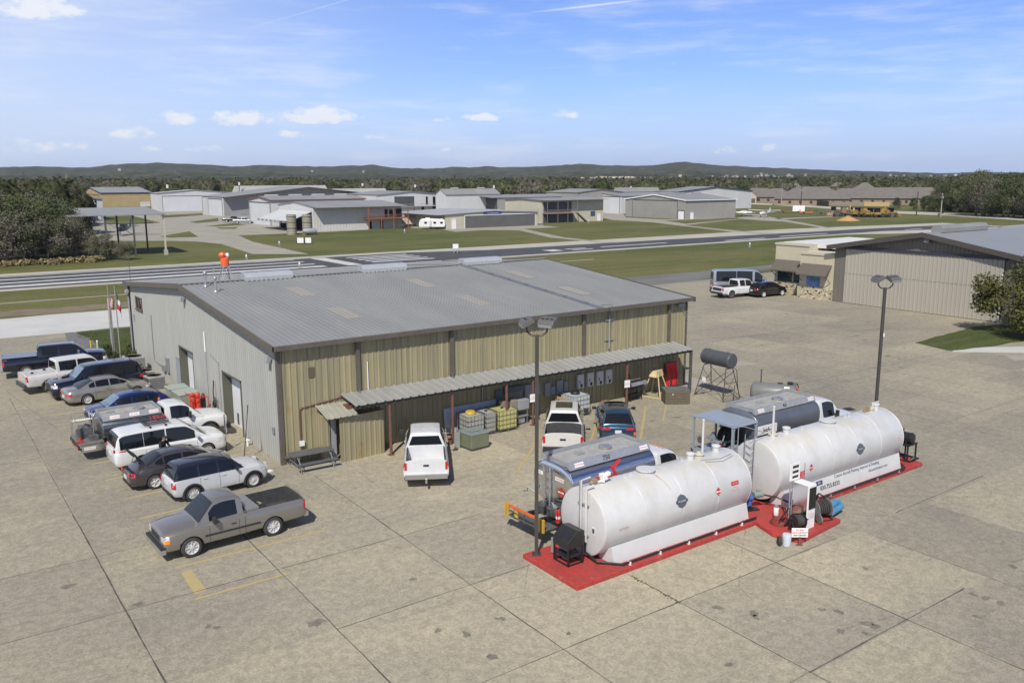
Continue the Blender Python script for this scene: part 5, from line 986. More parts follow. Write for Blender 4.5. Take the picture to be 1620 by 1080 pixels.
# salmon grounding reel, blue cylinders and hose reels
gr=thing('traffic_cone','faded salmon cone-shaped guard against the skirt of the farther tank','guard',(15.05,-17.9,PADB)); m=MB(); m.lathe([(.20,0),(.22,.04),(.17,.12),(.10,.34),(.12,.42),(.17,.46),(.18,.72),(.13,.86),(.03,.92)],n=20); m.build('body',mat('salmon',(.60,.16,.11),.55,col2=(.48,.20,.15),vs=5),gr,smooth=40); m=MB(); m.cbox((0,0,.02),(.5,.46,.04)); m.build('foot',mat('salmon',(.6,.16,.11)),gr)
cb=thing('compressor','blue twin cylinder air compressor lying behind the hose reel','compressor',(15.4,-18.7,PADB-.17),R_(12)); BL2=mat('cyan_blue',(.06,.22,.40),.4,col2=(.10,.28,.46),vs=3); m=MB(); m.lathe([(.02,-.65),(.14,-.6),(.17,-.5),(.17,.5),(.14,.6),(.02,.65)],(0,0,.38),(1,0,.0),18); m.lathe([(.02,-.6),(.11,-.55),(.12,.55),(.02,.6)],(0,-.26,.30),(1,0,.0),16); m.build('tank',BL2,cb,smooth=40)
m=MB(); m.box(-.5,-.42,-.2,.2,0,.3); m.box(.42,.5,-.2,.2,0,.3); m.lathe([(.05,-.06),(.2,-.05),(.2,.05),(.05,.06)],(.66,-.05,.28),(1,0,0),18); m.build('foot',BL2,cb)
def reel(label,x,y,rz,r=.30,w=.42,rm=BLACKM,z=PADB):
    t=thing('hose_reel',label,'hose reel',(x,y,z),rz,'hose reels at the fuel base'); zc=r+.12
    m=MB(); 
    for k in range(6): m.lathe([(r*.55,-.03),(r*.80,-.028),(r*.84,0),(r*.80,.028),(r*.55,.03)],(0,-w/2+.06+k*(w-.12)/5,zc),(0,1,0),26)
    m.build('hose',RUBBER,t,smooth=60); m=MB()
    for s_ in (-1,1): m.lathe([(r,-.012),(r,.012),(r*.9,.012),(.04,.014)],(0,s_*w/2,zc),(0,1,0),28)
    m.tube((0,-w/2-.05,zc),(0,w/2+.05,zc),.05,n=12); m.build('drum',rm,t)
    m=MB(); 
    for s_ in (-1,1): m.path([(-r*.8,s_*(w/2+.06),0),(0,s_*(w/2+.06),zc),(r*.8,s_*(w/2+.06),0)],.022,6)
    m.path([(-r*.8,-w/2-.06,.02),(-r*.8,w/2+.06,.02),(r*.8,w/2+.06,.02),(r*.8,-w/2-.06,.02)],.022,6,closed=True); m.build('frame',BLACKM,t); return t
reel('black hose reel with a grey drum cheek on the near corner of the red base',14.45,-18.95,R_(72),.34,.6,mat('reel_grey',(.20,.20,.19),.5))
m=MB(); m.lathe([(.03,-.03),(.17,-.03),(.17,.03),(.03,.04)],(13.95,-19.25,PADB+.2),(.95,-.3,0),22); m.tube((13.95,-19.25,.37),(14.2,-19.1,.5),.03,n=8); tag(m.build('motor',mat('motor_grey',(.25,.24,.22),.4,.4)),'round grey motor beside the grey cheeked hose reel','motor')
m=MB(); m.path([(14.4,-18.5,.2),(14.5,-18.6,.9),(14.55,-18.75,1.12),(14.7,-18.95,.98)],.035,7); m.tube((14.38,-18.45,.17),(14.5,-18.75,1.05),.05,n=8); tag(m.build('nozzle',BLACKM),'black fuel nozzle on an arm above the hose reel','nozzle')
reel('small black hose reel behind the white notice board',12.75,-19.15,R_(75),.27,.40)
m=MB(); m.path([(12.6,-18.7,.3),(12.8,-18.9,.75),(13.1,-19.05,.72),(13.15,-19.3,.55)],.04,7); m.cbox((12.7,-18.95,.62),(.3,.14,.08),(0,.3,.3)); m.path([(12.4,-18.6,.5),(12.55,-18.7,.8),(12.9,-18.6,.9),(13.0,-18.4,.6),(12.8,-18.3,.3)],.03,6); tag(m.build('nozzle',BLACKM),'black fuel nozzle and hose lying over the small reel','nozzle')
nb=thing('notice_board','small white notice board with red lettering at the corner of the red base','sign',(12.05,-19.75,0),R_(-36)); m=MB(); m.box(-.30,.30,-.012,.012,.30,.66); bb=m.build('board',WHITE,nb,bevel=.01); f=plane_fn((0,-.016,.48),(1,0,0),(0,0,1)); 
for j,s in enumerate(('DO NOT','LEAVE AIRCRAFT','UNATTENDED')): text('lettering',s,.075,INKR if j<2 else INKB,bb,lambda u,v,w,j=j:f(u,v+.10-j*.10,.001),.0,bold=.002)
m=MB(); m.box(-.03,.03,-.03,.0,0,.32); m.box(-.12,.12,-.08,.04,0,.02); m.build('foot',BROWNRUST,nb)
ex=thing('bucket','translucent white plastic bucket on the ground beside the notice board','bucket',(11.62,-19.52,0)); m=MB(); m.lathe([(.13,.0),(.15,.02),(.165,.42),(.15,.46),(.06,.48)],n=22); m.build('tub',mat('milky_plastic',(.55,.60,.64),.35,col2=(.45,.50,.56),vs=3),ex,smooth=40)
wq=thing('wheel_stop','small dark rubber wheel beside the white bucket','wheel',(11.42,-19.35,0)); m=MB(); m.lathe([(.05,-.05),(.16,-.05),(.18,0),(.16,.05),(.05,.05)],(0,0,.18),(.8,-.6,0),20); m.build('tyre',RUBBER,wq,smooth=40)
# black filter skid at the far end of the farther tank
sk=thing('filter_skid','black filter vessel and pump skid at the far end of the red base','pump',(24.0,-16.75,PADB)); m=MB()
for x,y in ((-.35,-.4),(-.35,.4),(.35,-.4),(.35,.4)): m.box(x-.03,x+.03,y-.03,y+.03,0,.75)
m.box(-.45,.45,-.55,-.49,0,.06); m.box(-.45,.45,.49,.55,0,.06); m.box(-.45,-.39,-.5,.5,0,.06); m.box(.39,.45,-.5,.5,0,.06); m.box(-.4,.4,-.45,.45,.72,.78); m.build('frame',BLACKM,sk)
m=MB(); m.lathe([(.05,-.45),(.22,-.40),(.25,-.3),(.25,.3),(.22,.4),(.05,.45)],(.05,0,1.02),(0,1,0),22); m.lathe([(.27,-.02),(.27,.02)],(.05,-.3,1.02),(0,1,0),22); m.build('vessel',mat('vessel_black',(.02,.02,.022),.35),sk,smooth=40)
m=MB(); m.path([(-.2,-.2,.05),(-.2,-.2,.9),(.05,-.2,1.0)],.04,7); m.path([(-.3,.2,.9),(-.3,.2,1.45),(-.1,.2,1.5)],.03,7); m.tube((-.3,-.1,1.35),(-.3,-.1,1.55),.025,n=6); m.path([(-.5,-.6,.1),(-.3,-.7,.25),(0,-.6,.1)],.04,6); m.build('pipe',BLACKM,sk)
# ---------------- fuel trucks ----------------
def fuel_truck(label,loc,rz,kind,tankm,grp='fuel delivery trucks'):
    W_=2.1; wb=4.2 if kind!='small' else 4.0
    tk=dict(small=(-2.95,-.15,1.36,.56),chrome=(-3.75,.62,1.86,.84),dark=(-3.2,1.5,1.72,.80))[kind]
    c0=tk[1]+(.12 if kind=='small' else .42); f1=c0+3.05; fa=f1-.95; ra=(tk[0]+tk[1])/2-.15 if kind=='small' else tk[0]+1.35
    P=dict(W=2.05,tr=.44,tw=.24,ax=(ra,fa),rw=.72,crown=.05,tuck=.03,spokes=8,sw=.6,rimm=mat('steel_wheel',(.30,.30,.30),.4,.2),rim=.58)
    P['S']=[(c0,.60,1.1,1.30,.96),(c0+.03,.56,1.15,1.36,1.0),(c0+.5,.55,1.15,1.36,1.01),(c0+1.05,.55,1.15,1.36,1.01),(c0+1.45,.55,1.12,1.34,1.01),(c0+2.0,.55,1.1,1.30,1.0),(f1-.15,.55,1.02,1.22,.95),(f1,.58,.9,1.10,.88)]
    q_=.0 if kind=='small' else .14; P['roof']=[(c0+.02,1.80+q_),(c0+.08,2.02+q_),(c0+.3,2.08+q_),(c0+.75,2.08+q_),(c0+1.0,2.02+q_),(c0+1.15,1.95+q_),(c0+1.65,1.48+q_*.4),(c0+1.85,1.34)]
    P.update(sw_=[(c0+.28,c0+1.20)],ws=(c0+1.08,c0+1.72),gaps=(c0+.22,c0+1.24),handles=(c0+.42,),hl=(.25,.84,1.08,.28),mir=(c0+1.15,1.52),mirs=(.14,.16,.36),mirm=TRIMK,front=[('grille',TRIMK,.74,1.06,-.5,.5,.02),('bumper',BLACKM if kind=='small' else CHROME,.44,.70,-.96,.96,.16)],cabback=1)
    if kind=='small': P['archtrim']=TRIMK
    P['rh']=2.08+q_
    # the chassis under the tank has its own rear axle, so only the front arch is cut
    P['ax']=(fa,); 
    t=Car(label,'truck','fuel_truck',P,paint('truck_white',(.64,.65,.65),.0,.28),loc,rz,grp); rt=t.root
    P2=dict(P); P2['ax']=(ra,); t.P=P2; t.wheels(); 
    for w in [o for o in bpy.data.objects if o.parent==rt and o.name.startswith('wheel') and abs(o.location.x-ra)<.01]:
        c=w.copy(); COL.objects.link(c); c.location.y=w.location.y*(.70); 
    x0,x1,zc,hh=tk; WT=1.10 if kind=='small' else 1.17
    m=MB()
    for y in (-.42,.42): m.box(x0-.9 if kind!='chrome' else x0-.9,c0+.4,y-.05,y+.05,.62,.80)
    m.box(x0-.1,x1+.1,-.6,.6,.78,.84); m.build('chassis',BLACKM,rt)
    # elliptical tank with flat walkway
    def sec(s=1.):
        pts=[]; n=36
        for i in range(n):
            a=2*PI*i/n; c_,s_=math.cos(a),math.sin(a); e=2.6
            y=WT*s*math.copysign(abs(c_)**(2/e),c_); z=hh*s*math.copysign(abs(s_)**(2/e),s_); pts.append((y,zc+z))
        return pts
    m=MB(); rows=[[(x,y,z) for y,z in sec(s)] for x,s in ((x0-.06,.55),(x0-.05,.9),(x0,.985),(x0+.02,1.),(x1-.02,1.),(x1,.985),(x1+.05,.9))]; m.grid(rows,closed=True); n=36; m.f.append(tuple(range(n-1,-1,-1))); m.m.append(0); m.f.append(tuple(range(6*n,7*n))); m.m.append(0)
    b=m.build('tank',tankm,rt,smooth=35); zt=zc+hh
    m=MB()
    for sg in (1,-1): m.prismv([(x0+.05,sg*.90,zt-.12),(x0+.05,sg*.78,zt+.16),(x0+.05,sg*.74,zt+.16),(x0+.05,sg*.74,zt-.05)],(x1-x0-.1,0,0))
    m.prismv([(x0+.05,-.74,zt-.02),(x0+.05,.74,zt-.02),(x0+.05,.74,zt+.16),(x0+.05,-.74,zt+.16)],(.04,0,0)); m.prismv([(x1-.09,-.74,zt-.02),(x1-.09,.74,zt-.02),(x1-.09,.74,zt+.16),(x1-.09,-.74,zt+.16)],(.04,0,0)); m.box(x0+.1,x1-.1,-.74,.74,zt-.03,zt+.012); cm=m.build('walkway_coaming',mat('dull_coaming',(.36,.37,.39),.4,.35,var=.08) if kind=='chrome' else GREYP,rt)
    m=MB(); m.box(x0+.14,x1-.14,-.68,.68,zt+.013,zt+.02); m.build('walkway',mat('chequer_plate',(.42,.41,.37),.55,.2,var=.15,vs=5),cm)
    m=MB(); xm=(x0+x1)/2+.5; m.lathe([(.24,0),(.24,.07),(.27,.08),(.27,.12),(.05,.14)],(xm,0,zt),n=24); m.cbox((xm,.0,zt+.15),(.4,.06,.04)); m.build('hatch',STEEL,rt,smooth=40); m=MB(); m.cbox((xm-1.3,.05,zt+.06),(.35,.22,.10)); m.build('vent_box',GREYP,rt,bevel=.01)
    # side plates with lettering
    def side(x,z): 
        dz=abs(z-zc)/hh; y=WT*(max(0,1-dz**2.6))**(1/2.6)
        # local frame tangent to the section
        def fn(u,v,w):
            zz=z+v; d=min(.999,abs(zz-zc)/hh); yy=WT*(1-d**2.6)**(1/2.6); return (x+u,-(yy+.006+w),zz)
        return fn
    prof=[]; L_=0
    for i in range(61):
        z=zc-hh*.9+1.9*hh*i/60; z=min(z,zt-.0005); y=WT*(max(0,1-(abs(z-zc)/hh)**2.6))**(1/2.6)
        if prof: L_+=math.hypot(y-prof[-1][1],z-prof[-1][2])
        prof.append((L_,y,z))
    def arc(x,z0):
        l0=[p for p in prof if p[2]>=z0][0][0]
        def fn(u,v,w):
            l=l0+v; ls=[p[0] for p in prof]; return (x+u,-(interp(ls,[p[1] for p in prof],l)+.006+w*.8),interp(ls,[p[2] for p in prof],l)+.004+w*.5)
        return fn
    coam=lambda x: plane_fn((x,-.849,zt+.02),(1,0,0),(0,.12*1,.28))
    for x in ((x0+.55,x1-.4) if kind!='small' else (x0+.6,x0+1.5,x0+2.4)):
        cf=coam(x); label_plate(rt,cf,.46,.16,WHITE,[(('FLAMMABLE' if not (kind=='small' and x==x0+1.5) else 'JET FUEL'),.085,INKR,0)],'warning_label')
    if kind=='chrome':
        text('lettering','750',.26,INKB,rt,coam(x0+1.95),.001,bold=.003)
        m=MB(); f=arc(x0+2.05,2.34)
        pts=[(-.62,-.30),(-.55,-.02),(.10,-.30),(-.05,.16),(.02,.18),(.28,-.36),(-.38,-.14),(-.50,-.44)]
        def band(a,b,w):
            (xa,ya),(xb_,yb_)=a,b; L=math.hypot(xb_-xa,yb_-ya); nx,ny=-(yb_-ya)/L*w,(xb_-xa)/L*w; n=6
            m.grid([[f(xa+(xb_-xa)*i/n+s*nx,ya+(yb_-ya)*i/n+s*ny,.004) for s in (-1,1)] for i in range(n+1)])
        band((-.50,-.50),(-.60,-.16),.06); band((-.62,-.16),(.14,-.40),.065); band((.16,-.44),(-.02,.10),.065); band((.08,-.04),(1.0,.52),.06); m.build('red_stripe',REDP,rt)
        placard(rt,side(x0+.62,1.35),.17)
        for y,tx in ((-.45,'FLAMMABLE'),(.72,'JET A')):
            f=plane_fn((x0-.068,y,2.15),(0,-1,0),(0,0,1)); label_plate(rt,f,.50,.14,WHITE,[(tx,.09,INKR,0)],'warning_label')
        f=plane_fn((x0-.068,-.55,1.68),(0,-1,0),(0,0,1)); placard(rt,f,.20)
        m=MB(); m.tube((x0-.12,.05,.9),(x0-.12,.05,2.5),.035,n=8); m.tube((x0-.12,.42,.9),(x0-.12,.42,2.5),.02,n=8); 
        for i in range(5): m.tube((x0-.12,.05,1.0+i*.32),(x0-.12,.42,1.0+i*.32),.016,n=6)
        m.build('ladder',STEEL,rt)
        m=MB(); m.cbox((x0-.25,-.6,.95),(.5,.9,.3)); m.cbox((x0-.2,.3,.85),(.45,.6,.35)); m.tube((x0-.4,-.9,1.1),(x0-.1,-.9,1.25),.07,n=10); m.build('pump_box',mat('oily_steel',(.06,.06,.06),.4,.5,col2=(.2,.2,.19),vs=7),rt,bevel=.02)
        m=MB()
        for i in range(5): m.tube((x0-.3-.04*i,-.75,1.12-.05*i),(x0-.18,-.15,1.20),.018,n=6)
        m.path([(x0-.15,.9,1.3),(x0-.35,1.1,1.5),(x0-.25,1.25,1.25),(x0-.5,1.2,1.35)],.03,6); m.build('hose',STEEL,rt)
        # orange and yellow lift platform at the tail
        m=MB(); m.box(x0-1.35,x0-.65,-1.05,1.05,.60,.64); m.build('tail_lift',mat('step_steel',(.10,.10,.095),.6,var=.3,vs=9),rt)
        m=MB(); m.box(x0-1.42,x0-1.33,-1.15,1.15,1.00,1.08); m.build('tail_rail',ORANGE,rt)
        m=MB(); m.box(x0-1.40,x0-1.36,-1.1,1.1,.82,.88); m.box(x0-1.40,x0-1.36,-1.1,1.1,.66,.70)
        for y in (-.6,0,.6): m.box(x0-1.40,x0-1.36,y-.02,y+.02,.6,1.0)
        m.build('tail_frame',DGREY,rt)
        m=MB(); 
        for y in (-1.12,-.95,.95,1.12): m.box(x0-1.45,x0-1.36,y-.04,y+.04,.62,1.12)
        m.box(x0-1.40,x0-1.35,.4,.6,.70,.98); m.build('tail_bracket',YELLOW,rt)
        ext(rt,(x0-.55,-.95,.75))
    if kind=='small':
        m=MB(); m.box(x0-1.1,x0,-1.05,1.05,.82,.90); m.build('deck',mat('deck_plate',(.20,.20,.185),.5,.3,var=.3,vs=6),rt)
        m=MB(); 
        m.path([(x0-1.05,1.03,.9),(x0-1.05,1.03,1.95),(x0-.15,1.03,1.95)],.025,6)
        m.path([(x0-1.05,1.03,1.5),(x0-.15,1.03,1.5)],.02,6); m.path([(x0-1.05,.6,.9),(x0-1.05,.6,1.95),(x0-1.05,1.03,1.95)],.02,6); m.path([(x0-.25,-.1,.9),(x0-.25,-.1,2.25),(x0+.25,-.1,2.3)],.02,6); m.path([(x0-.25,.5,.9),(x0-.25,.5,2.25),(x0+.25,.5,2.3)],.02,6); m.build('rail',mat('warm_alu',(.45,.42,.38),.4,.6),rt)
        m=MB(); m.cbox((x0-.5,.35,1.15),(.6,.8,.5)); m.tube((x0-.9,-.1,.9),(x0-.9,-.1,1.45),.12,n=14); m.tube((x0-.9,.3,.9),(x0-.9,.3,1.3),.09,n=12); m.cbox((x0-.35,-.5,1.02),(.4,.4,.22)); m.path([(x0-.9,-.1,1.4),(x0-.6,0,1.6),(x0-.3,.2,1.4)],.05,8); m.build('pump_gear',mat('grey_pump',(.20,.21,.21),.4,.4,col2=(.08,.08,.08),vs=6),rt,bevel=.02)
        m=MB(); m.tube((x0-.95,-.55,.92),(x0-.95,-.55,1.1),.05,n=10); m.cbox((x0-1.0,-.6,.94),(.3,.24,.05)); m.build('valve',REDP,rt)
        m=MB(); 
        for i in range(9): m.box(x0-1.05+i*.10,x0-.99+i*.10,.75,.9,1.62,1.66)
        m.box(x0-1.05,x0-.1,.74,.91,1.60,1.62); m.build('grille_shelf',WHITE,rt)
        m=MB(); m.box(x0-1.0,x0+.15,-1.06,-1.0,.48,.80); sk_=m.build('tool_locker',ALU,rt); f=plane_fn((x0-.65,-1.063,.66),(1,0,0),(0,0,1)); label_plate(sk_,f,.5,.14,WHITE,[('NO SMOKING',.07,INKR,0)],'warning_label')
        m=MB(); m.box(x0-1.14,x0-1.06,-1.0,1.0,.62,.82); m.build('tail_board',BLACKM,rt); m=MB(); 
        for y in (-.85,-.55,.6): m.box(x0-1.16,x0-1.14,y-.12,y+.12,.66,.76)
        m.build('taillight',LAMPR,rt)
        f=side(x0+1.75,1.62); m=MB(); m.grid([[f(-.30+.1*i,.0+.28*j,.004) for i in range(2)] for j in (0,1)]) 
        m.add([f(-.55,.34,.006),f(-.12,.30,.006),f(-.22,.10,.006),f(-.36,.08,.006)],[(0,1,2,3)]); m.build('red_stripe',REDP,rt)
        m=MB(); m.add([f(-.22,.20,.009),f(-.10,.26,.009),f(-.36,-.28,.009),f(-.44,-.28,.009)],[(0,1,2,3)]); m.build('white_stripe',WHITE,rt)
        text('lettering','AERO',.34,INKR,rt,lambda u,v,w:f(u+.75,v-.05,.006),.0,bold=.012)
        f=side(x0+.48,1.22); placard(rt,f,.25)
    if kind=='dark':
        m=MB(); xa,xb=x0-1.72,x0-.18; 
        for x in (xa,xb):
            for y in (-1.18,1.18): m.box(x-.04,x+.04,y-.04,y+.04,.62,2.18)
        for x in (xa,xb): m.box(x-.03,x+.03,-1.2,1.2,.58,.66)
        for x,y,d in ((xa,-1.18,1),(xb,-1.18,-1)): m.prismv([(x,y,2.16),(x+d*.22,y,2.16),(x,y,1.92)],(0,.02,0))
        m.build('frame',mat('blue_grey_steel',(.27,.31,.36),.45,var=.08),rt)
        m=MB(); m.prismv([(xa-.06,-1.24,2.17),(xa-.06,1.24,2.17),(xa-.06,1.20,2.25),(xa-.06,0,2.28),(xa-.06,-1.20,2.25)],(xb-xa+.12,0,0)); m.build('canopy',mat('blue_grey_roof',(.28,.32,.37),.4,var=.06),rt)
        m=MB(); m.box(xa,xb,-1.15,1.15,.60,.66); m.build('deck',MATS['blue_grey_steel'],rt)
        GB=mat('blue_grey_pump',(.25,.29,.33),.4,.2,var=.2,vs=6); m=MB(); m.tube((xa+.45,-.6,.95),(xa+1.0,-.6,.95),.13,n=14); m.tube((xa+.5,.4,.66),(xa+.5,.4,1.5),.11,n=14); m.cbox((xa+.55,.1,1.05),(.5,.5,.18)); m.tube((xa+.2,.1,1.15),(xa+1.3,-.3,1.1),.06,n=10); m.cbox((xa+.5,.5,1.25),(.34,.34,.14)); m.tube((xa+1.1,-.9,.85),(xb,-.75,.9),.16,n=16); m.build('pump_gear',GB,rt,bevel=.012)
        m=MB(); 
        for k in range(5): m.lathe([(.26,-.03),(.40,-.03),(.42,0),(.40,.03),(.26,.03)],(xb-.35,-.15+k*.14,1.25),(0,1,0),26)
        m.build('hose_reel',RUBBER,rt,smooth=60); m=MB(); m.path([(xa+.35,-.9,.7),(xa+.3,-.9,1.9),(xa+.45,-.9,2.0)],.015,5); m.path([(xa+.2,-.4,1.3),(xa+.5,-.3,1.75),(xa+.75,-.35,1.6)],.05,7); m.path([(xa+.7,-1.2,1.5),(xa+.9,-1.2,1.9),(xa+1.15,-1.2,1.95),(xa+1.2,-1.2,1.6)],.015,5); m.build('hose',BLACKM,rt)
        ext(rt,(xa-.02,-.45,.7)); m=MB(); m.box(xa-.32,xa-.24,-1.1,1.1,.5,.56); m.box(xa-.3,xa,-.9,-.84,.5,.56); m.box(xa-.3,xa,.84,.9,.5,.56); m.build('bumper',BLACKM,rt)
        m=MB(); m.lathe([(.06,-.03),(.16,-.03),(.17,0),(.16,.03),(.06,.03)],(xa-.02,.75,1.15),(1,0,0),18); m.build('small_reel',DGREY,rt)
        f=side(x0+1.05,1.92); label_plate(rt,coam(x0+2.3),.22,.13,INKB,[('27',.11,WHITE,0)],'number_label')
        m=MB(); m.box(x0-.1,x0+1.2,-1.30,-1.22,1.55,1.95); sg_=m.build('name_board',WHITE,rt); text('lettering','JetA-1',.28,INKB,sg_,plane_fn((x0+.55,-1.304,1.75),(1,0,0),(0,0,1)),.001,bold=.006)
    m=MB(); 
    m.lathe([(.05,0),(.06,.04),(.05,.13),(.01,.15)],(c0+.12,.55,zt-.02 if kind!='small' else 2.1),n=12); m.build('beacon',ORANGE,rt,smooth=40)
    if kind!='small':
        for y in (-.4,-.2,0,.2,.4): m=MB(); m.cbox((c0+.8,y,2.28),(.08,.06,.03)); m.build('marker_light',LAMPO,rt)
    return t
def ext(rt,p):
    m=MB(); m.lathe([(.085,0),(.09,.03),(.09,.42),(.05,.50),(.03,.52)],p,n=16); e=m.build('fire_extinguisher',REDP,rt,smooth=40); m=MB(); m.cbox((p[0],p[1],p[2]+.55),(.10,.05,.05)); m.path([(p[0],p[1],p[2]+.54),(p[0]-.1,p[1]-.08,p[2]+.4),(p[0]-.1,p[1]-.1,p[2]+.15)],.014,5); m.build('valve',BLACKM,e); m=MB(); m.lathe([(.0925,.16),(.0925,.26)],p,n=16); m.build('label',WHITE,e)
ft1=fuel_truck('small fuel truck with a white cab and blue grey tank next to the white minivan',(-3.65,7.05),R_(1.5),'small',mat('blued_aluminium',(.20,.21,.23),.25,.85,col2=(.28,.29,.31),vs=1.2))
ft2=fuel_truck('polished aluminium fuel truck with a red zigzag stripe, nearest the light pole',(9.35,-13.25),R_(2),'chrome',ALU)
ft3=fuel_truck('dark grey fuel truck with a roofed pump deck behind the white tanks',(20.95,-12.05),R_(0),'dark',mat('slate_tank',(.15,.165,.19),.35,.5,col2=(.19,.21,.24),vs=1.))
# ---------------- solvers: place by what the camera sees, at true distance and size ----------------
def proj(X,Y,Z): w=np.array([X,Y,Z])-CAM; k=w@FW; return CX+F_*(w@RT)/k, CY+F_*(w@DN)/k
def _bis(fn,lo,hi,inc=True):
    for _ in range(60):
        m=(lo+hi)/2
        if (fn(m)<0)==inc: lo=m
        else: hi=m
    return (lo+hi)/2
def solveX(px,Y,Z=0,lo=-300,hi=900): return _bis(lambda x:proj(x,Y,Z)[0]-px,lo,hi)
def solveY(px,X,Z=0,lo=-20,hi=900): return _bis(lambda y:proj(X,y,Z)[0]-px,lo,hi,False)
def solveZ(X,Y,py): return _bis(lambda z:proj(X,Y,z)[1]-py,-3,500,False)
WSHEET=mat('white_sheet',(.56,.57,.57),.5,col2=(.50,.51,.51),vs=.3,stretch=(1,1,.2)); CSHEET=mat('cream_sheet',(.50,.47,.36),.55,col2=(.45,.42,.32),vs=.3); GSHEET=mat('grey_sheet',(.30,.29,.265),.5,var=.06,vs=.3); TSHEET=mat('tan_sheet_far',(.42,.32,.17),.55,var=.07,vs=.3)
ROOF1=mat('grey_roof_far',(.235,.235,.225),.55,.0,col2=(.285,.285,.275),vs=.2,stretch=(1,.3,1)); ROOF2=mat('pale_roof_far',(.36,.36,.35),.55,.0,var=.07,vs=.2); NAVY=mat('navy_trim',(.03,.035,.07),.5); DKW=mat('dark_shade_and_window',(.075,.075,.08),.6,var=.15,vs=.4); RTRIM=mat('red_trim',(.18,.06,.05),.6); DOORW=mat('white_door_far',(.58,.60,.62),.5,var=.05,vs=.3); BWALL=mat('shade_grey_wall',(.26,.26,.265),.6,var=.06,vs=.3)  # DKW: shade of porches and a deep overhang painted in; also a window
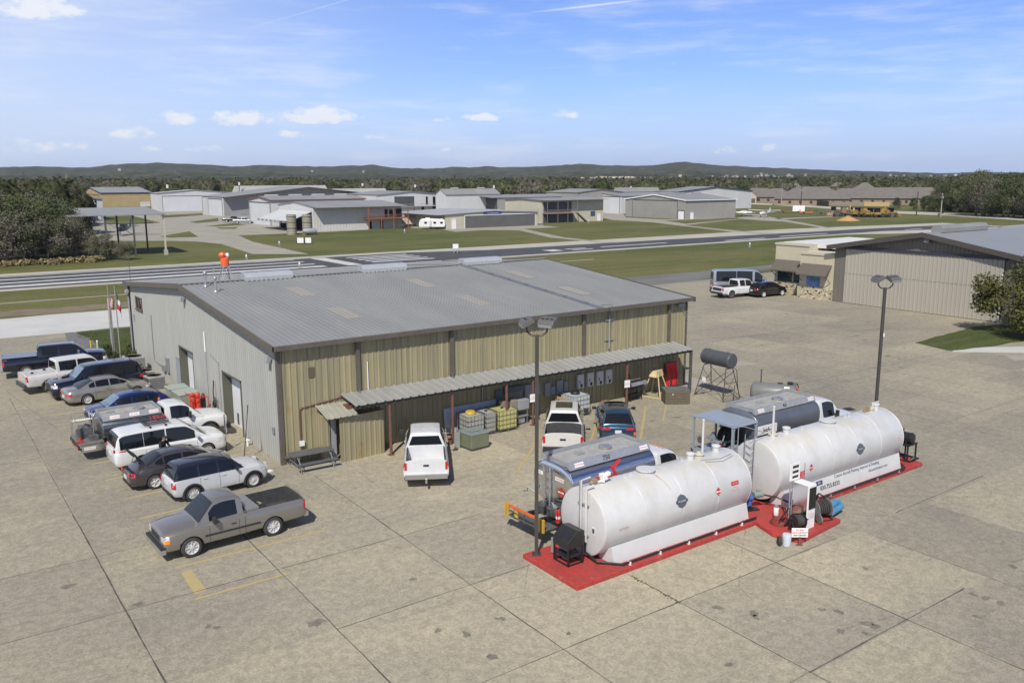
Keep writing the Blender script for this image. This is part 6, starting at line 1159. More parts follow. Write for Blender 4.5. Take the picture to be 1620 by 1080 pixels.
def bgh(label,sw,xe,nw,eave,ridge_y,axis,wall,roof,trim=None,ov=.3,ovs=.4,name='hangar',doors=(),depth=None,swall=None,grp='hangars beyond the runway'):
    X0,Y0=G(*sw); X1=solveX(xe,Y0); Y1=solveY(nw,X0) if depth is None else Y0+depth
    Y1=min(Y1,Y0+70); ez=solveZ(X0,Y0,eave); w_,d_=X1-X0,Y1-Y0
    if axis=='X': rm=(X0,(Y0+Y1)/2)
    else: rm=((X0+X1)/2,Y0)
    rz=solveZ(rm[0],rm[1],ridge_y); rz=max(ez+.35,min(rz,ez+4.)); t=thing(name,label,'hangar' if name=='hangar' else 'building',(X0,Y0,0),0,grp)
    m=MB(); s_=.9; d=.04
    if axis=='X':
        top=lambda v:(ez+(rz-ez)*(1-abs(v-d_/2)/(d_/2)))
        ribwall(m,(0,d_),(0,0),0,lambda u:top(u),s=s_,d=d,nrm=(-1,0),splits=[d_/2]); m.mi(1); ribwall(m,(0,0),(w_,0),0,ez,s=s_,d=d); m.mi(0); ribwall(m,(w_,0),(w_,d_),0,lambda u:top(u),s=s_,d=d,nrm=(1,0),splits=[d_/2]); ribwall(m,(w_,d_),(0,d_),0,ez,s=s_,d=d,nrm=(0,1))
    else:
        top=lambda v:(ez+(rz-ez)*(1-abs(v-w_/2)/(w_/2)))
        ribwall(m,(0,d_),(0,0),0,ez,s=s_,d=d,nrm=(-1,0)); m.mi(1); ribwall(m,(0,0),(w_,0),0,lambda u:top(u),s=s_,d=d,splits=[w_/2]); m.mi(0); ribwall(m,(w_,0),(w_,d_),0,ez,s=s_,d=d,nrm=(1,0)); ribwall(m,(w_,d_),(0,d_),0,lambda u:top(u),s=s_,d=d,nrm=(0,1),splits=[w_/2])
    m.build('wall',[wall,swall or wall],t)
    m=MB(); g=.10
    if axis=='X':
        sl=(rz-ez)/(d_/2); pts=[(-ovs,ez-sl*ovs),(d_/2,rz),(d_+ov,ez-sl*ov)]; 
        m.prismv([(-ov,y,z+.02) for y,z in pts]+[(-ov,y,z+.02+g) for y,z in reversed(pts)],(w_+2*ov,0,0))
        eb=[(-ov-.04,w_+ov+.04,-ovs-.10,-ovs-.0,ez-sl*ovs-.12,ez-sl*ovs+.14)]
    else:
        sl=(rz-ez)/(w_/2); pts=[(-ov,ez-sl*ov),(w_/2,rz),(w_+ov,ez-sl*ov)]
        m.prismv([(x,-ovs,z+.02) for x,z in pts]+[(x,-ovs,z+.02+g) for x,z in reversed(pts)],(0,d_+ovs+ov,0)); eb=[]
    m.build('roof',roof,t)
    if trim:
        m=MB()
        for e in eb: m.box(*e)
        if axis=='X':
            for x in (-ov-.06,w_+ov): m.prismv([(x,y,z-.15) for y,z in pts]+[(x,y,z+.18) for y,z in reversed(pts)],(.06,0,0))
        else: m.prismv([(x,-ovs-.06,z-.15) for x,z in pts]+[(x,-ovs-.06,z+.18) for x,z in reversed(pts)],(0,.06,0))
        m.build('trim',trim,t)
    for k in doors: # (face 'S'/'W', px0, px1, height or top py, material, name)
        f,a,b,h,dm,nm=k[:6]; z0=k[6] if len(k)>6 else 0.
        if f=='S':
            xa,xb=solveX(a,Y0)-X0,solveX(b,Y0)-X0; zt=h if h<30 else solveZ(X0+xa,Y0,h); zb=z0 if z0<30 else solveZ(X0+xa,Y0,z0)
            m=MB(); m.box(xa,xb,-.10,-.05,zb,zt)
            if zt>3.5:
                n=int((xb-xa)/.9)
                for i in range(n): m.box(xa+i*.9,xa+i*.9+.12,-.13,-.10,zb,zt)
            o=m.build(nm,dm,t); 
            if nm!='window' and nm!='poster': m=MB(); m.box(xa-.15,xb+.15,-.16,-.05,zt,zt+.22); m.box(xa-.15,xa,-.14,-.05,0,zt); m.box(xb,xb+.15,-.14,-.05,0,zt); m.build('frame',DGREY if zt>3.5 else WHITE,o)
        else:
            ya,yb=solveY(b,X0)-Y0,solveY(a,X0)-Y0; zt=h if h<30 else solveZ(X0,Y0+ya,h); m=MB(); m.box(-.10,-.05,ya,yb,z0,zt); 
            if zt>3.5:
                n=int((yb-ya)/.9)
                for i in range(n): m.box(-.13,-.10,ya+i*.9,ya+i*.9+.10,z0,zt)
            o=m.build(nm,dm,t); m=MB(); m.box(-.16,-.05,ya-.15,yb+.15,zt,zt+.3); m.box(-.14,-.05,ya-.15,ya,0,zt); m.box(-.14,-.05,yb,yb+.15,0,zt); m.build('frame',DGREY,o)
    t['_d']=0; del t['_d']
    return t,X0,X1,Y0,Y1,ez,rz
def vents(t,X0,X1,Y0,Y1,rz,n,L=4.,mt=ROOF2):
    for i in range(n):
        x=(X1-X0)*(i+.5)/n-L/2; y=(Y1-Y0)/2; m=MB(); m.prismv([(x,y-.5,rz-.02),(x,y-.5,rz+.35),(x,y-.25,rz+.55),(x,y+.25,rz+.55),(x,y+.5,rz+.35),(x,y+.5,rz-.02)],(L,0,0)); m.build('ridge_vent',mt,t)
# -- row of hangars beyond the runway --
X1_,Y0_=G(164.3,348); xl=2*solveX(47,Y0_,8)-X1_; lp=proj(xl,Y0_,0)
bgh('white hangar with a wide door, half hidden by the trees at the far left',lp,164.3,0,solveZ and proj(xl,Y0_,7.0)[1],305,'Y',WSHEET,ROOF1,GREYP,depth=30,doors=[('S',89,154,317.6,DOORW,'hangar_door')])
bgh('tan hangar with a grey roof and dark blue trim',(161,328),240.5,130.5,305.3,296.5,'X',TSHEET,ROOF1,NAVY,doors=[('S',223,237,320.5,DOORW,'roller_door'),('W',133,158,309,TSHEET,'hangar_door')])
bgh('white hangar with a broad pale sliding door, right of the tan hangar',(250,335),368,240,306,300.5,'Y',WSHEET,ROOF2,None,doors=[('S',258.5,320.5,311,DOORW,'hangar_door')])
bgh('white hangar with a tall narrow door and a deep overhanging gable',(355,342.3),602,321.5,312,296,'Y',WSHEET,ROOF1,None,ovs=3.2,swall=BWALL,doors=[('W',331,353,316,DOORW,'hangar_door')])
bgh('low hangar with a long pale roof at the far left of the wood edge',(377,322),520,368,304,294.5,'X',WSHEET,ROOF2,None)
bgh('pale roofed hangar peeping over the big overhanging gable',(530,322),612,524,304,299,'X',WSHEET,ROOF2,None)
r=bgh('white hangar with dark red trim and a row of ridge vents',(430,357),578,395.5,317,311,'X',WSHEET,ROOF1,RTRIM,doors=[('W',397,429,322,DOORW,'hangar_door')]); vents(r[0],r[1],r[2],r[3],r[4],r[6],4)
r=bgh('large white hangar with its white tilting door raised, behind the two silos',(497,366),636,442,327.5,319.5,'X',WSHEET,ROOF1,None,ovs=2.8,swall=mat('pale_grey_wall',(.50,.49,.46),.6,var=.05,vs=.3)); big,bx0,bx1,by0,by1,bez,brz=r
dy=by1-by0; m=MB(); m.box(-.06,-.03,1.0,dy-1.,0,bez-1.2); m.build('door_dark_sheet',DARKIN,big)  # near-black sheet on the wall stands for the dark inside
m=MB(); H=bez-1.2; m.prismv([(-.1,1.2,H),(-.1,1.2,H-.15),(-6.2,1.2,H-2.4),(-6.2,1.2,H-2.2)],(0,dy-2.4,0)); tl_=m.build('tilt_door',WSHEET,big); m=MB()
for i in range(8): y=1.5+i*(dy-3)/7; m.cbox((-6.3,y,H-2.5),(.5,.12,.5))
m.box(-6.6,-6.4,1.2,dy-1.2,H-2.75,H-2.65); m.build('truss',STEEL,tl_)
# timber deck at the right end
w_=bx1-bx0; OR=mat('rust_orange_wood',(.30,.115,.045),.7,var=.1,vs=1); m=MB(); m.box(w_-11.5,w_+.6,-3.0,-.06,2.75,2.95); m.build('deck',OR,big)
for x in (w_-11.3,w_-7.6,w_-4.,w_+.4):
    m=MB(); m.box(x-.10,x+.10,-2.95,-2.75,0,bez-.5 if x in (w_-11.3,w_-4.,w_+.4) else 2.8); m.build('post',OR,big)
m=MB(); m.box(w_-11.5,w_+.6,-3.0,-2.95,3.75,3.85); 
for i in range(34): m.box(w_-11.4+i*.355,w_-11.36+i*.355,-3.0,-2.96,2.95,3.8)
m.build('railing',OR,big)
for x,a,b in ((w_-6.6,0,2.1),(w_-5.2,3.,5.1),(w_-3.8,3.2,5.0),(w_-1.8,3.,5.2),(w_-.9,3.,5.2),(w_-10,0,2.)):
    m=MB(); m.box(x,x+(.9 if b>5.05 or a==0 else 1.5),-.09,-.05,a,b); m.build('window',GLASS,big)
bgh('white two storey hangar house with a balcony across its front',(597,341),703,590,308.5,303,'Y',WSHEET,ROOF1,None,depth=26,ovs=.5,doors=[('S',625,655,312,DKW,'porch',3.2),('S',674,677,311,GLASS,'window',3.6),('S',685,689,311,GLASS,'window',3.3),('S',690,694,311,GLASS,'window',3.6),('S',667,671,326,GLASS,'window',.9),('S',684,691,326,GLASS,'window',.9),('S',698,704,326,DKW,'window',.5)])  # the dark porch box is shade painted onto the front wall
hh=[o for o in bpy.data.objects if o.name.startswith('hangar') and o.get('label','').startswith('white two storey')][0]; X0,Y0=G(597,341); xa,xb=solveX(625,Y0)-X0,solveX(704,Y0)-X0; m=MB(); m.box(xa,xb,-2.2,-.06,2.9,3.1); m.build('balcony',GREYP,hh); m=MB(); m.box(xa,xb,-2.2,-2.15,3.9,3.98)
for i in range(40): m.box(xa+i*(xb-xa)/40,xa+i*(xb-xa)/40+.04,-2.2,-2.16,3.1,3.9)
m.build('railing',STEEL,hh)
r=bgh('white hangar with two roof ventilators behind the dark shaded one',(706,341),790,690,307.5,299.5,'X',WSHEET,ROOF1,None); vents(r[0],r[1],r[2],r[3],r[4],r[6],2,3.)
r=bgh('dark clad hangar with a deep porch roof and a rust red balcony',(787,340),884,727,313,309,'X',DKW,ROOF1,None,ov=3.0,ovs=.4,swall=GSHEET); t=r[0]; dd=r[4]-r[3]; m=MB(); m.box(-2.6,-.06,dd*.45,dd-.5,2.6,2.8); m.box(-2.6,-2.55,dd*.45,dd-.5,3.5,3.6); m.build('balcony',mat('rust_rail',(.22,.07,.045),.7),t)  # gable wall colour darkened to hold the shade of the overhang
for k in (.25,.6): m=MB(); m.box(-.09,-.05,dd*k,dd*k+1.2,3.2,4.5); m.build('window',mat('grey_window',(.2,.22,.24),.2),t)
r=bgh('low cream hangar with dark grey sliding doors and a blue name board',(705,362.5),850.5,640,339.8,333.8,'Y',CSHEET,ROOF2,None,ov=2.6,ovs=.5,doors=[('S',735.5,846,341.5,mat('dark_door',(.115,.115,.11),.5,var=.1,vs=.4),'hangar_door'),('S',715,720.5,347.5,WHITE,'door')],swall=CSHEET)
X0,Y0=G(705,362.5); a,b=solveX(765,Y0)-X0,solveX(793,Y0)-X0; z=solveZ(X0+a,Y0,339.2); z1=solveZ(X0+a,Y0,335.8); m=MB(); m.box(a,b,-.22,-.16,z,z1); sb=m.build('name_board',mat('blue_board',(.05,.08,.33),.5),r[0]); text('lettering','HILL COUNTRY AVIATION',(z1-z)*.55,WHITE,sb,plane_fn(((a+b)/2,-.225,(z+z1)/2),(1,0,0),(0,0,1)),.001,stretch=.92)
r=bgh('cream hangar with an upstairs balcony, stairs and a dark blue poster',(857,353),954,799,317,314,'X',CSHEET,ROOF1,None,ov=.5,ovs=2.2,doors=[('S',934,941,334,mat('dark_blue_poster',(.02,.04,.10),.5,col2=(.10,.13,.2),vs=1.5),'poster',1.6),('S',945,949,339,WHITE,'door')])
t=r[0]; X0,Y0=r[1],r[3]; b=solveX(906,Y0)-X0; m=MB(); m.box(.5,b,-.12,-.05,0,2.6); m.build('porch',DKW,t); m=MB(); m.box(.6,b-.6,-.12,-.05,3.1,r[5]-.6); m.build('porch',DKW,t)  # dark boxes paint the shadow of the recessed balcony on the wall
m=MB(); m.box(.2,b,-2.4,-.06,2.75,2.95); m.build('balcony',mat('pinkish_steel',(.30,.22,.19),.6),t); m=MB(); m.box(.2,b,-2.4,-2.35,3.85,3.93)
for i in range(30): m.box(.2+i*b/30,.24+i*b/30,-2.4,-2.36,2.95,3.85)
for x in (.3,b*.36,b*.68,b-.1): m.box(x-.05,x+.05,-2.4,-2.3,0,r[5]-.4)
m.build('railing',MATS['pinkish_steel'],t); m=MB(); m.prismv([(b,-2.3,2.7),(b,-2.3,3.0),(b+4.,-2.3,.15),(b+4.,-2.3,0),(b+3.6,-2.3,0)],(0,.9,0)); m.build('stairs',DGREY,t)
for i in range(3):
    for j in range(2): m=MB(); m.box(-.09,-.05,1.6+i*1.6,2.2+i*1.6,2.2+j*1.3,2.9+j*1.3); m.build('window',mat('pale_window',(.38,.40,.38),.3),t)
bgh('grey beige hangar with a shallow gable beyond the white door hangar',(913,338),985,864,304.8,299.5,'Y',GSHEET,ROOF1,None)
bgh('small pale roofed hangar on the wood edge above the white one',(975,326),1042,970,302.5,297.3,'X',WSHEET,ROOF1,None)
bgh('white hangar with a white door under a dark strip',(983,338),1090,924,310.5,306,'X',WSHEET,ROOF1,None,doors=[('W',927,980,312,DOORW,'hangar_door')])
r=bgh('white hangar with dark blue roof trim at the far right of the row',(1073,333),1188,1034,303.5,295.6,'Y',WSHEET,ROOF1,NAVY); 
r=bgh('grey hangar with a broad grey door and small white doors',(1084,347),1163,989,317,308,'X',GSHEET,ROOF1,WHITE,doors=[('W',1001,1071,318.5,GSHEET,'hangar_door'),('W',1073,1082,334,WHITE,'door'),('S',1092,1096,337,WHITE,'door')]); vents(r[0],r[1],r[2],r[3],r[4],r[6],3,4.,ROOF1)
# open aircraft shelter
sx0,sy0=G(100,399); sx1,_=G(263,403); sy=G(263,403)[1]; sx0=solveX(112,sy); sh2=thing('shelter','long open sided aircraft shelter with a grey roof on thin posts','shelter',(sx1,sy,0)); wS=sx1-sx0; dS=14.; hS=solveZ(sx1,sy,338.)
m=MB(); m.prismv([(-wS,-.6,4.0),(0.3,-.6,4.0),(.3,-.6,4.12),(-wS,-.6,4.12)],(0,0,0)) if 0 else None
m.prismv([(.4,-.6,hS-.15),(.4,dS,hS+.75),(.4,dS,hS+.87),(.4,-.6,hS)],(-wS-.4,0,0)); m.build('roof',ROOF1,sh2)
for i,(x,y) in enumerate([(0,0),(-wS*.33,0),(-wS*.62,0),(-wS*.9,0),(0,dS-.4),(-wS*.33,dS-.4),(-wS*.62,dS-.4)]):
    m=MB(); m.box(x-.14,x+.14,y-.14,y+.14,0,hS-.1+y*.06); 
    m.build('post',mat('cream_post',(.50,.47,.38),.6) if i==0 else DGREY,sh2)
m=MB(); m.box(-.3,.3,-.3,.3,0,.9); m.build('footing',PALEC,sh2)
# ---------------- aeroplanes ----------------
def plane(label,loc,rz,bm_,s=1.,low=False,prop=True):
    t=thing('light_aircraft',label,'aeroplane',(loc[0],loc[1],0),rz,'parked light aircraft'); S_=lambda *p:tuple(q*s for q in p)
    st=[(3.6,1.25,.12,.14),(3.4,1.25,.34,.36),(2.7,1.28,.48,.45),(1.6,1.30,.56,.50),(.9,1.45,.58,.66),(-.2,1.48,.56,.66),(-1.,1.42,.44,.50),(-2.6,1.42,.22,.30),(-4.1,1.48,.08,.16),(-4.4,1.5,.03,.08)]; m=MB(); rows=[]
    for x,zc,hw,hh in cr(st,3): rows.append([(x*s,hw*s*math.cos(a),(zc+hh*math.sin(a))*s) for a in np.linspace(0,2*PI,17)[:-1]])
    m.grid(rows,closed=True); m.build('fuselage',bm_,t,smooth=50)
    zw=.98 if low else 2.12; dih=.55 if low else .18; 
    for sg in (1,-1):
        m=MB(); rows=[]
        for y,c_,x0 in ((0.,1.55,.95),(2.6,1.55,.95),(5.3,1.1,.75),(5.5,.5,.5)):
            z=zw+dih*y/5.5; rows.append([(x*s,sg*y*s,zz*s) for x,zz in ((x0,z),(x0-c_*.15,z+.10),(x0-c_*.45,z+.11),(x0-c_,z),(x0-c_*.45,z-.04),(x0-c_*.1,z-.05))])
        m.grid(rows,closed=True); m.build('wing',bm_,t,smooth=40)
        if not low: m=MB(); m.tube(S_(.6,sg*.55,.95),S_(.5,sg*2.6,2.15),.035*s,n=6); m.build('strut',bm_,t)
        m=MB(); m.prismv([S_(-3.6,0,1.5),S_(-4.4,0,1.5),S_(-4.4,sg*1.7,1.55),S_(-3.95,sg*1.7,1.55)],(0,0,.06*s)); m.build('tailplane',bm_,t)
        m=MB(); m.lathe([(.05,-.07),(.17,-.06),(.2,0),(.17,.06),(.05,.07)],S_(.1,sg*1.2,.2),(0,1,0),14); m.build('wheel',RUBBER,t); m=MB(); m.path([S_(.3,sg*.4,.95),S_(.1,sg*1.15,.25)],.04*s,6); m.build('landing_leg',bm_,t)
    m=MB(); m.prismv([S_(-3.2,-.03,1.6),S_(-4.5,-.03,1.45),S_(-4.9,-.03,2.9),S_(-4.35,-.03,2.95)],(0,.06*s,0)); m.build('fin',bm_,t)
    m=MB(); m.prismv([S_(1.55,-.45,1.75),S_(1.0,-.42,2.1),S_(-.3,-.42,2.1),S_(-.9,-.4,1.75)],(0,.9*s if not low else .84*s,0)); m.build('canopy',GLASS,t); m=MB(); m.lathe([(.02,0),(.14,-.05),(.16,-.25)],S_(3.85,0,1.25),(1,0,0),12)
    m.cbox(S_(3.7,0,1.25),(.04*s,.12*s,1.9*s),(.5,0,0)); m.build('propeller',DGREY,t); m=MB(); m.lathe([(.04,-.05),(.15,0),(.04,.05)],S_(2.8,0,.18),(0,1,0),12); m.path([S_(2.8,0,.2),S_(2.7,0,.9)],.03*s,6); m.build('nose_wheel',RUBBER,t); return t
plane('white high wing aeroplane on the grass right of the white hangar',G(1209,343.5),R_(195),WHITE_GLOSS,1.05)
plane('white low wing aeroplane beside the grey hangar corner',G(1177,342.5),R_(-10),WHITE_GLOSS,1.,low=True)
plane('dark high wing aeroplane parked under the open shelter',(G(206,372)[0]-1,G(206,372)[1]+1),R_(-118),mat('aircraft_black',(.02,.022,.028),.3),1.25)
# ---------------- silos, trailer, camper ----------------
for px,lab in ((462,'left tan ribbed silo with a concrete collar before the big white hangar'),(486.5,'right tan ribbed silo with a grey tank lying at its foot')):
    x,y=G(px,371); h=solveZ(x,y,339.5); t=thing('silo',lab,'silo',(x,y,0),0,'ribbed silos on the grass'); rr=(G(px+8.3,371)[0]-G(px-8.3,371)[0])/2*1.15; m=MB(); pr=[]
    n=int(h/.35)
    for i in range(n): pr+=[(rr,i*h/n),(rr-.05,(i+.5)*h/n)]
    pr+=[(rr,h),(rr-.2,h),(rr-.2,h-.3),(.01,h-.3)]; m.lathe(pr,n=32); m.build('shell',mat('silo_tan',(.34,.31,.23),.7,col2=(.26,.24,.19),vs=.5,stretch=(1,1,3)),t,smooth=30); m=MB()
    for k in (.33,.62,.9): m.lathe([(rr,h*k-.05),(rr+.05,h*k-.05),(rr+.05,h*k+.05),(rr,h*k+.05)],n=32)
    m.build('hoop',DGREY,t)
x,y=G(487,371); t=thing('tank','small grey horizontal tank lying at the foot of the right silo','tank',(x-.5,y-2.4,0),R_(-20)); m=MB(); m.lathe([(.05,-1.7),(.5,-1.6),(.7,-1.3),(.7,1.3),(.5,1.6),(.05,1.7)],(0,0,.95),(1,0,0),20); m.build('shell',GREYP,t,smooth=40); m=MB(); m.box(-1,-.8,-.5,.5,0,.4); m.box(.8,1,-.5,.5,0,.4); m.build('cradle',BROWNRUST,t)
x,y=G(684,362.5); t=thing('camper','white rounded camper trailer parked beside the low cream hangar','camper',(x,y,0),R_(-35)); m=MB(); P5=[(-3.4,.6),(-3.5,1.4),(-3.2,2.4),(-2.7,2.75),(2.9,2.75),(3.4,2.3),(3.5,1.2),(3.3,.6)]; m.prismv([(a,-1.15,b) for a,b in P5],(0,2.3,0)); m.build('body',WHITE_GLOSS,t,bevel=.12); m=MB(); m.cbox((-1.2,0,2.85),(1.2,.8,.3)); m.build('roof_unit',WHITE,t); 
for a in (-2,.4,2.2): m=MB(); m.box(a,a+.7,-1.19,-1.15,1.5,2.0); m.build('window',GLASS,t)
m=MB(); m.box(-.6,-.0,-1.18,-1.14,.7,2.2); m.build('door',mat('pale_door',(.5,.5,.5)),t)
for a in (-.45,.45):
    for s_ in (-1.1,1.1): m=MB(); m.lathe([(.05,-.1),(.33,-.1),(.35,0),(.33,.1),(.05,.1)],(a,s_,.34),(0,1,0),18); m.build('wheel',RUBBER,t)
x,y=G(652,358); t=thing('trailer','long pale horse trailer with pink brown slats next to the camper','trailer',(x,y,0),R_(-35)); m=MB(); m.box(-4,4,-1.1,1.1,.6,2.4); m.build('body',mat('pinkish_trailer',(.50,.42,.38),.6),t,bevel=.08); m=MB()
for i in range(9): m.box(-3.6+i*.85,-3.45+i*.85,-1.14,-1.1,.8,2.2)
m.build('slats',mat('trailer_slat',(.22,.13,.11),.6),t); 
for a in (.2,1.1): m=MB(); m.lathe([(.05,-.1),(.33,-.1),(.35,0),(.33,.1),(.05,.1)],(a,-1.1,.34),(0,1,0),18); m.build('wheel',RUBBER,t)
# ---------------- right hangar and office ----------------
XF=68.3; YA=solveY(1620,XF); YB=solveY(1316.5,XF); dA,dB=solveY(1581,XF,.1),solveY(1334,XF); e2=solveZ(XF,YB,389); ap=solveZ(XF,(YA+YB)/2,370.5); hd=solveZ(XF,dB,393.5)
HW=mat('taupe_sheet',(.155,.14,.118),.55,var=.08,vs=.5); HD=mat('beige_door_sheet',(.385,.36,.30),.55,col2=(.36,.335,.28),vs=.4,stretch=(1,1,.2))
rh=thing('hangar','large taupe hangar with a huge beige ribbed door at the right','hangar',(XF,YA,0)); WD=YB-YA; dep=44.; tp=lambda v:(e2+(ap-e2)*(1-abs(v-WD/2)/(WD/2)))
m=MB(); ribwall(m,(0,dA-YA),(0,0),0,lambda u:tp(dA-YA-u),s=.4,nrm=(-1,0)); ribwall(m,(0,WD),(0,dB-YA),0,lambda u:tp(WD-u),s=.4,nrm=(-1,0)); ribwall(m,(0,dB-YA),(0,dA-YA),hd+.25,lambda u:tp(dB-YA-u),s=.4,nrm=(-1,0),splits=[dB-YA-WD/2]); ribwall(m,(0,0),(dep,0),0,e2,s=.4); ribwall(m,(dep,WD),(0,WD),0,e2,s=.4,nrm=(0,1)); ribwall(m,(dep,0),(dep,WD),0,lambda u:tp(u),s=.4,nrm=(1,0),splits=[WD/2]); m.build('wall',HW,rh)
m=MB(); ribwall(m,(-.12,dB-YA),(-.12,dA-YA),.05,hd,s=.42,d=.045,nrm=(-1,0)); dr=m.build('hangar_door',HD,rh); m=MB(); m.box(-.14,-.05,dA-YA,dB-YA,hd*.55,hd*.55+.02); m.build('seam',DGREY,dr)
m=MB(); m.box(-.24,-.02,dA-YA-.2,dB-YA+.2,hd,hd+.26); m.build('door_header',mat('navy_header',(.035,.035,.055),.5),rh)
m=MB(); sl=(ap-e2)/(WD/2); pts=[(-.6,e2-sl*.6),(WD/2,ap),(WD+.6,e2-sl*.6)]; m.prismv([(-.7,y,z+.03) for y,z in pts]+[(-.7,y,z+.15) for y,z in reversed(pts)],(dep+1.4,0,0)); m.build('roof',mat('pale_blue_roof',(.245,.255,.262),.5,.0,var=.05,vs=.3),rh)
m=MB(); m.prismv([(-.80,y,z-.28) for y,z in pts]+[(-.80,y,z+.2) for y,z in reversed(pts)],(.1,0,0)); m.box(-.8,dep+.7,-.78,-.6,e2-.35,e2+.05); m.build('trim',mat('dark_taupe_trim',(.07,.062,.055),.5),rh)
m=MB(); m.prismv([(2,WD/2-.6,ap+.1),(2,WD/2-.6,ap+.5),(2,WD/2-.3,ap+.8),(2,WD/2+.3,ap+.8),(2,WD/2+.6,ap+.5),(2,WD/2+.6,ap+.1)],(9,0,0)); m.build('ridge_vent',ROOFG,rh)
m=MB(); m.cbox((-.35,WD/2-.4,hd+1.3),(.4,.5,.35),(0,.5,0)); m.build('wall_light',STEEL,rh); m=MB(); m.box(-.2,-.13,dA-YA+.02,dA-YA+.12,.3,4.6); m.build('weather_strip',WHITE,rh)
STUC=mat('stucco',(.50,.455,.33),.85,var=.05,vs=1,bump=.15,bs=20); 
def stone():
    m,N,Lk,b=node_mat('mixed_stone'); tc=N.new('ShaderNodeTexCoord').outputs['Object']; v=N.new('ShaderNodeTexVoronoi'); v.inputs['Scale'].default_value=4.5; Lk.new(nmap(N,Lk,tc,(1,1,1.5)),v.inputs[0]); s=N.new('ShaderNodeSeparateColor'); Lk.new(v.outputs['Color'],s.inputs[0])
    c=nmix(N,Lk,nramp(N,Lk,s.outputs[0],.2,.8),(.48,.42,.29),(.38,.31,.19)); c=nmix(N,Lk,nramp(N,Lk,s.outputs[1],.82,.9),c,(.08,.055,.04)); c=nmix(N,Lk,nramp(N,Lk,s.outputs[2],.8,.9),c,(.58,.54,.44)); Lk.new(c,b.inputs['Base Color']); b.inputs['Roughness'].default_value=.9; return m
STONE=stone(); AWN=mat('brown_awning',(.125,.108,.085),.6,var=.06,vs=2)
of=thing('office','cream stucco office with brown awnings and a stone base next to the taupe hangar','building',(XF,YB,0))
yl0,yl1,yl2=0.05,solveY(1263,XF)-YB,solveY(1224,XF+1.6)-YB; h1=solveZ(XF,YB+yl1,401.5); h2=solveZ(XF+1.6,YB+yl2,386.5)
m=MB(); m.box(0,9,yl0,yl1,0,h1); m.box(1.6,9.5,yl1,yl2,0,h2); m.build('wall',STUC,of); m=MB(); m.box(-.12,.0,yl0,yl1+.12,0,1.35); m.box(0,1.6,yl1+.0,yl1+.12,0,1.35); m.box(1.48,1.6,yl1+.12,yl2,0,1.35); m.build('stone_base',STONE,of)
m=MB(); m.box(-.1,9.1,yl0,yl1+.1,h1,h1+.22); m.box(1.5,9.6,yl1,yl2+.1,h2,h2+.22); m.build('parapet_cap',mat('cap_cream',(.50,.46,.36),.7),of); m=MB(); m.box(3,16,yl0,yl2,h2-.2,h2+.25); m.build('roof',mat('white_membrane',(.62,.62,.60),.7,var=.06,vs=.6),of)
for x,ya,yb in ((0,yl0+.25,yl1-.2),(1.6,yl1+.2,yl2-.1)):
    m=MB(); m.prismv([(x-.02,ya,3.85),(x-1.05,ya,2.75),(x-1.05,ya,2.62),(x-.02,ya,3.72)],(0,yb-ya,0)); a=m.build('awning',AWN,of); m=MB()
    for y in (ya+.1,(ya+yb)/2,yb-.1): m.tube((x-1.0,y,2.66),(x-.05,y,1.9),.04,n=6)
    m.build('bracket',DGREY,a)
m=MB(); m.box(-.14,-.01,yl1-1.0-1.6,yl1-1.0,1.35,3.0); m.build('poster',mat('blue_poster',(.02,.09,.35),.4,col2=(.15,.28,.45),vs=1.),of)
for a,b in ((yl1+.7,yl1+1.9),(yl1+2.2,yl2-.5)): m=MB(); m.box(1.5,1.59,a,b,.9,2.7); m.build('window',mat('green_glass',(.03,.05,.05),.08),of)
